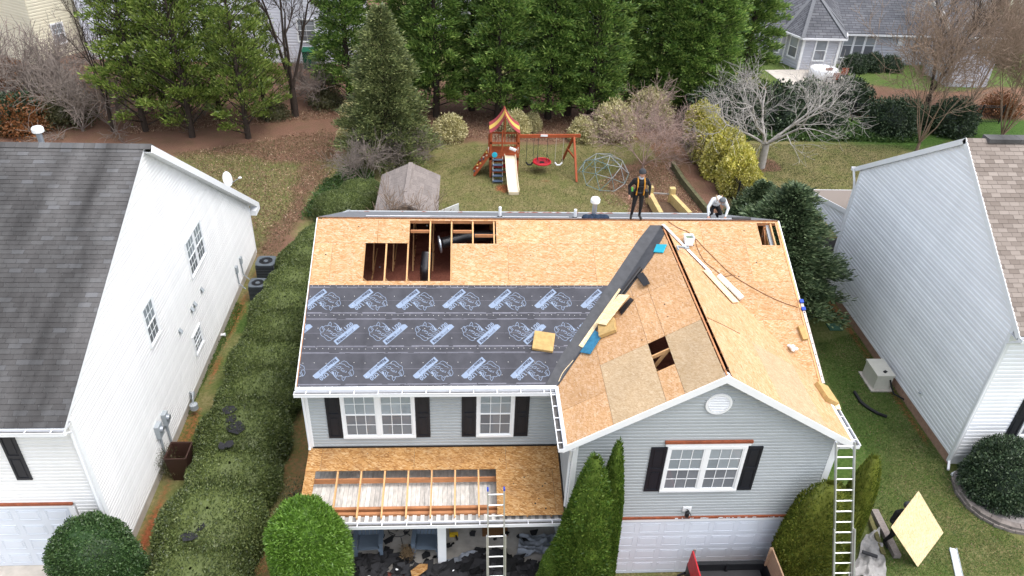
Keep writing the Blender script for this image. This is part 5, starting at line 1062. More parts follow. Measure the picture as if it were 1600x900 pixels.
# golden and cream shrubs
ym = [bush_mesh('golden', .95, .95, 1.15, 12000, .13, .07, m_yel, 91+k, .16, 2.0, .8, -.5, .74, .2) for k in range(2)]
for i, (x, y, s) in enumerate(((1094, 226, 1.1), (1106, 252, 1.1), (1126, 276, 1.15), (1146, 300, 1.1), (1166, 312, .8))):
    q = onz(x, y, 0); bush('golden_shrub', 'golden yellow evergreen shrub along the dark fence, %s from the back' % ORD[i], (q.x, q.y, 0), ym[i % 2], 'golden shrubs along the fence', i*1.9, (s, s, s*1.35), .8)
vm_ = [bush_mesh('cream', 1.0, 1.0, 1.05, 6500, .12, .06, m_var, 96+k, .2, 2.0, .9, -.4, .5, .3) for k in range(2)]
for i, (x, y, s, lb) in enumerate(((560, 195, 1.0, 'pale yellow shrub left of the spruce'), (542, 220, .6, 'small pale shrub at the foot of the spruce'), (704, 216, 1.0, 'cream flowering shrub right of the spruce'), (806, 208, .9, 'cream shrub behind the playset tower'), (910, 218, .9, 'pale yellow shrub at the end of the swing beam'), (958, 212, 1.45, 'cream shrub left of the bare crape myrtle'), (1012, 192, 1.5, 'cream shrub behind the bare crape myrtle'), (830, 203, .7, 'small cream shrub under the swing beam'))):
    q = onz(x, y, 0); bush('cream_shrub', lb, (q.x, q.y, 0), vm_[i % 2], 'cream leaved shrubs under the cypress row', i*1.3, (s, s, s), .8, bark=m_barkg)
# ---- leafless trees
def bare_mesh(seed, h, trunk_r, nstem, spread, levels, mat, kids=5, ratio=.62, up=.25, wig=.16, thin=.0065, base_h=.25, sides=4):
    r = np.random.default_rng(seed); S = []
    def grow(p, d, L_, rad, lv):
        n = 4 if lv < levels else 3; pts = [p]; dd = d.copy()
        for i in range(n):
            dd = unit(dd+r.normal(size=3)*wig+np.array([0, 0, up*(.5 if lv else .15)])); q_ = pts[-1]+dd*L_/n; ra = rad*(1-.55*i/n); rb = rad*(1-.55*(i+1)/n)
            S.append([*pts[-1], *q_, max(ra, thin), max(rb, thin*.8)]); pts.append(q_)
            if lv < levels and i >= (1 if lv == 0 else 0):
                for _ in range(r.integers(max(1, kids//2-1), kids//2+1)+ (1 if i == n-1 else 0)):
                    a = unit(np.cross(dd, r.normal(size=3))); nd = unit(dd*r.uniform(.55, 1.0)+a*r.uniform(.5, 1.0)); grow(q_, nd, L_*ratio*r.uniform(.65, 1.15), rb*.62, lv+1)
    if base_h: S.append([0, 0, -.05, 0, 0, base_h*h, trunk_r*1.25, trunk_r])
    for k in range(nstem):
        th = 2*math.pi*k/nstem+r.uniform(-.4, .4); d = unit(np.array([math.cos(th)*spread, math.sin(th)*spread, 1.0])*np.array([r.uniform(.6, 1.2), r.uniform(.6, 1.2), 1])); grow(np.array([0, 0, base_h*h*.97]), d, h*(1-base_h)*.62*r.uniform(.8, 1.1), trunk_r*(.75 if nstem > 1 else .95)/math.sqrt(max(1, nstem/2)), 0)
    v = Veg(); v.segs(S, sides); return v.mesh('branches', mat), len(S)
def baretree(name, label, loc, me, s=1.0, rz=0, group=None, cat='tree'):
    t = thing(name, label, cat, loc, group); place('branches', me, t, True); t.scale = (s, s, s) if not hasattr(s, '__len__') else s; t.rotation_euler.z = rz; return t
q = onz(1188, 262, 0); b1, n_ = bare_mesh(103, 7.0, .2, 6, 1.05, 3, m_barkg, 4, .62, .1, .15, .0062, .2, 5); baretree('bare_tree', 'leafless pale grey tree with spreading branches on the right lawn', (q.x, q.y, 0), b1, 1.0, .6)
q = onz(1012, 268, 0); b2, n_ = bare_mesh(107, 3.7, .07, 7, .85, 3, m_barkp, 5, .66, .1, .15, .0065, .1); baretree('crape_myrtle', 'leafless pinkish brown crape myrtle beside the climbing dome', (q.x-.3, q.y, 0), b2, (.98, .98, 1.05))
q = onz(462, 182, 0); b3, n_ = bare_mesh(109, 11, .24, 4, .30, 3, m_bark, 5, .5, .2, .12, .010, .16, 5); baretree('bare_tree', 'tall leafless dark trunked tree in front of the white house', (q.x, q.y, 0), b3, (.8, .8, 1.0), .3)
b4, n_ = bare_mesh(113, 8.5, .10, 9, .38, 3, m_barkt, 4, .6, .22, .1, .010, .06); q = onz(1432, 236, 0); baretree('crape_myrtle', 'tall leafless tan crape myrtle left of the brown roof', (q.x, q.y, 0), b4, (1.0, 1.0, 1.0), 0)
q = onz(1560, 225, 0); baretree('crape_myrtle', 'leafless reddish crape myrtle at the right edge', (q.x, q.y, 0), b4, (1.15, 1.15, 1.0), 2.0); q = onz(1512, 175, 0); baretree('crape_myrtle', 'leafless brown tree between the garden shed and the right edge', (q.x, q.y, 0), b4, (.9, .9, 1.05), 4.0)
q = onz(1500, 190, 0); baretree('bare_tree', 'slender leafless tree with ivy on its trunk near the garden shed', (q.x-2, q.y+1, 0), b3, (.7, .7, .8), 1.3)
q = onz(1400, 80, 0); baretree('bare_tree', 'grey leafless tree in front of the dark back roof', (q.x+2, q.y-4, 0), b1, (1.2, 1.2, 1.45), 3.6)
q = onz(178, 205, 0); baretree('bare_tree', 'thin leafless pine leaning before the pale house on the left', (q.x, q.y, 0), b3, (.45, .45, .85), 2.2)
b5, n_ = bare_mesh(117, 2.6, .05, 9, 1.0, 2, m_barkb, 7, .7, .15, .2, .008, .03)
for i, (x, y, s, lb) in enumerate(((20, 170, 1.8, 'tangled leafless brush at the top left edge'), (75, 175, 1.7, 'tangled grey brush behind the left roof vent'), (130, 205, 1.5, 'arching grey brush behind the left ridge'), (175, 200, 1.3, 'leafless brush at the foot of the thin pine'), (500, 165, 1.1, 'leafless bush right of the tall bare tree'), (470, 150, 1.0, 'small leafless bush behind the tall bare tree'), (110, 140, 1.4, 'twiggy bush below the cream house'), (235, 170, 1.2, 'leafless undergrowth beneath the light cypresses'), (320, 180, 1.2, 'leafless undergrowth between the light cypresses'), (570, 285, .95, 'pinkish leafless bush left of the shed'), (612, 262, .9, 'pinkish leafless bush behind the shed ridge'), (640, 262, .8, 'small pinkish leafless bush at the shed peak'), (1080, 255, .7, 'reddish leafless bush by the timber edging'))):
    q = onz(x, y, 0); t = baretree('leafless_bush', lb, (q.x, q.y, 0), b5, (s, s, s*1.05), i*1.1, 'leafless bushes and brush', 'bush')
b6, n_ = bare_mesh(119, 3.3, .03, 6, .5, 2, m_barkt, 6, .62, .2, .12, .009, .05); q = onz(630, 330, 0)
for i, (x, y, lb) in enumerate(((-3.2, 28.2, 'thin leafless shrub over the left half of the shed roof'), (-2.2, 28.0, 'thin leafless shrub over the shed gable'), (-1.6, 28.3, 'thin leafless shrub over the right half of the shed roof'))): baretree('leafless_shrub', lb, (x, y, 0), b6, (1, 1, 1.0), i*2., 'thin shrubs before the shed', 'shrub')
# leafy scrub, ivy, far evergreens
sc = [bush_mesh('scrub', 1.0, 1.0, .9, 4200, .13, .05, m_olive, 131, .25, 2, .8, -.3, .5, .4), bush_mesh('rusty', 1.0, 1.0, .8, 5200, .12, .05, m_rust, 133, .25, 2, .8, -.3, .45, .45), bush_mesh('dark_scrub', 1.1, 1.0, .95, 7000, .12, .06, m_hollyd, 137, .18, 2, .8, -.4, .75, .25)]
for i, (x, y, k, s, lb) in enumerate(((40, 205, 1, 1.7, 'rust brown shrub behind the left ridge'), (10, 140, 1, 1.9, 'reddish brown brush at the far left edge'), (15, 60, 0, 2.6, 'grey green pine scrub at the top left corner'), (70, 140, 0, 1.4, 'olive scrub below the cream house'), (30, 200, 2, 1.4, 'dark undergrowth beneath the rust shrub'), (115, 190, 0, 1.6, 'olive scrub left of the thin pine'), (430, 185, 0, .9, 'low olive shrub right of the light cypresses'), (510, 165, 0, 1.2, 'olive shrub left of the dark cypress row'), (1075, 170, 0, 1.6, 'olive brown shrub behind the golden shrubs'), (1110, 200, 2, 1.7, 'dark shrub behind the golden shrubs'), (1150, 195, 2, 1.9, 'dark rounded shrub left of the bare grey tree'), (1215, 195, 2, 1.9, 'dark shrub behind the bare grey tree trunk'), (1260, 185, 2, 1.7, 'dark shrub right of the bare grey tree trunk'), (1322, 170, 2, 1.5, 'dark upright shrub beside the patio'), (1385, 205, 2, 1.5, 'dark shrub left of the tan crape myrtle'), (1480, 205, 2, 1.5, 'dark shrub right of the tan crape myrtle'), (1415, 195, 2, 1.2, 'dark shrub behind the tan crape myrtle'), (1290, 195, 2, 1.2, 'low dark shrub in front of the patio'), (1333, 110, 2, .9, 'foundation shrub under the triple window'), (1360, 109, 2, .9, 'foundation shrub right of the triple window'), (1390, 110, 2, .8, 'foundation shrub left of the garden shed'), (1560, 180, 1, 1.3, 'russet brush at the right edge beyond the fence'), (1548, 95, 0, 2.0, 'olive evergreen behind the garden shed'), (1590, 70, 0, 2.6, 'olive evergreen in the top right corner'))):
    q = onz(x, y, 0); bush('shrub', lb, (q.x, q.y, 0), sc[k], 'background shrubs', i*1.7, (s, s, s*1.05), .6)
r_ = np.random.default_rng(5)
def cover(name, mat, px, n, L_, W_, zmax=.18, up=.6):
    pts = np.array([[*onz(x, y, 0)][:2] for x, y in px]); lo, hi = pts.min(0), pts.max(0); P = r_.uniform(lo, hi, (n*3, 2)); ins = np.zeros(len(P), bool); j = len(pts)-1
    for i in range(len(pts)):
        a, b = pts[i], pts[j]; c_ = ((a[1] > P[:, 1]) != (b[1] > P[:, 1])) & (P[:, 0] < (b[0]-a[0])*(P[:, 1]-a[1])/(b[1]-a[1]+1e-9)+a[0]); ins ^= c_; j = i
    P = P[ins][:n]; k = len(P); P = np.c_[P, r_.uniform(0, zmax, k)*(.4+.6*np.clip(fbm(P[:, 0], P[:, 1], 1.5, 3)+.5, 0, 1))]
    v = Veg(); v.leaves(P, r_.normal(size=(k, 3))*.7+np.array([0, 0, up]), L_*r_.uniform(.6, 1.3, k), W_*r_.uniform(.6, 1.3, k), r_); o = place(name, v.mesh(name, mat)); o['kind'] = 'stuff'; return o
cover('ivy_ground_cover', m_ivy, [(1140, 205), (1350, 200), (1440, 212), (1436, 224), (1340, 222), (1160, 220)], 9000, .16, .13, .3)
cover('fern_ground_cover', m_ivy, [(545, 262), (585, 275), (588, 328), (545, 335), (470, 345), (505, 290)], 9000, .16, .05, .4, .5)
cover('weed_ground_cover', leafmat('weed_leaf', [(.03, .07, .01), (.06, .12, .02), (.09, .16, .03)], .2), [(300, 590), (365, 470), (380, 480), (300, 640), (255, 720), (240, 715)], 5000, .07, .03, .1)
m_litter = leafmat('fallen_leaf', [(0.115, 0.0575, 0.0345), (0.23, 0.1265, 0.0805), (0.345, 0.2185, 0.138), (0.483, 0.3565, 0.23)], .1, .3, .6)
cover('needle_litter', m_litter, [(200, 210), (460, 190), (540, 185), (700, 215), (860, 222), (1060, 225), (1060, 190), (700, 175), (300, 170), (200, 180)], 34000, .12, .035, .02, .25)
cover('fallen_leaf_litter', m_litter, [(275, 238), (520, 200), (525, 270), (480, 330), (410, 398), (380, 320)], 9000, .09, .05, .015, .3)
cover('fallen_leaves_by_dome', m_litter, [(930, 285), (1040, 250), (1100, 335), (1000, 335), (950, 320)], 6000, .08, .045, .015, .3)
cover('fallen_leaves_side_yard', m_litter, [(1275, 545), (1340, 530), (1480, 735), (1600, 860), (1600, 900), (1380, 900)], 2500, .05, .025, .01, .3)
# grass blades over the lawns (one mass)
m_grass = leafmat('grass_blade', [(.035, .05, .012), (.075, .09, .022), (.13, .13, .045), (.21, .185, .085)], .3, .35, .5)
m_grassg = leafmat('lush_grass_blade', [(0.0155, 0.052, 0.0054), (0.0354, 0.098, 0.0108), (0.0663, 0.1485, 0.0194), (0.1326, 0.1857, 0.0432)], .3, .35, .6)
cover('back_lawn_grass', m_grass, [(690, 228), (1050, 225), (1090, 332), (560, 332), (690, 240)], 42000, .09, .016, .01, .55); cover('left_lawn_grass', m_grass, [(270, 240), (530, 205), (520, 270), (430, 400), (405, 400)], 26000, .09, .018, .01, .55)
cover('side_lawn_grass', m_grassg, [(1265, 540), (1340, 520), (1480, 730), (1500, 780), (1600, 850), (1600, 900), (1370, 900), (1360, 720)], 60000, .06, .011, .008, .5); cover('right_lawn_grass', m_grass, [(1150, 225), (1440, 228), (1350, 260), (1345, 300), (1180, 290)], 16000, .09, .02, .01, .55)
b7 = bush_mesh('sparse', .55, .5, .75, 1800, .05, .028, m_olive, 141, .2, 2, .7, -.4, .3, .5)
bush('small_shrub', 'thin sparse shrub against the white wall below the meter boxes', (-8.78, 16.75, 0), b7, None, 0, (.8, .9, 1.1), .5); bush('small_shrub', 'grey green sparse shrub at the left corner of the stripped house', (-4.7, 15.0, 0), b7, None, 1, (1.0, 1.1, 1.5), .7)
bush('small_shrub', 'tiny bare shrub behind the holly mound at the white corner', (-8.9, 13.2, 0), b7, None, 2, (.5, .5, .9), .5)
# ================================================================ things on and around the house
def slab(pl, px, h0, th, mat, name, label, cat, group=None, parent=None):
    """flat piece lying on a roof plane; px = corners as seen in the photograph"""
    pts = [pl.at(*pl.px(*p), h0) for p in px]; o = MB().prism(pts, pl.N*th).build(name, mat, parent)
    if label: tag(o, label, cat, group)
    return o
m_foam = M('yellow_foam', (.45, .30, .12), .9, .25, 9, .4, 40); m_bluepad = M('blue_pad', (.02, .34, .46), .6, .15, 6); m_blueb = M('blue_board', (.03, .16, .27), .6, .3, 9)
m_tape = M('blue_tape', (.01, .06, .45), .5)
def pad(pl, c, ex, ey, th, label, h0=.03, rot=0):
    u, v = pl.px(*c); ca, sa = math.cos(rot), math.sin(rot); mb = MB()
    q = lambda a, b: pl.at(u+a*ca-b*sa, v+a*sa+b*ca, h0)
    mb.prism([q(-ex/2, -ey/2), q(ex/2, -ey/2), q(ex/2, ey/2), q(-ex/2, ey/2)], pl.N*th); o = mb.build('foam_pad', m_foam)
    b = o.modifiers.new('bevel', 'BEVEL'); b.width = .015; b.segments = 2; tag(o, label, 'foam pad', 'yellow foam roofing pads')
pad(MF, (849, 536), .55, .54, .11, 'yellow foam pad lying on the black printed underlayment', .022, -.18)
pad(WLp, (951, 516), .50, .48, .12, 'yellow foam pad under the loose boards by the valley', .03, .1); pad(WRp, (1288, 618), .62, .42, .13, 'thick yellow foam pad near the front right roof edge', .015, .12)
pad(MF, (1253, 522), .16, .42, .10, 'small yellow foam piece at the right roof edge', .015, .1)
slab(MF, [(967, 452), (975, 457), (915, 547), (904, 541)], .032, .012, m_osbc, 'osb_strip', 'long narrow sheathing strip beside the valley', 'board', 'loose boards by the valley')
slab(WLp, [(972, 468), (988, 469), (952, 516), (935, 513)], .19, .012, m_osbc, 'osb_offcut', 'short sheathing offcut resting on the foam pad', 'board', 'loose boards by the valley')
slab(WLp, [(931, 519), (943, 526), (924, 556), (908, 553)], .06, .015, m_blueb, 'blue_board', 'weathered blue board lying in the valley', 'board', 'loose boards by the valley')
tag(MB().tube([WLp.at(*WLp.px(1003, 422), .08), WLp.at(*WLp.px(987, 443), .08), WLp.at(*WLp.px(971, 464), .085)], .05, 10).build('membrane_roll', m_black), 'thin black membrane roll lying across the valley', 'roll')
sc_ = MB()
for k in range(5):
    p = WLp.at(*WLp.px(1000+k*2, 440+k*3), .03+.02*k); sc_.prism([p, p+V3((.18, .05, .05)), p+V3((.14, .3, .09)), p+V3((-.05, .2, .03))], (0, 0, .006))
tag(sc_.build('membrane_scrap', m_black), 'crumpled black membrane scrap beside the black roll', 'scrap')
tag(MB().prism([WLp.at(*WLp.px(*p), .03) for p in ((968, 487), (986, 467), (991, 470), (972, 494))], WLp.N*.03).build('membrane_scrap', m_black), 'black membrane strip behind the short offcut', 'scrap')
# edge metal, boards and roll along the wing ridge
zc = lambda x, y, h: WRp.at(*WRp.px(x, y), h)
a, b = V3((XC-.02, 19.45, 7.2)), zc(1108, 428, .06); tag(MB().beam(a, b, .17, .02, WRp.N).build('metal_flashing', m_whitemet), 'long white metal flashing lying beside the wing ridge', 'flashing')
tag(MB().prism([zc(1096, 424, .045), zc(1106, 424, .045), zc(1153, 474, .045), zc(1143, 475, .045)], WRp.N*.013).build('osb_strip', m_osbc), 'sheathing strip below the white flashing', 'board')
a, b = MF.at(*MF.px(1121, 434), .11), MF.at(*MF.px(1157, 470), .13); r0 = MB().tube([a, a.lerp(b, .48)], .085, 14); r0.tube([a.lerp(b, .49), b], .082, 14); tag(r0.build('flashing_roll', m_whitemet, None, True), 'white coil of flashing on the wing roof', 'roll')
tl = MB(); p = V3((XC+.12, 18.3, 7.14)); tl.beam(p, p+V3((.25, -.1, .02)), .05, .06); tl.beam(p+V3((.02, 0, 0)), p+V3((.0, -.22, .03)), .04, .05); tl.lathe([(.04, 0), (.04, .12)], p+V3((.2, -.12, .02)), 10, (1, 0, .1)); tag(tl.build('nail_gun', m_grey), 'small grey nail gun on the wing ridge', 'tool')
bp_ = MF.at(*MF.px(1075, 381), .0); bk_ = thing('bucket', 'white square bucket of nails on the bare roof near the ridge', 'bucket', bp_); mb = MB()
Z0 = .0; w0, w1, hb = .11, .135, .26
pts0 = [bp_+V3((sx_*w0, sy_*w0, Z0)) for sx_, sy_ in ((-1, -1), (1, -1), (1, 1), (-1, 1))]; pts1 = [bp_+V3((sx_*w1, sy_*w1, hb)) for sx_, sy_ in ((-1, -1), (1, -1), (1, 1), (-1, 1))]
pi1 = [bp_+V3((sx_*(w1-.02), sy_*(w1-.02), hb)) for sx_, sy_ in ((-1, -1), (1, -1), (1, 1), (-1, 1))]; pi0 = [bp_+V3((sx_*(w0-.02), sy_*(w0-.02), .1)) for sx_, sy_ in ((-1, -1), (1, -1), (1, 1), (-1, 1))]
for i in range(4):
    j = (i+1) % 4; mb.poly([pts0[i], pts0[j], pts1[j], pts1[i]]); mb.poly([pts1[i], pts1[j], pi1[j], pi1[i]]); mb.poly([pi1[i], pi1[j], pi0[j], pi0[i]])
mb.poly(pts0[::-1]); mb.build('tub', m_whitemet, bk_); MB().prism([p_+V3((0, 0, .08)) for p_ in pi0], (0, 0, .02)).build('contents', M('nails_and_grit', (.12, .16, .08), .8, .8, 40), bk_)
bl = slab(WLp, [(1027, 384), (1043, 384), (1037, 397), (1022, 396)], .03, .035, m_bluepad, 'kneeling_pad', 'turquoise pad on the black valley membrane', 'pad'); bv = bl.modifiers.new('b', 'BEVEL'); bv.width = .012; bv.segments = 2
m_hose = M('brown_hose', (.22, .11, .05), .6)
def hose(pl, px, r, label, name='air_hose', mat=None):
    pts = [pl.at(*pl.px(*p), r+.014) for p in px]; f = []
    for i in range(len(pts)-1):
        p0, p1, p2, p3 = pts[max(i-1, 0)], pts[i], pts[i+1], pts[min(i+2, len(pts)-1)]
        for k in range(6): t = k/6; f.append(.5*((2*p1)+(p2-p0)*t+(2*p0-5*p1+4*p2-p3)*t*t+(3*p1-p0-3*p2+p3)*t**3))
    f.append(pts[-1]); tag(MB().tube(f, r, 5).build(name, mat or m_hose), label, 'hose')
hose(MF, [(1044, 347), (1060, 357), (1074, 363), (1085, 372), (1100, 388), (1122, 410), (1146, 432), (1190, 458), (1222, 473), (1246, 481)], .011, 'brown air hose running from the ridge to the right roof edge')
hose(MF, [(1086, 375), (1090, 390), (1100, 408), (1114, 420), (1130, 432), (1140, 431), (1149, 431)], .011, 'brown air hose looping past the bucket')
hose(WRp, [(1104, 497), (1128, 508), (1155, 522)], .007, 'thin brown cord on the right wing slope', 'cord')
rg = MB(); p = MF.at(*MF.px(1238, 545), .06)
for k in range(7): q_ = p+V3((random.uniform(-.09, .09), random.uniform(-.09, .09), random.uniform(-.02, .05))); rg.lathe([(.01, -.04), (.055, -.02), (.06, .01), (.03, .04), (.005, .05)], q_, 7, (random.uniform(-.5, .5), random.uniform(-.5, .5), 1))
tag(rg.build('rag', m_white, None, True), 'crumpled white rag on the right roof slope', 'rag')
es = MB().prism([MF.at(X3-.01, .05, .032), MF.at(X3-.01, 2.6, .032), MF.at(X3+.07, 2.6, .032), MF.at(X3+.07, .05, .032)], MF.N*.012); es = es.build('roof_jack_rail', M('dull_metal', (.42, .37, .33), .5, .2, 8, metal=.3)); tag(es, 'dull metal edge rail with holes along the right roof edge', 'rail')
for k in range(7): MB().lathe([(.018, 0), (.018, .004)], MF.at(X3+.03, .25+.32*k, .045), 8, MF.N).build('bolt', m_black, es)
for i, v in enumerate((2.28, 2.52)): tag(MB().obox(MF.at(X3+.02, v, .046), MF.U, MF.V, MF.N, (-.05, .05), (-.05, .05), (0, .05)).build('blue_clamp', m_tape), '%s blue clamp on the right roof edge rail' % ('lower', 'upper')[i], 'clamp', 'blue clamps')
lf = MB()
for k in range(60):
    pl, (x0, x1, y0, y1) = random.choice(((MF, (500, 900, 350, 435)), (WLp, (930, 1080, 450, 600)), (WRp, (1120, 1270, 480, 640)), (MF, (1060, 1200, 355, 440)), (PP, (500, 860, 705, 730)), (PP, (790, 870, 740, 800))))
    p = pl.at(*pl.px(random.uniform(x0, x1), random.uniform(y0, y1)), .0155); s_ = random.uniform(.008, .03); lf.lathe([(s_, 0), (s_*.5, .004)], p, 4, pl.N)
stuff(lf.build('roofing_crumbs', m_black))
# plumbing vents and bag on the back slope
def onback(x, y): q_ = onplane(x, y, MBk.O, MBk.N); return q_
def pipe(label, p, r, h, cap=False):
    t = thing('vent_pipe', label, 'pipe', p, 'vent pipes'); MB().tube([p-V3((0, 0, .1)), p+V3((0, 0, h))], r, 10).build('pipe', m_galv if cap else m_white, t)
    if cap: MB().lathe([(r*1.1, h-.02), (r*2.0, h), (r*2.0, h+.1), (r*1.6, h+.14), (.01, h+.15)], p, 14).build('cap', m_white, t)
    else: MB().lathe([(r*2.6, -.02), (r*1.2, .06)], p, 10).build('boot', m_rubber, t)
zb_at = lambda y: ZB+KB*(2*YR-YE-y)
pipe('capped metal flue standing behind the ridge', V3((3.85, 20.05, zb_at(20.05))), .07, .56, True); pipe('short white vent pipe left of the capped flue', V3((3.35, 20.4, zb_at(20.4))), .045, .3); pipe('short white vent pipe far left behind the ridge', V3((1.1, 20.6, zb_at(20.6))), .045, .35)
bg_ = MB(); p = V3((3.9, 19.9, zb_at(19.9)+.03))
for k in range(6): bg_.lathe([(.02, 0), (.14, .02), (.12, .08), (.02, .12)], p+V3((-.3+.11*k, random.uniform(-.03, .03), .0)), 8)
tag(bg_.build('tool_bag', M('blue_black_cloth', (.012, .025, .05), .8, .4, 12), None, True), 'dark blue tool bag slumped at the foot of the capped flue', 'bag')
tag(MB().tube([(8.0, 19.95, zb_at(19.95)+.05), (8.55, 19.93, zb_at(19.93)+.05)], .05, 10).build('membrane_roll', m_black), 'black roll lying behind the ridge near the right end', 'roll')
# neighbour roof vent and dish
pipe('white capped roof vent behind the left ridge', V3((-11.98, 21.25, RZ-kb*.43)), .08, .5, True)
dpos = V3((-9.2, 27.55, RZ-kb*(27.55-RY)+.03)); dsh_ = thing('satellite_dish', 'white oval satellite dish on the left house roof edge', 'satellite dish', dpos)
MB().tube([dpos, dpos+V3((.05, 0, .25)), dpos+V3((.12, -.02, .42))], .025, 8).build('mast', m_galv, dsh_); dc = dpos+V3((.15, -.02, .5)); ax = V3((.93, -.22, .28)).normalized()
MB().lathe([(.01, -.07), (.13, -.055), (.23, -.025), (.30, .01), (.295, .015), (.22, -.01), (.12, -.04), (.01, -.055)], dc, 24, ax).build('reflector', m_whitemet, dsh_, True)
MB().tube([dc-V3((0, 0, .25)), dc+ax*.5+V3((0, 0, -.05))], .012, 6).build('arm', m_galv, dsh_); MB().lathe([(.03, 0), (.045, .05), (.03, .12)], dc+ax*.5+V3((0, 0, -.03)), 8, ax).build('receiver', m_white, dsh_)
# equipment beside the left house
def ac(label, p, s, h):
    t = thing('air_conditioner', label, 'air conditioner', p, 'air conditioners by the white wall'); m_ac = M('ac_case', (.09, .105, .12), .5, .15, 5)
    mb = MB(); mb.box((p.x-s/2, p.y-s/2, .05), (p.x+s/2, p.y+s/2, h)); mb.build('case', m_black, t); rim = MB()
    n = 24; o_ = [(p.x+s*.53*max(-1, min(1, 1.25*math.cos(2*math.pi*k/n))), p.y+s*.53*max(-1, min(1, 1.25*math.sin(2*math.pi*k/n)))) for k in range(n)]; i_ = [(p.x+s*.38*math.cos(2*math.pi*k/n), p.y+s*.38*math.sin(2*math.pi*k/n)) for k in range(n)]
    for k in range(n): j = (k+1) % n; rim.prism([(*o_[k], h), (*o_[j], h), (*i_[j], h), (*i_[k], h)], (0, 0, .05))
    rim.build('top_rim', m_ac, t); MB().lathe([(s*.37, h+.004), (s*.37, h+.01)], (p.x, p.y, 0), 20).build('fan_well', m_black, t); MB().lathe([(.1, h+.03), (.08, h+.06)], (p.x, p.y, 0), 12).build('fan_hub', m_ac, t)
    for k in range(9):
        th = 2*math.pi*k/9; MB().beam((p.x+.1*math.cos(th), p.y+.1*math.sin(th), h+.035), (p.x+s*.38*math.cos(th), p.y+s*.38*math.sin(th), h+.03), .01, .01).build('grille_wire', m_black, t)
    for k in range(10): MB().box((p.x-s/2-.006, p.y-s/2-.006, .1+k*h/11), (p.x+s/2+.006, p.y+s/2+.006, .115+k*h/11)).build('louvre', m_ac, t)
ac('dark air conditioner at the back corner of the white house', V3((-8.1, 27.5, 0)), .72, .85); ac('dark air conditioner half behind the hedge, the nearer one', V3((-8.15, 26.1, 0)), .62, .7)
for i, y in enumerate((27.1, 26.4)):
    t = thing('disconnect_box', '%s grey conduit and box on the white wall by the air conditioners' % ('rear', 'front')[i], 'electrical box', (LX, y, 0)); MB().box((LX+.022, y-.09, 1.0), (LX+.1, y+.09, 1.3)).build('box', m_grey, t); MB().tube([(LX+.05, y, 1.0), (LX+.06, y, .5), (LX+.25, y+.05, .2)], .025, 6).build('conduit', m_grey, t)
for i, (y, z, s) in enumerate(((17.1, 1.25, .3), (17.65, 1.2, .22))):
    t = thing('meter_box', '%s on the white wall above the brown bin' % ('large grey electric meter box', 'small grey service box')[i], 'electrical box', (LX, y, 0)); MB().box((LX+.022, y-s/2, z), (LX+.16, y+s/2, z+.45)).build('box', m_grey, t); MB().tube([(LX+.07, y, z), (LX+.07, y, .05)], .035, 6).build('conduit', m_grey, t); MB().lathe([(.09, .16), (.08, .24)], (LX, y, z+.28), 12, (1, 0, 0)).build('dial', m_galv, t)
t = thing('gas_meter', 'grey gas meter at the foot of the white wall', 'meter', (LX+.2, 19.4, 0)); MB().lathe([(.06, 0), (.13, .03), (.13, .22), (.06, .27)], (LX+.25, 19.35, .22), 12).build('body', m_grey, t); MB().tube([(LX+.06, 19.75, .05), (LX+.06, 19.75, .62), (LX+.2, 19.6, .66), (LX+.25, 19.4, .62), (LX+.25, 19.35, .45)], .025, 6).build('pipe', m_grey, t); MB().lathe([(.02, 0), (.1, .02), (.1, .06), (.02, .08)], (LX+.14, 19.68, .58), 12, (1, 0, 0)).build('regulator', m_grey, t)
bp0 = V3((-8.38, 16.75, 0)); t = thing('trash_bin', 'open dark brown trash bin between the white wall and the hedge', 'bin', bp0); m_bin = M('brown_plastic', (.045, .022, .016), .5, .2); mb = MB(); cs = [(-1, -1), (1, -1), (1, 1), (-1, 1)]
o0 = [bp0+V3((a*.24, b*.26, 0)) for a, b in cs]; o1 = [bp0+V3((a*.31, b*.34, .98)) for a, b in cs]; i1 = [bp0+V3((a*.28, b*.31, .98)) for a, b in cs]; i0 = [bp0+V3((a*.21, b*.23, .1)) for a, b in cs]
for i in range(4):
    j = (i+1) % 4; mb.poly([o0[i], o0[j], o1[j], o1[i]]); mb.poly([o1[i], o1[j], i1[j], i1[i]]); mb.poly([i1[i], i1[j], i0[j], i0[i]])
mb.poly(i0); mb.build('body', m_bin, t)
rim = MB()
for i in range(4): rim.beam(o1[i], o1[(i+1) % 4], .03, .03)
rim.build('rim', m_bin, t); MB().tube([bp0+V3((-.22, .36, .95)), bp0+V3((.22, .36, .95))], .02, 6).build('handle', m_bin, t)
for i, (x, y, s) in enumerate(((358, 640, .28), (361, 655, .3), (367, 668, .34), (374, 669, .2), (347, 697, .2), (357, 695, .2), (296, 838, .25), (312, 823, .22))):
    p = onz(x, y, 1.42); rr_ = random.Random(i); mb = MB(); pts = [p+V3((s*math.cos(a)*rr_.uniform(.5, 1), s*math.sin(a)*rr_.uniform(.5, 1), .04*rr_.uniform(-1, 1))) for a in np.linspace(0, 5.2, 6)]
    tag(mb.prism(pts, (0, 0, .008)).build('shingle_scrap', M('torn_shingle', (.02, .02, .023), .8)), 'torn dark shingle scrap caught on the hedge, %s from the back' % ORD[i], 'scrap', 'shingle scraps on the hedge')
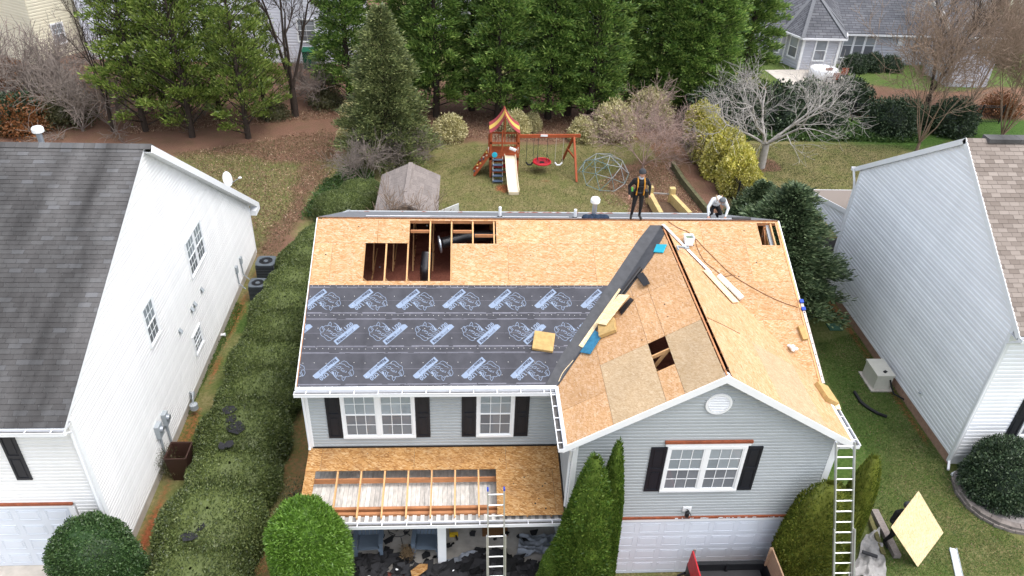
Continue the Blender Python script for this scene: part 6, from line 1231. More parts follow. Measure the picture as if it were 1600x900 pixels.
# ladders
def ladder(label, A, B, w, n, side, tips=None, fly=None):
    A, B, side = V3(A), V3(B), V3(side).normalized(); t = thing('ladder', label, 'ladder', A); d = (B-A); nrm = side.cross(d).normalized()
    for s in (-1, 1):
        MB().beam(A+side*s*w/2, B+side*s*w/2, .032, .075, nrm).build('side_rail', m_alu, t)
        if tips: MB().beam(B+side*s*w/2, B+side*s*w/2+d.normalized()*.07, .04, .085, nrm).build('rail_cap', tips, t)
        MB().box(tuple(A+side*s*w/2-V3((.04, .05, .03))), tuple(A+side*s*w/2+V3((.04, .05, .03)))).build('foot', m_rubber, t)
        if fly: MB().beam(A.lerp(B, fly[0])+side*s*(w/2+.035)+nrm*.05, A.lerp(B, fly[1])+side*s*(w/2+.035)+nrm*.05, .03, .07, nrm).build('fly_rail', m_alu, t)
    for k in range(n): p = A.lerp(B, (k+.6)/n); MB().tube([p-side*w/2, p+side*w/2], .02, 8).build('rung', m_alu, t)
ladder('aluminium ladder with blue tips leaning on the porch roof', (.87, 12.2, 0), onY(775, 766, 12.88), .40, 11, (1, .02, 0), m_tape, (.0, .62))
tp = V3((9.06, 12.42, 5.35)); tp = onY(1321, 690, 12.5)
ladder('tall aluminium extension ladder leaning on the front right roof corner', (9.60, 10.95, 0), tp, .44, 19, (1, 0, 0), None, (.0, .58))
# right side yard
t = thing('generator', 'beige standby generator box beside the pale blue wall', 'generator', (14.95, 20.75, 0)); gm_ = M('beige_case', (.56, .54, .47), .5, .08); g0 = V3((14.95, 20.75, 0))
MB().prism([g0+V3((-.3, -.45, .05)), g0+V3((.3, -.45, .05)), g0+V3((.3, .45, .05)), g0+V3((-.3, .45, .05))], (0, 0, .58)).build('case', gm_, t); MB().prism([g0+V3((-.33, -.48, .63)), g0+V3((.33, -.48, .63)), g0+V3((.33, .48, .63)), g0+V3((-.33, .48, .63))], (0, 0, .07)).build('lid', gm_, t)
MB().beam(g0+V3((-.02, -.3, .71)), g0+V3((.1, -.22, .71)), .1, .02).build('latch', m_black, t); MB().box((g0.x-.4, g0.y-.55, 0), (g0.x+.4, g0.y+.55, .05)).build('pad', m_concrete, t); MB().tube([g0+V3((.2, -.46, .5)), g0+V3((.25, -.55, .3)), g0+V3((.35, -.7, .06)), (RX-.03, 19.7, .1)], .03, 6).build('cable', m_black, t)
pts = [onz(*q_, .06) for q_ in ((1335, 612), (1345, 628), (1358, 638), (1372, 646), (1386, 651))]; n_c = 90; P_ = []
for i in range(n_c): f_ = i/(n_c-1)*(len(pts)-1); k = min(int(f_), len(pts)-2); P_.append(pts[k].lerp(pts[k+1], f_-k))
tag(MB().tube(P_, [.06 if i % 2 else .052 for i in range(n_c)], 10).build('drain_pipe', m_black), 'black corrugated drain pipe lying on the side lawn', 'pipe')
p = onz(1304, 512, 0); tag(MB().box((p.x-.28, p.y-.2, 0), (p.x+.28, p.y+.2, .06)).build('utility_cover', M('green_cover', (.05, .12, .08), .6)), 'green utility box cover in the lawn under the evergreen', 'cover')
p = onz(1489, 743, .05); tag(MB().beam(p, p+V3((.22, .1, 0)), .16, .08).build('splash_elbow', m_white), 'white downspout elbow at the corner of the pale blue house', 'elbow')
ct = [onz(*q_, 0) for q_ in ((1486, 748), (1492, 770), (1508, 792), (1530, 810), (1556, 824), (1580, 832), (1612, 838))]; bedp = []
t = thing('block_edging', 'curved two course stone block edging around the right holly', 'edging', ct[2]); m_blk = M('edging_block', (.19, .165, .15), .85, .3, 7, .3, 30, objrand=.2); L_ = 0
seg = []
for a, b in zip(ct[:-1], ct[1:]): seg.append((a, b, (b-a).length))
tot = sum(s[2] for s in seg)
def along(d):
    for a, b, l in seg:
        if d <= l: return a.lerp(b, d/l), (b-a).normalized()
        d -= l
    return seg[-1][1], (seg[-1][1]-seg[-1][0]).normalized()
for row in range(2):
    d = .15*row
    while d < tot-.1:
        p, tg = along(d+.14); nn = V3((-tg.y, tg.x, 0)); MB().obox(p, tg, nn, V3((0, 0, 1)), (-.135, .135), (-.02+.05*row, .18+.05*row), (.1*row, .1*row+.097+random.uniform(0, .006))).build('edging_block', m_blk, t); d += .285
bm_ = [p+V3((.1, .12, .0)) for p in ct]+[V3((19, 13.6, 0)), V3((19, 16.6, 0)), V3((15.9, 16.6, 0))]
struct(MB().prism([(q_.x, q_.y, -.02) for q_ in bm_], (0, 0, .15)).build('planting_bed', M('grey_mulch', (.24, .22, .21), .95, .4, 14, .5, 25)))
for i, (a, b, w, lb) in enumerate((((1366, 798), (1402, 870), .2, 'weathered grey landscape timber right of the narrow arborvitae'), ((1357, 806), (1380, 868), .12, 'mossy landscape timber beside the grey tarp'))):
    A_, B_2 = onz(*a, .08), onz(*b, .08); tag(MB().beam(A_, B_2, w, .15).build('landscape_timber', m_gboard if i == 0 else M('mossy_timber', (.11, .10, .04), .9, .4, 8)), lb, 'timber')
def tarp(px, z, label, mat, seed, amp=.07, n=44):
    c = [onz(*q_, z) for q_ in px]; r = np.random.default_rng(seed); vs = []; 
    for j in range(n):
        for i in range(n):
            u, v = i/(n-1), j/(n-1); p = (c[0]*(1-u)+c[1]*u)*(1-v)+(c[3]*(1-u)+c[2]*u)*v; vs.append([p.x, p.y, 0])
    vs = np.array(vs); f = fbm(vs[:, 0]*2, vs[:, 1]*2, 1.6, seed); vs[:, 2] = z+amp*1.3*(1-np.abs(f))**2+amp*.9*(1-np.abs(fbm(vs[:, 0]*3, vs[:, 1]*5, 1.6, seed+1)))**2; vs[:, :2] += .05*np.stack([fbm(vs[:, 0]*4, vs[:, 1]*4, 1, seed+2), fbm(vs[:, 0]*4, vs[:, 1]*4, 1, seed+3)], 1)
    I = np.arange(n*n).reshape(n, n); o = place('tarp', rawmesh('tarp', vs, np.stack([I[:-1, :-1].ravel(), I[:-1, 1:].ravel(), I[1:, 1:].ravel(), I[1:, :-1].ravel()], 1), mat, True)); tag(o, label, 'tarp', None)
m_tarp = M('grey_tarp', (.27, .26, .25), .6, .2, 3); m_tarps = M('silver_tarp', (.22, .24, .27), .45, .25, 3)
tarp([(1352, 838), (1372, 830), (1384, 905), (1325, 905)], .03, 'crumpled grey tarp on the ground beside the right ladder', m_tarp, 3, .1)
A_, B_2 = onz(1347, 862, .2), onz(1371, 870, .2); tag(MB().beam(A_, B_2, .09, .05).build('drain_grate', m_rubber), 'dark slotted bar lying across the grey tarp', 'bar')
A_, B_2 = onz(1489, 857, .02), onz(1504, 925, .02); t = thing('metal_trim_length', 'white metal trim length lying on the lawn at the lower right', 'trim', A_); MB().beam(A_, B_2, .17, .02).build('face', m_whitemet, t)
for s in (-1, 1): MB().beam(A_+V3((s*.1, 0, .0)), B_2+V3((s*.1, 0, .0)), .025, .05).build('flange', m_grey, t)
c1, c2, c4 = onz(1435, 767, 2.6), onz(1392, 823.6, 1.9), onz(1473.6, 832, .7); c3 = c2+c4-c1; nrm = (c2-c1).cross(c4-c1).normalized(); nrm = nrm if nrm.z > 0 else -nrm
tag(MB().prism([c1, c2, c3, c4], nrm*.012).build('plywood_sheet', m_osbc), 'full sheathing panel carried across the right lawn', 'sheathing sheet')
# ---- backyard: playset
m_red = M('redwood_stain', (.36, .082, .03), .65, .2, 5, objrand=.08); m_slide = M('cream_slide', (.70, .60, .44), .4, .06); m_step = M('blue_grey_step', (.07, .10, .15), .6); m_maroon = M('maroon_canvas', (.30, .05, .06), .8, .1); m_yellow = M('yellow_canvas', (.62, .42, .10), .8, .1); m_rope = M('pale_rope', (.5, .45, .38), .8); m_chain = M('dark_chain', (.04, .05, .05), .5); m_redp = M('red_plastic', (.45, .02, .03), .4)
T0 = V3((1.42, 37.45, 0)); ps = thing('playset', 'stained red wooden playset with striped canopy, cream slide and swing beam', 'playset', (2.2, 37.6, 0)); W_, D_, DK, PT_ = 1.42, 1.3, 1.2, 2.55
B = lambda n, mat, a, b, w=.09, h=.09: MB().beam(a, b, w, h).build(n, mat, ps)
X0, X1_, Y0, Y1_ = T0.x, T0.x+W_, T0.y, T0.y+D_
for x in (X0, X1_):
    for y in (Y0, Y1_): B('post', m_red, (x, y, 0), (x, y, PT_), .1, .1)
for k in range(9): MB().box((X0-.02, Y0+k*D_/9+.005, DK-.05), (X1_+.02, Y0+(k+1)*D_/9-.005, DK)).build('deck_board', m_red, ps)
for y in (Y0-.03, Y1_+.03): B('rail', m_red, (X0-.05, y, 1.95), (X1_+.05, y, 1.95), .04, .09); B('deck_joist', m_red, (X0-.05, y, DK-.12), (X1_+.05, y, DK-.12), .04, .14)
for x in (X0-.03, X1_+.03): B('rail', m_red, (x, Y0, 1.95), (x, Y1_, 1.95), .04, .09); B('rail', m_red, (x, Y0, .3), (x, Y1_, .3), .04, .09)
for k in range(8): x = X0+.1+k*(W_-.2)/7; B('baluster', m_red, (x, Y1_+.06, DK), (x, Y1_+.06, 1.95), .09, .02)
for k in range(4): y = Y0+.3+k*.28; B('baluster', m_red, (X0-.06, y, DK), (X0-.06, y, 1.95), .02, .09) if k > 1 else None; B('baluster', m_red, (X1_+.06, y, DK), (X1_+.06, y, 1.95), .02, .09)
MB().box((X0+.55, Y0-.07, DK-.0), (X0+.62, Y0-.01, PT_+.1)).build('post', m_red, ps); B('rail', m_red, (X0, Y0, .3), (X1_, Y0, .3), .04, .09); B('rail', m_red, (X0, Y1_, .3), (X1_, Y1_, .3), .04, .09)
MB().box((X0+.1, Y0+.2, .45), (X1_-.05, Y0+.6, .5)).build('lower_bench', m_redp, ps); MB().box((X0+.1, Y0+.62, .55), (X1_-.05, Y0+.9, .6)).build('lower_counter', m_red, ps)
pk = 3.42; mx = (X0+X1_)/2; ex = .08
for s, xe in ((-1, X0-ex), (1, X1_+ex)):
    for i, (f0, f1, mt) in enumerate(((0, .33, m_maroon), (.33, .67, m_yellow), (.67, 1, m_maroon))):
        y0, y1 = Y0-.1+(D_+.2)*f0, Y0-.1+(D_+.2)*f1; cur = [(mx+(xe-mx)*t_, pk-(pk-2.5)*(t_**.8)-.10*math.sin(math.pi*t_)) for t_ in np.linspace(0, 1, 7)]; mb = MB()
        for (xa, za), (xb, zb_) in zip(cur[:-1], cur[1:]): mb.prism([(xa, y0, za), (xb, y0, zb_), (xb, y1, zb_), (xa, y1, za)], (0, 0, .012))
        mb.build('canopy_stripe', mt, ps)
for y in (Y0-.02, Y1_+.02): B('ridge_post', m_red, (mx, y, 1.95), (mx, y, pk-.03), .08, .05)
B('ridge_beam', m_red, (mx, Y0-.08, pk-.05), (mx, Y1_+.08, pk-.05), .06, .06)
# slide
sl = [V3((X1_-.42, Y0-.02, DK+.02)), V3((X1_-.40, Y0-.35, DK-.02)), V3((X1_-.36, Y0-1.0, .66)), V3((X1_-.30, Y0-1.7, .22)), V3((X1_-.28, Y0-2.05, .14))]; mb = MB(); sw_ = .26
for a, b in zip(sl[:-1], sl[1:]):
    u = V3((1, 0, 0)); mb.prism([a-u*sw_, a+u*sw_, b+u*sw_, b-u*sw_], (0, 0, .03))
    for s in (-1, 1): mb.prism([a+u*s*sw_, b+u*s*sw_, b+u*s*sw_+V3((0, 0, .13)), a+u*s*sw_+V3((0, 0, .13))], (s*.03, 0, 0))
mb.prism([sl[-1]+V3((-sw_, 0, .03)), sl[-1]+V3((sw_, 0, .03)), sl[-1]+V3((sw_, 0, -.13)), sl[-1]+V3((-sw_, 0, -.13))], (0, -.03, 0)); mb.build('slide', m_slide, ps)
# step ladder
la = [V3((X0+.12, Y0-.03, DK)), V3((X0+.12, Y0-.75, 0))]; 
for s in (0, .5): B('ladder_rail', m_rope, la[0]+V3((s, 0, 0)), la[1]+V3((s, 0, 0)), .03, .05)
for k in range(5): p = la[0].lerp(la[1], (k+.55)/5); MB().box((p.x-.02, p.y-.12, p.z-.02), (p.x+.52, p.y+.12, p.z+.02)).build('step', m_step, ps)
# rock wall
ra, rb_ = V3((X0-.05, Y0+.05, DK)), V3((X0-.85, Y0+.05, 0)); du = (rb_-ra); mb = MB(); mb.prism([ra, ra+V3((0, D_*.62, 0)), rb_+V3((0, D_*.62, 0)), rb_], V3((-.03, 0, -.02))); mb.build('climbing_wall', m_red, ps)
for y in (0, D_*.62): B('climbing_wall_rail', m_red, ra+V3((-.02, y, .04)), rb_+V3((-.02, y, .04)), .05, .12)
for k in range(9): p = ra.lerp(rb_, (k//2+.6)/5)+V3((-.06, .22+.34*(k % 2)+.06*(k % 3), .05)); MB().lathe([(.055, -.03), (.05, .02), (.02, .05)], p, 7, (-.83, 0, .55)).build('climbing_hold', (m_slide, m_yellow, m_step)[k % 3], ps)
# swing beam
be = V3((5.85, 38.35, 2.02)); bs_ = V3((X1_, 38.1, 2.06)); B('swing_beam', m_red, bs_, be+V3((.35, .02, 0)), .10, .17)
B('frame_leg', m_red, be+V3((0, -.05, -.05)), (5.98, 36.95, 0), .1, .1); B('frame_leg', m_red, be+V3((0, .05, -.05)), (5.55, 39.8, 0), .1, .1); B('frame_brace', m_red, (5.92, 37.6, 1.0), (5.65, 39.1, .95), .06, .09)
MB().box((4.05, 38.12, 2.04), (4.42, 38.16, 2.14)).build('name_plate', m_white, ps)
def swing(x0, x1, zb_, mat):
    for x in (x0, x1): MB().tube([(x, 38.2, 1.95), (x+.0, 38.18, zb_)], .012, 5).build('swing_chain', mat, ps)
swing(3.35, 3.72, .55, m_chain); swing(3.95, 4.45, .62, m_chain); swing(4.9, 5.3, .55, m_rope)
MB().tube([(3.35, 38.18, .55), (3.45, 38.15, .42), (3.62, 38.15, .42), (3.72, 38.18, .55)], .05, 6).build('belt_seat', m_black, ps); MB().tube([(4.9, 38.18, .55), (5.02, 38.15, .42), (5.18, 38.15, .42), (5.3, 38.18, .55)], .045, 6).build('belt_seat', m_white, ps)
n = 28; ring = [(4.2+.46*math.cos(2*math.pi*k/n), 38.15+.46*math.sin(2*math.pi*k/n), .6) for k in range(n+1)]; MB().tube(ring, .05, 8, False).build('saucer_ring', m_redp, ps); MB().lathe([(.43, 0), (.43, .012)], (4.2, 38.15, .56), 20).build('saucer_mat', M('red_black_mat', (.30, .015, .025), .8, .5, 6), ps); MB().prism([(4.05, 38.02, .576), (4.35, 38.02, .576), (4.3, 38.25, .576), (4.1, 38.25, .576)], (0, 0, .004)).build('saucer_print', m_black, ps)
for k in range(3): th = 2.1*k; MB().tube([(4.2+.46*math.cos(th), 38.15+.46*math.sin(th), .6), (3.95 if math.cos(th) < 0 else 4.45, 38.18, 1.0)], .012, 4).build('saucer_rope', m_chain, ps)
MB().lathe([(.14, 0), (.15, .02), (.06, .03)], (X0+.2, Y0-.09, DK+.12), 12, (0, -1, .2)).build('ship_wheel', m_bluepad, ps); tsc = MB(); tsc.beam((X1_-.45, Y0-.1, 1.72), (X1_-.12, Y0-.2, 1.62), .14, .1); tsc.build('toy_telescope', m_white, ps)
for x in (X0-.12, X1_+.0): MB().tube([(x, Y0-.08, 1.75), (x-.03, Y0-.16, 1.6), (x, Y0-.08, 1.42)], .018, 6).build('grab_handle', m_rope, ps)
# climbing dome
dc_ = onz(942, 281, 0); R_ = 1.42; dm = thing('climbing_dome', 'geodesic metal climbing dome on the back lawn', 'climbing dome', dc_); bm = bmesh.new(); bmesh.ops.create_icosphere(bm, subdivisions=2, radius=R_); m_tl = M('teal_pipe', (.15, .24, .24), .4, .3, 3); m_gp = M('grey_pipe', (.34, .36, .36), .4, .2, 3)
rotm = Matrix.Rotation(math.radians(31.7), 3, 'X'); lowv = {v for v in bm.verts}
vmap = {v: rotm @ v.co for v in bm.verts}
for e in bm.edges:
    a, b = vmap[e.verts[0]], vmap[e.verts[1]]
    if a.z > -.12 and b.z > -.12:
        a, b = (V3((q_.x, q_.y, max(q_.z, .0)+.02)) for q_ in (a, b)); MB().tube([dc_+a, dc_+b], .015, 6).build('dome_strut', m_tl if random.random() < .45 else m_gp, dm)
for v in bm.verts:
    if vmap[v].z > .1: MB().lathe([(.035, -.02), (.035, .02)], dc_+vmap[v], 8, vmap[v]).build('dome_hub', m_black, dm)
bm.free()
# raised bed, fence, timber edging
a0, a1, b0, b1 = onz(1013, 318, 0), onz(1047, 320, 0), onz(1030, 350, 0), onz(1075, 350, 0); rb2 = thing('raised_bed', 'raised garden bed of treated lumber behind the ridge by the standing roofer', 'garden bed', a0)
MB().beam(a0+V3((0, 0, .4)), b0+V3((0, 0, .4)), .22, .5).build('side_board', m_treated, rb2); MB().beam(a1+V3((0, 0, .4)), b1+V3((0, 0, .4)), .22, .5).build('side_board', m_treated, rb2); MB().beam(a0+V3((0, 0, .6)), a1+V3((0, 0, .6)), .05, .06).build('end_rail', m_barkg, rb2)
for p in (a0, a1): MB().box((p.x-.14, p.y-.14, 0), (p.x+.14, p.y+.14, .95)).build('post', m_treated, rb2)
MB().prism([a0+V3((.1, -.1, 0)), a1+V3((-.1, -.1, 0)), b1, b0], (0, 0, .2)).build('soil', M('bed_soil', (.09, .055, .035), .95, .4, 12), rb2)
fa, fb_ = onz(1068, 222, 0), onz(1168, 345, 0)
def fence(label, A, B, h, n, group):
    t = thing('metal_fence', label, 'fence', A, group); d = B-A
    for z in (.15, h-.12, h-.02): MB().beam(A+V3((0, 0, z)), B+V3((0, 0, z)), .03, .035).build('rail', m_black, t)
    for k in range(n+1): p = A.lerp(B, k/n); MB().box((p.x-.035, p.y-.035, 0), (p.x+.035, p.y+.035, h+.06)).build('post', m_black, t)
    mb = MB(); m_ = int(d.length/.11)
    for k in range(m_): p = A.lerp(B, (k+.5)/m_); mb.box((p.x-.009, p.y-.009, .05), (p.x+.009, p.y+.009, h))
    stuff(mb.build('pickets', m_black, t))
fence('black metal picket fence running behind the golden shrubs', fa, fb_, 1.3, 6, None); fence('black metal picket fence between the back lawns at the upper right', onz(1330, 190, 0), onz(1560, 193, 0), 1.2, 7, None)
tm = [onz(*q_, 0) for q_ in ((1050, 262), (1066, 288), (1085, 312), (1108, 340))]; t = thing('timber_edging', 'mossy low timber retaining edge beside the dark fence', 'edging', tm[0]); m_moss = M('mossy_wood', (.10, .095, .05), .95, .5, 5, .3, 20)
for a, b in zip(tm[:-1], tm[1:]):
    for k in range(2): MB().beam(a+V3((0, 0, .1+.19*k)), b+V3((0, 0, .1+.19*k)), .2, .18).build('timber', m_moss, t)
# patio things far off
for i, (x, y) in enumerate(((1293, 128), (1318, 128), (1305, 136))):
    p = onz(x, y, 0); t = thing('patio_chair', '%s dark metal chair on the far patio' % ('left', 'right', 'front')[i], 'chair', p, 'far patio chairs'); MB().box((p.x-.25, p.y-.25, .4), (p.x+.25, p.y+.25, .45)).build('seat', m_rubber, t); MB().box((p.x-.25, p.y+.2, .45), (p.x+.25, p.y+.25, .95)).build('backrest', m_brown, t)
    for a_ in (-.22, .22):
        for b_ in (-.22, .22): MB().box((p.x+a_-.02, p.y+b_-.02, 0), (p.x+a_+.02, p.y+b_+.02, .4)).build('leg', m_rubber, t)
p = onz(1284, 122, 0); t = thing('patio_table', 'round table under a pale cover on the far patio', 'table', p); MB().lathe([(1.0, .02), (1.02, .72), (.9, .76), (.05, .8)], p, 18).build('cover', m_whitemet, t, True); MB().lathe([(.2, 0), (.2, .03)], p, 10).build('base', m_rubber, t)
p = onz(1538, 54, 0); tag(MB().beam(p+V3((0, 0, .3)), p+V3((1.2, 0, .9)), 1.0, .15).build('toy_panel', M('bright_green_plastic', (.05, .5, .2), .4)), 'bright green panel among the trees at the top right', 'panel')
# ---- porch furniture and tear-off debris
m_chair = M('slate_blue_resin', (.11, .145, .19), .5, .1)
def chair(label, p, rz):
    t = thing('porch_chair', label, 'chair', p, 'slate blue porch chairs'); R3 = Matrix.Rotation(rz, 3, 'Z'); q = lambda x, y, z: p+R3 @ V3((x, y, z))
    for k in range(5): y = -.28+k*.12; MB().beam(q(-.26, y, .36-.03*k), q(.26, y, .36-.03*k), .105, .022).build('seat_slat', m_chair, t)
    for k in range(6): x = -.25+k*.1; MB().beam(q(x, .24, .28), q(x*1.15, .52, .98-.02*abs(k-2.5)), .088, .022, (0, -1, 0)).build('back_slat', m_chair, t)
    for s in (-1, 1):
        MB().beam(q(s*.34, -.36, .56), q(s*.34, .36, .54), .12, .03).build('armrest', m_chair, t); MB().beam(q(s*.34, -.3, 0), q(s*.34, -.3, .55), .06, .09).build('leg', m_chair, t); MB().beam(q(s*.34, .34, 0), q(s*.34, .34, .54), .06, .09).build('leg', m_chair, t); MB().beam(q(s*.28, -.34, .33), q(s*.28, .4, .16), .03, .1).build('seat_rail', m_chair, t)
    MB().beam(q(-.3, .46, .72), q(.3, .46, .72), .03, .06).build('back_rail', m_chair, t)
chair('slate blue slatted porch chair at the left end of the porch', V3((-2.55, 13.82, .14)), .05); chair('slate blue slatted porch chair beside the porch post', V3((-.98, 13.80, .14)), -.05)
p = V3((-1.75, 14.1, .14)); t = thing('plant_stand', 'black wire ring plant stand between the porch chairs', 'stand', p); ring = [(p.x+.3*math.cos(2*math.pi*k/20), p.y+.3*math.sin(2*math.pi*k/20), .62) for k in range(21)]; MB().tube(ring, .012, 5, False).build('ring', m_black, t)
for k in range(4): th = .4+1.57*k; MB().tube([(p.x+.3*math.cos(th), p.y+.3*math.sin(th), .62), (p.x+.12*math.cos(th), p.y+.12*math.sin(th), .4), (p.x+.3*math.cos(th), p.y+.3*math.sin(th), .14)], .012, 5).build('leg', m_black, t)
p = V3((-1.48, 13.45, .14)); t = thing('potted_plant', 'dried brown plant in a pot before the porch chairs', 'potted plant', p); MB().lathe([(.11, 0), (.15, .22), (.13, .22), (.12, .18)], p, 14).build('pot', m_black, t); place('foliage', bush_mesh('dried', .2, .2, .22, 700, .09, .02, M('dry_stems', (.16, .11, .06), .9), 151, .3, 2, .9, -.4, .4, .5), t, True).location = (0, 0, .16)
p = onz(709, 838, .16); t = thing('cordless_tool', 'yellow cordless tool lying on the porch floor', 'tool', p); my = M('tool_yellow', (.55, .36, .02), .5); MB().beam(p+V3((-.12, 0, .06)), p+V3((.12, .02, .06)), .09, .1).build('body', my, t); MB().beam(p+V3((.06, -.02, .06)), p+V3((.1, -.16, .05)), .05, .06).build('handle', m_black, t); MB().tube([p+V3((-.1, 0, .02)), p+V3((-.12, .25, .01)), p+V3((-.02, .42, .01)), p+V3((.08, .38, .01))], .01, 5).build('cord', my, t)
p = onz(770, 827, .15); tag(MB().box((p.x-.3, p.y-.24, .142), (p.x+.42, p.y+.24, .165)).build('door_mat', M('coir_mat', (.17, .085, .035), .95, .3, 30)), 'brown doormat on the porch behind the ladder', 'mat')
tarp([(812, 838), (868, 835), (876, 868), (806, 872)], .16, 'crumpled silver grey tarp on the porch right of the ladder', m_tarps, 5, .12); tarp([(695, 880), (752, 858), (758, 868), (700, 900)], .12, 'narrow grey tarp strip among the torn shingles', m_tarps, 7, .08)
ext = M('tear_off_shingle', (.018, .018, .02), .75, .3, 8, island=.7); db = MB(); rr_ = random.Random(4)
def flake(x, y, z, s, tilt=.35):
    n_ = rr_.randint(4, 6); nr = V3((rr_.uniform(-tilt, tilt), rr_.uniform(-tilt, tilt), 1)).normalized(); a = nr.orthogonal().normalized(); b = nr.cross(a); pts = []
    for k in range(n_): th = 2*math.pi*(k+rr_.uniform(-.3, .3))/n_; pts.append(V3((x, y, z))+a*math.cos(th)*s*rr_.uniform(.5, 1.2)+b*math.sin(th)*s*rr_.uniform(.4, .9))
    db.prism(pts, nr*.006)
for k in range(1000):
    x = rr_.uniform(-3.0, 2.4); y = rr_.uniform(11.8, 13.35)+.25*math.sin(x*2); hgt = .10+.22*max(0, 1-abs(y-12.5)/.8); flake(x, y, .05+rr_.uniform(.3, 1)*hgt+(.1 if y > 12.95 else 0), rr_.uniform(.08, .26))
for k in range(60): flake(rr_.uniform(-3.2, 2.3), rr_.uniform(13.3, 14.3), .17+rr_.uniform(0, .02), rr_.uniform(.06, .18), .08)
stuff(db.build('torn_shingle_debris', ext)); db = MB()
for k in range(9): flake(rr_.uniform(-2.8, 2.2), rr_.uniform(11.9, 13.0), .31, rr_.uniform(.03, .06), .5)
stuff(db.build('paper_scraps', m_white))
p = onz(655, 893, .35); db = MB(); flake(p.x, p.y, .36, .26, .2); tag(db.build('osb_scrap', m_osbo), 'orange sheathing scrap lying on the shingle debris', 'scrap')
# ---- trailer in front of the garage
tr = thing('dump_trailer', 'black dump trailer with red and bare wood side boards before the garage', 'trailer', (6.8, 10, 0)); tx0, tx1, ty0, ty1 = 5.82, 7.80, 8.2, 12.35; m_tr = M('black_steel', (.014, .015, .017), .45, .3, 6); m_redb = M('red_painted_board', (.42, .022, .03), .5, .2, 5); m_ply = M('worn_plywood', (.34, .22, .14), .8, .25, 5, stretch=(1, 1, 4))
MB().box((tx0, ty0, .55), (tx1, ty1, .62)).build('bed_floor', m_tr, tr); MB().box((tx0, ty1-.05, .62), (tx1, ty1, 1.22)).build('front_wall', m_tr, tr); MB().box((tx0, ty1-.09, 1.18), (tx1, ty1+.02, 1.24)).build('top_rail', m_tr, tr)
MB().box((tx0+.1, ty1-.25, .62), (tx1-.1, ty1-.06, .95)).build('toolbox', m_rubber, tr); MB().box((6.78, ty1-.1, .62), (6.84, ty1-.05, 1.26)).build('rib', m_tr, tr)
for x in (tx0-.05, tx1): MB().box((x, ty0, .55), (x+.05, ty1, 1.22)).build('side_wall', m_tr, tr)
MB().prism([(tx0-.06, ty1-.05, 1.2), (tx0-.06, ty1-.12, 1.86), (tx0-.06, ty0, 1.86), (tx0-.06, ty0, 1.2)], (.035, 0, 0)).build('side_board', m_redb, tr); MB().prism([(tx1+.02, ty1-.05, 1.2), (tx1+.02, ty1-.12, 1.86), (tx1+.02, ty0, 1.86), (tx1+.02, ty0, 1.2)], (.035, 0, 0)).build('side_board', m_ply, tr)
MB().beam((tx1-.0, ty1-.12, 1.2), (tx1-.0, ty1-.12, 1.9), .035, .09).build('stake', m_ply, tr); MB().beam((tx0+.0, ty1-.12, 1.2), (tx0+.0, ty1-.12, 1.9), .03, .06).build('stake', m_gboard, tr)
for y in (9.3, 10.3):
    for x in (tx0-.2, tx1+.2): wh_ = MB().lathe([(.2, -.1), (.34, -.1), (.36, -.06), (.36, .06), (.34, .1), (.2, .1)], (x, y, .36), 20, (1, 0, 0)).build('wheel', m_rubber, tr, True); MB().lathe([(.2, -.08), (.2, .08)], (x, y, .36), 14, (1, 0, 0)).build('rim', m_galv, wh_)
st_d = MB(); rr_ = random.Random(9); db = MB()
for k in range(120): flake(rr_.uniform(tx0+.15, tx1-.15), rr_.uniform(8.4, 12.0), .66+rr_.uniform(0, .2), rr_.uniform(.08, .25))
stuff(db.build('trailer_load', ext, tr)); MB().tube([(tx0-.12, 12.2, 1.0), (tx0-.2, 12.35, .7), (tx0-.25, 12.2, .5)], .04, 6).build('cable_bundle', m_black, tr)
# ================================================================ people
def capsule(mb, a, b, ra, rb, n=10):
    a, b = V3(a), V3(b); d = (b-a); L_ = d.length; prof = []
    for k in range(5): t = math.pi/2*k/4; prof.append((max(ra*math.sin(t), .0005), -ra*math.cos(t)))
    for k in range(5): t = math.pi/2*k/4; prof.append((max(rb*math.cos(t), .0005), L_+rb*math.sin(t)))
    mb.lathe(prof, a, n, d if L_ > 1e-6 else (0, 0, 1))
def body_mesh(parts, voxel, mats, matf, smooth=6):
    mb = MB()
    for p in parts: capsule(mb, *p)
    me = mb.mesh('body'); o = bpy.data.objects.new('tmp', me); C.objects.link(o); r = o.modifiers.new('r', 'REMESH'); r.mode = 'VOXEL'; r.voxel_size = voxel; s = o.modifiers.new('s', 'SMOOTH'); s.iterations = smooth; s.factor = .5
    bpy.context.view_layer.update(); out = bpy.data.meshes.new_from_object(o.evaluated_get(bpy.context.evaluated_depsgraph_get())); bpy.data.objects.remove(o)
    for m in mats: out.materials.append(m)
    out.materials.clear() if False else None
    for p in out.polygons: p.material_index = matf(p.center); p.use_smooth = True
    return out
def hand(parts, wrist, d, side, curl):
    w, d, side = V3(wrist), V3(d).normalized(), V3(side).normalized(); pn = d.cross(side)
    parts.append((w, w+d*.085, .028, .036)); k0 = w+d*.095
    for i, l in enumerate((.068, .078, .072, .056)):
        b = k0+side*(.033-.022*i); m = b+(d*math.cos(curl)+pn*math.sin(curl))*l*.55; parts.append((b-d*.02, m, .0105, .0098)); parts.append((m, m+(d*math.cos(curl*2)+pn*math.sin(curl*2))*l*.5, .0098, .0088))
    tb = w+d*.03+side*.03; tm_ = tb+(side*.7+d*.6).normalized()*.045; parts.append((tb, tm_, .013, .0115)); parts.append((tm_, tm_+(d+side*.1).normalized()*.035, .0115, .0095))
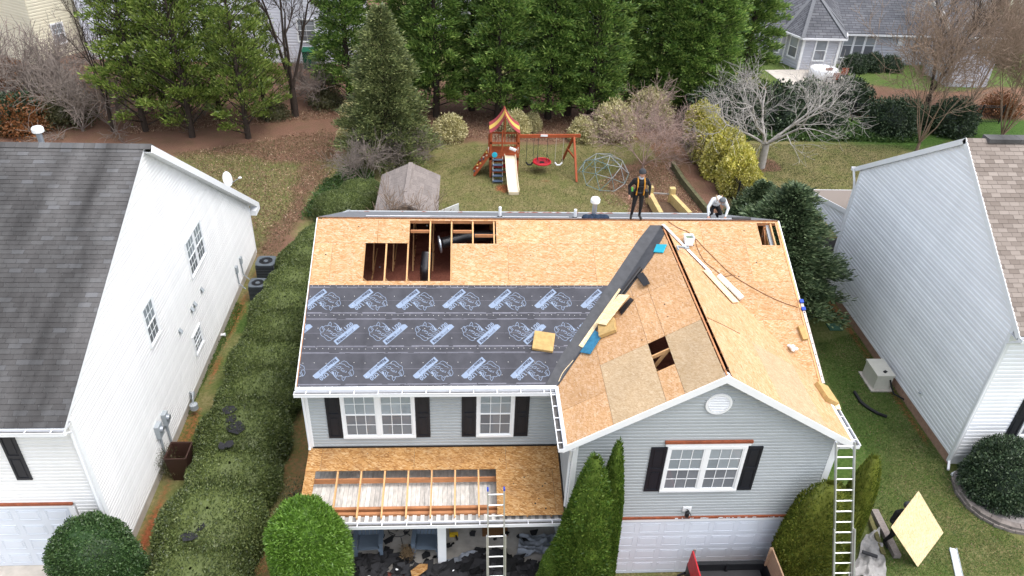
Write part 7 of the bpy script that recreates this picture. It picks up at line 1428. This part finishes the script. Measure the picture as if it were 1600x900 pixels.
m_skin = M('skin', (.50, .28, .20), .55, .08); m_blackc = M('black_clothes', (.012, .012, .014), .85, .3, 12, .3, 40); m_whitec = M('white_shirt', (.66, .67, .68), .8, .08, 6, .3, 12); m_cap = M('dark_grey_knit', (.045, .047, .052), .9, .2, 20); m_greyc = M('grey_cap_cloth', (.11, .12, .13), .85, .15, 12); m_orange = M('harness_webbing', (.50, .22, .02), .7, .1); m_boot = M('boot_leather', (.02, .018, .016), .6); m_tan = M('tan_leather', (.33, .22, .12), .75)
m_eye = M('eye_dark', (.02, .015, .012), .3); m_lip = M('lip', (.38, .13, .11), .6); m_hair = M('dark_hair', (.02, .014, .01), .6)
def head_parts(c, f, up, s=1.0):
    """head centred at c facing f"""
    c, f, up = V3(c), V3(f).normalized(), V3(up).normalized(); sd = f.cross(up).normalized()
    return [(c+up*.02-f*.02, c+up*.025+f*.005, .093*s, .09*s), (c-up*.055+f*.025, c-up*.07+f*.04, .066*s, .052*s), (c+f*.088-up*.0, c+f*.108-up*.03, .011, .017), (c+sd*.088-up*.01, c+sd*.092+up*.02, .016, .018), (c-sd*.088-up*.01, c-sd*.092+up*.02, .016, .018), (c+f*.07-up*.052, c+f*.083-up*.055, .02, .018)]
def face(c, f, up, parent):
    c, f, up = V3(c), V3(f).normalized(), V3(up).normalized(); sd = f.cross(up).normalized()
    for s in (-1, 1): MB().lathe([(.002, -.012), (.011, 0), (.002, .012)], c+f*.088+sd*s*.033+up*.012, 8, f).build('eye', m_eye, parent)
    MB().beam(c+f*.1-up*.05-sd*.025, c+f*.1-up*.05+sd*.025, .01, .012).build('mouth', m_lip, parent)
# roofer standing on the ridge
base = V3((5.06, 19.86, ZR-.005)); t = thing('person', 'person in black with orange harness straps standing on the ridge', 'person', base); S = 1.0
J = dict(pel=(0, 0, .93), chest=(0, .0, 1.24), neck=(0, -.01, 1.45), head=(.02, -.03, 1.60)); q = lambda *p: V3(p)
P1 = [(q(0, 0, .95), q(0, 0, 1.1), .145, .14), (q(0, 0, 1.1), q(0, .0, 1.28), .145, .165), (q(-.1, 0, 1.3), q(.1, 0, 1.3), .13, .13), (q(-.17, 0, 1.375), q(.17, 0, 1.375), .075, .075), (q(0, 0, 1.4), q(.01, -.02, 1.52), .06, .055),
      (q(-.07, 0, .93), q(.07, 0, .93), .125, .125), (q(-.095, 0, .9), q(-.13, -.03, .49), .095, .066), (q(-.13, -.03, .49), q(-.15, .02, .1), .064, .045), (q(-.15, .03, .06), q(-.2, -.15, .045), .045, .042),
      (q(.095, 0, .9), q(.11, -.03, .49), .095, .066), (q(.11, -.03, .49), q(.12, .02, .1), .064, .045), (q(.12, .03, .06), q(.14, -.17, .045), .045, .042),
      (q(-.2, 0, 1.37), q(-.34, .05, 1.12), .068, .052), (q(-.34, .05, 1.12), q(-.335, -.08, .9), .05, .036), (q(.2, 0, 1.37), q(.345, .05, 1.13), .068, .052), (q(.345, .05, 1.13), q(.33, -.07, .92), .05, .036)]
hand(P1, q(-.335, -.085, .885), (.05, -.25, -1), (.3, -1, .2), .35); hand(P1, q(.33, -.075, .905), (.15, -.3, -1), (-.3, -1, .2), .4)
hf = V3((.62, -.75, .22)); P1 += head_parts(q(.02, -.03, 1.615), hf, (0, 0, 1))
def mf1(c):
    if c.z > 1.505 or (c.z < .885 and abs(c.x) > .27): return 1
    if c.z < .1: return 2
    return 0
o = place('body', body_mesh(P1, .0105, [m_blackc, m_skin, m_boot], mf1), t, True); face(q(.02, -.03, 1.615)+base, hf, (0, 0, 1), t)
hc = base+q(.015, -.025, 1.655); MB().lathe([(.108, -.02), (.113, .02), (.104, .07), (.075, .11), (.03, .13), (.003, .135)], hc, 18, V3((-.08, .12, 1))).build('beanie', m_cap, t, True)
MB().lathe([(.116, -.03), (.118, .015), (.112, .02)], hc, 18, V3((-.08, .12, 1))).build('beanie_cuff', m_cap, t, True)
MB().lathe([(.075, 0), (.095, .02), (.08, .06)], base+q(0, -.02, 1.44), 14, V3((0, -.2, 1))).build('hood_collar', M('grey_hood_lining', (.35, .36, .38), .8), t, True)
for s in (-1, 1): MB().tube([base+q(s*.1, .12, 1.36), base+q(s*.105, -.03, 1.46), base+q(s*.11, -.14, 1.36), base+q(s*.115, -.172, 1.2), base+q(s*.12, -.155, 1.0), base+q(s*.12, -.14, .9)], .024, 6).build('harness_strap', m_orange, t)
MB().tube([base+q(-.11, -.17, 1.2), base+q(0, -.185, 1.22), base+q(.11, -.17, 1.2)], .014, 6).build('chest_strap', m_black, t)
ring = [base+q(.165*math.cos(a), .15*math.sin(a), .98) for a in np.linspace(0, 6.283, 20)]; MB().tube(ring, .03, 6, False).build('tool_belt', m_black, t)
for s in (-1, 1): mb = MB(); mb.prism([base+q(s*.2, -.1, .78), base+q(s*.2, .1, .78), base+q(s*.2, .1, 1.0), base+q(s*.2, -.1, 1.0)], (s*.08, 0, 0)); mb.build('tool_pouch', m_black, t)
MB().beam(base+q(-.25, -.06, .98), base+q(-.26, -.06, 1.14), .05, .05).build('green_tape_measure', M('lime', (.12, .45, .08), .5), t)
t.scale = (.88, .88, .88)
# roofer bent over on the back slope
yb_ = 20.72; base = V3((7.72, yb_, zb_at(yb_)+.02)); t = thing('person', 'person in a white shirt and grey cap crouching behind the ridge', 'person', base)
P2_ = [(q(0, .2, .42), q(0, .06, .62), .145, .15), (q(0, .06, .62), q(0, -.12, .78), .15, .165), (q(-.15, -.12, .8), q(.15, -.12, .8), .085, .085), (q(0, -.18, .82), q(.03, -.27, .84), .06, .056), (q(-.08, .22, .42), q(.08, .22, .42), .12, .12),
       (q(-.1, .18, .4), q(-.17, -.16, .3), .095, .07), (q(-.17, -.16, .3), q(-.15, .12, .06), .066, .05), (q(-.15, .16, .05), q(-.15, -.04, .04), .045, .042), (q(.1, .18, .4), q(.17, -.12, .26), .095, .07), (q(.17, -.12, .26), q(.15, .2, .06), .066, .05), (q(.15, .24, .05), q(.15, .05, .04), .045, .042),
       (q(-.2, -.12, .8), q(-.34, -.2, .55), .07, .054), (q(-.34, -.2, .55), q(-.33, -.33, .3), .052, .038), (q(.2, -.12, .8), q(.36, -.22, .52), .07, .054), (q(.36, -.22, .52), q(.27, -.36, .27), .052, .038)]
hand(P2_, q(-.33, -.335, .29), (.05, -.3, -1), (1, -.2, .1), .5); hand(P2_, q(.27, -.365, .26), (-.1, -.2, -1), (-1, -.2, .1), .5); hf = V3((.1, -.72, -.7)); hu = V3((.05, -.65, .75)).normalized(); hu = (hu-hf.normalized()*hu.dot(hf.normalized())).normalized(); P2_ += head_parts(q(.05, -.36, .86), hf, hu)
def mf2(c):
    if (c-V3((.05, -.36, .86))).length < .14: return 2
    if (c.z < .28 and c.y < -.26): return 2
    if c.z > .5 or (abs(c.x) > .22 and c.y < -.1 and c.z > .26): return 1
    return 0
o = place('body', body_mesh(P2_, .0105, [m_blackc, m_whitec, m_skin], mf2), t, True); face(q(.05, -.36, .86)+base, hf, hu, t)
hc = base+q(.05, -.345, .88)+hu*.02; MB().lathe([(.106, -.015), (.11, .02), (.1, .065), (.07, .1), (.003, .12)], hc, 18, hu).build('cap', m_greyc, t, True); MB().prism([hc+hf.normalized()*.09+V3((-.07, 0, 0)), hc+hf.normalized()*.09+V3((.07, 0, 0)), hc+hf.normalized()*.17+V3((.05, 0, -.01)), hc+hf.normalized()*.17+V3((-.05, 0, -.01))], hu*.01).build('cap_brim', m_greyc, t)
for s in (-1, 1): MB().tube([base+q(s*.09, .1, .78), base+q(s*.1, -.1, .955), base+q(s*.1, -.27, .86), base+q(s*.1, -.2, .68)], .018, 6).build('harness_strap', m_tan, t)
MB().prism([base+q(-.24, .0, .3), base+q(-.24, .16, .3), base+q(-.22, .16, .55), base+q(-.22, .0, .55)], (.06, 0, 0)).build('tool_pouch', m_tan, t)
t.scale = (.88, .88, .88)
# carrier behind the sheathing sheet
cc_ = (c1+c2+c3+c4)/4; nh = V3((nrm.x, nrm.y, 0)).normalized(); base = c2.lerp(c3, .62); base = V3((base.x, base.y, 0))-nh*.62+(c4-c3).normalized()*.5+(c1-c2).normalized()*.05; base.z = 0; t = thing('person', 'person in dark clothes mostly hidden behind the carried sheathing sheet', 'person', base)
P3_ = [(q(0, 0, .95), q(0, 0, 1.28), .145, .16), (q(-.17, 0, 1.375), q(.17, 0, 1.375), .075, .075), (q(0, 0, 1.4), q(0, -.01, 1.5), .06, .055), (q(-.07, 0, .93), q(.07, 0, .93), .125, .125), (q(-.095, 0, .9), q(-.12, -.08, .5), .095, .066), (q(-.12, -.08, .5), q(-.13, .06, .1), .064, .045), (q(-.13, .06, .06), q(-.13, -.13, .045), .045, .042), (q(.095, 0, .9), q(.12, .06, .5), .095, .066), (q(.12, .06, .5), q(.13, .2, .12), .064, .045), (q(.13, .2, .06), q(.13, .02, .045), .045, .042)]
tgt = [c2.lerp(c1, .35)-base, c2.lerp(c3, .45)-base]
for s, tg in ((-1, q(-.28, -.36, 1.15)), (1, q(.28, -.34, 1.2))): el = q(s*.33, -.08, 1.12); P3_ += [(q(s*.2, 0, 1.37), el, .068, .052), (el, tg, .05, .036)]; hand(P3_, tg, (0, -.7, .4), (s*-1, 0, .3), .5)
P3_ += head_parts(q(0, -.02, 1.61), (.2, -1, 0), (0, 0, 1))
o = place('body', body_mesh(P3_, .0105, [m_blackc, m_skin, m_boot], lambda c: 1 if c.z > 1.5 or (c.y < -.36 and c.z > 1.0) else (2 if c.z < .1 else 0)), t, True); face(q(0, -.02, 1.61)+base, (.2, -1, 0), (0, 0, 1), t)
MB().lathe([(.108, -.02), (.112, .02), (.1, .07), (.07, .11), (.003, .13)], base+q(0, -.015, 1.645), 16).build('cap', m_cap, t, True)
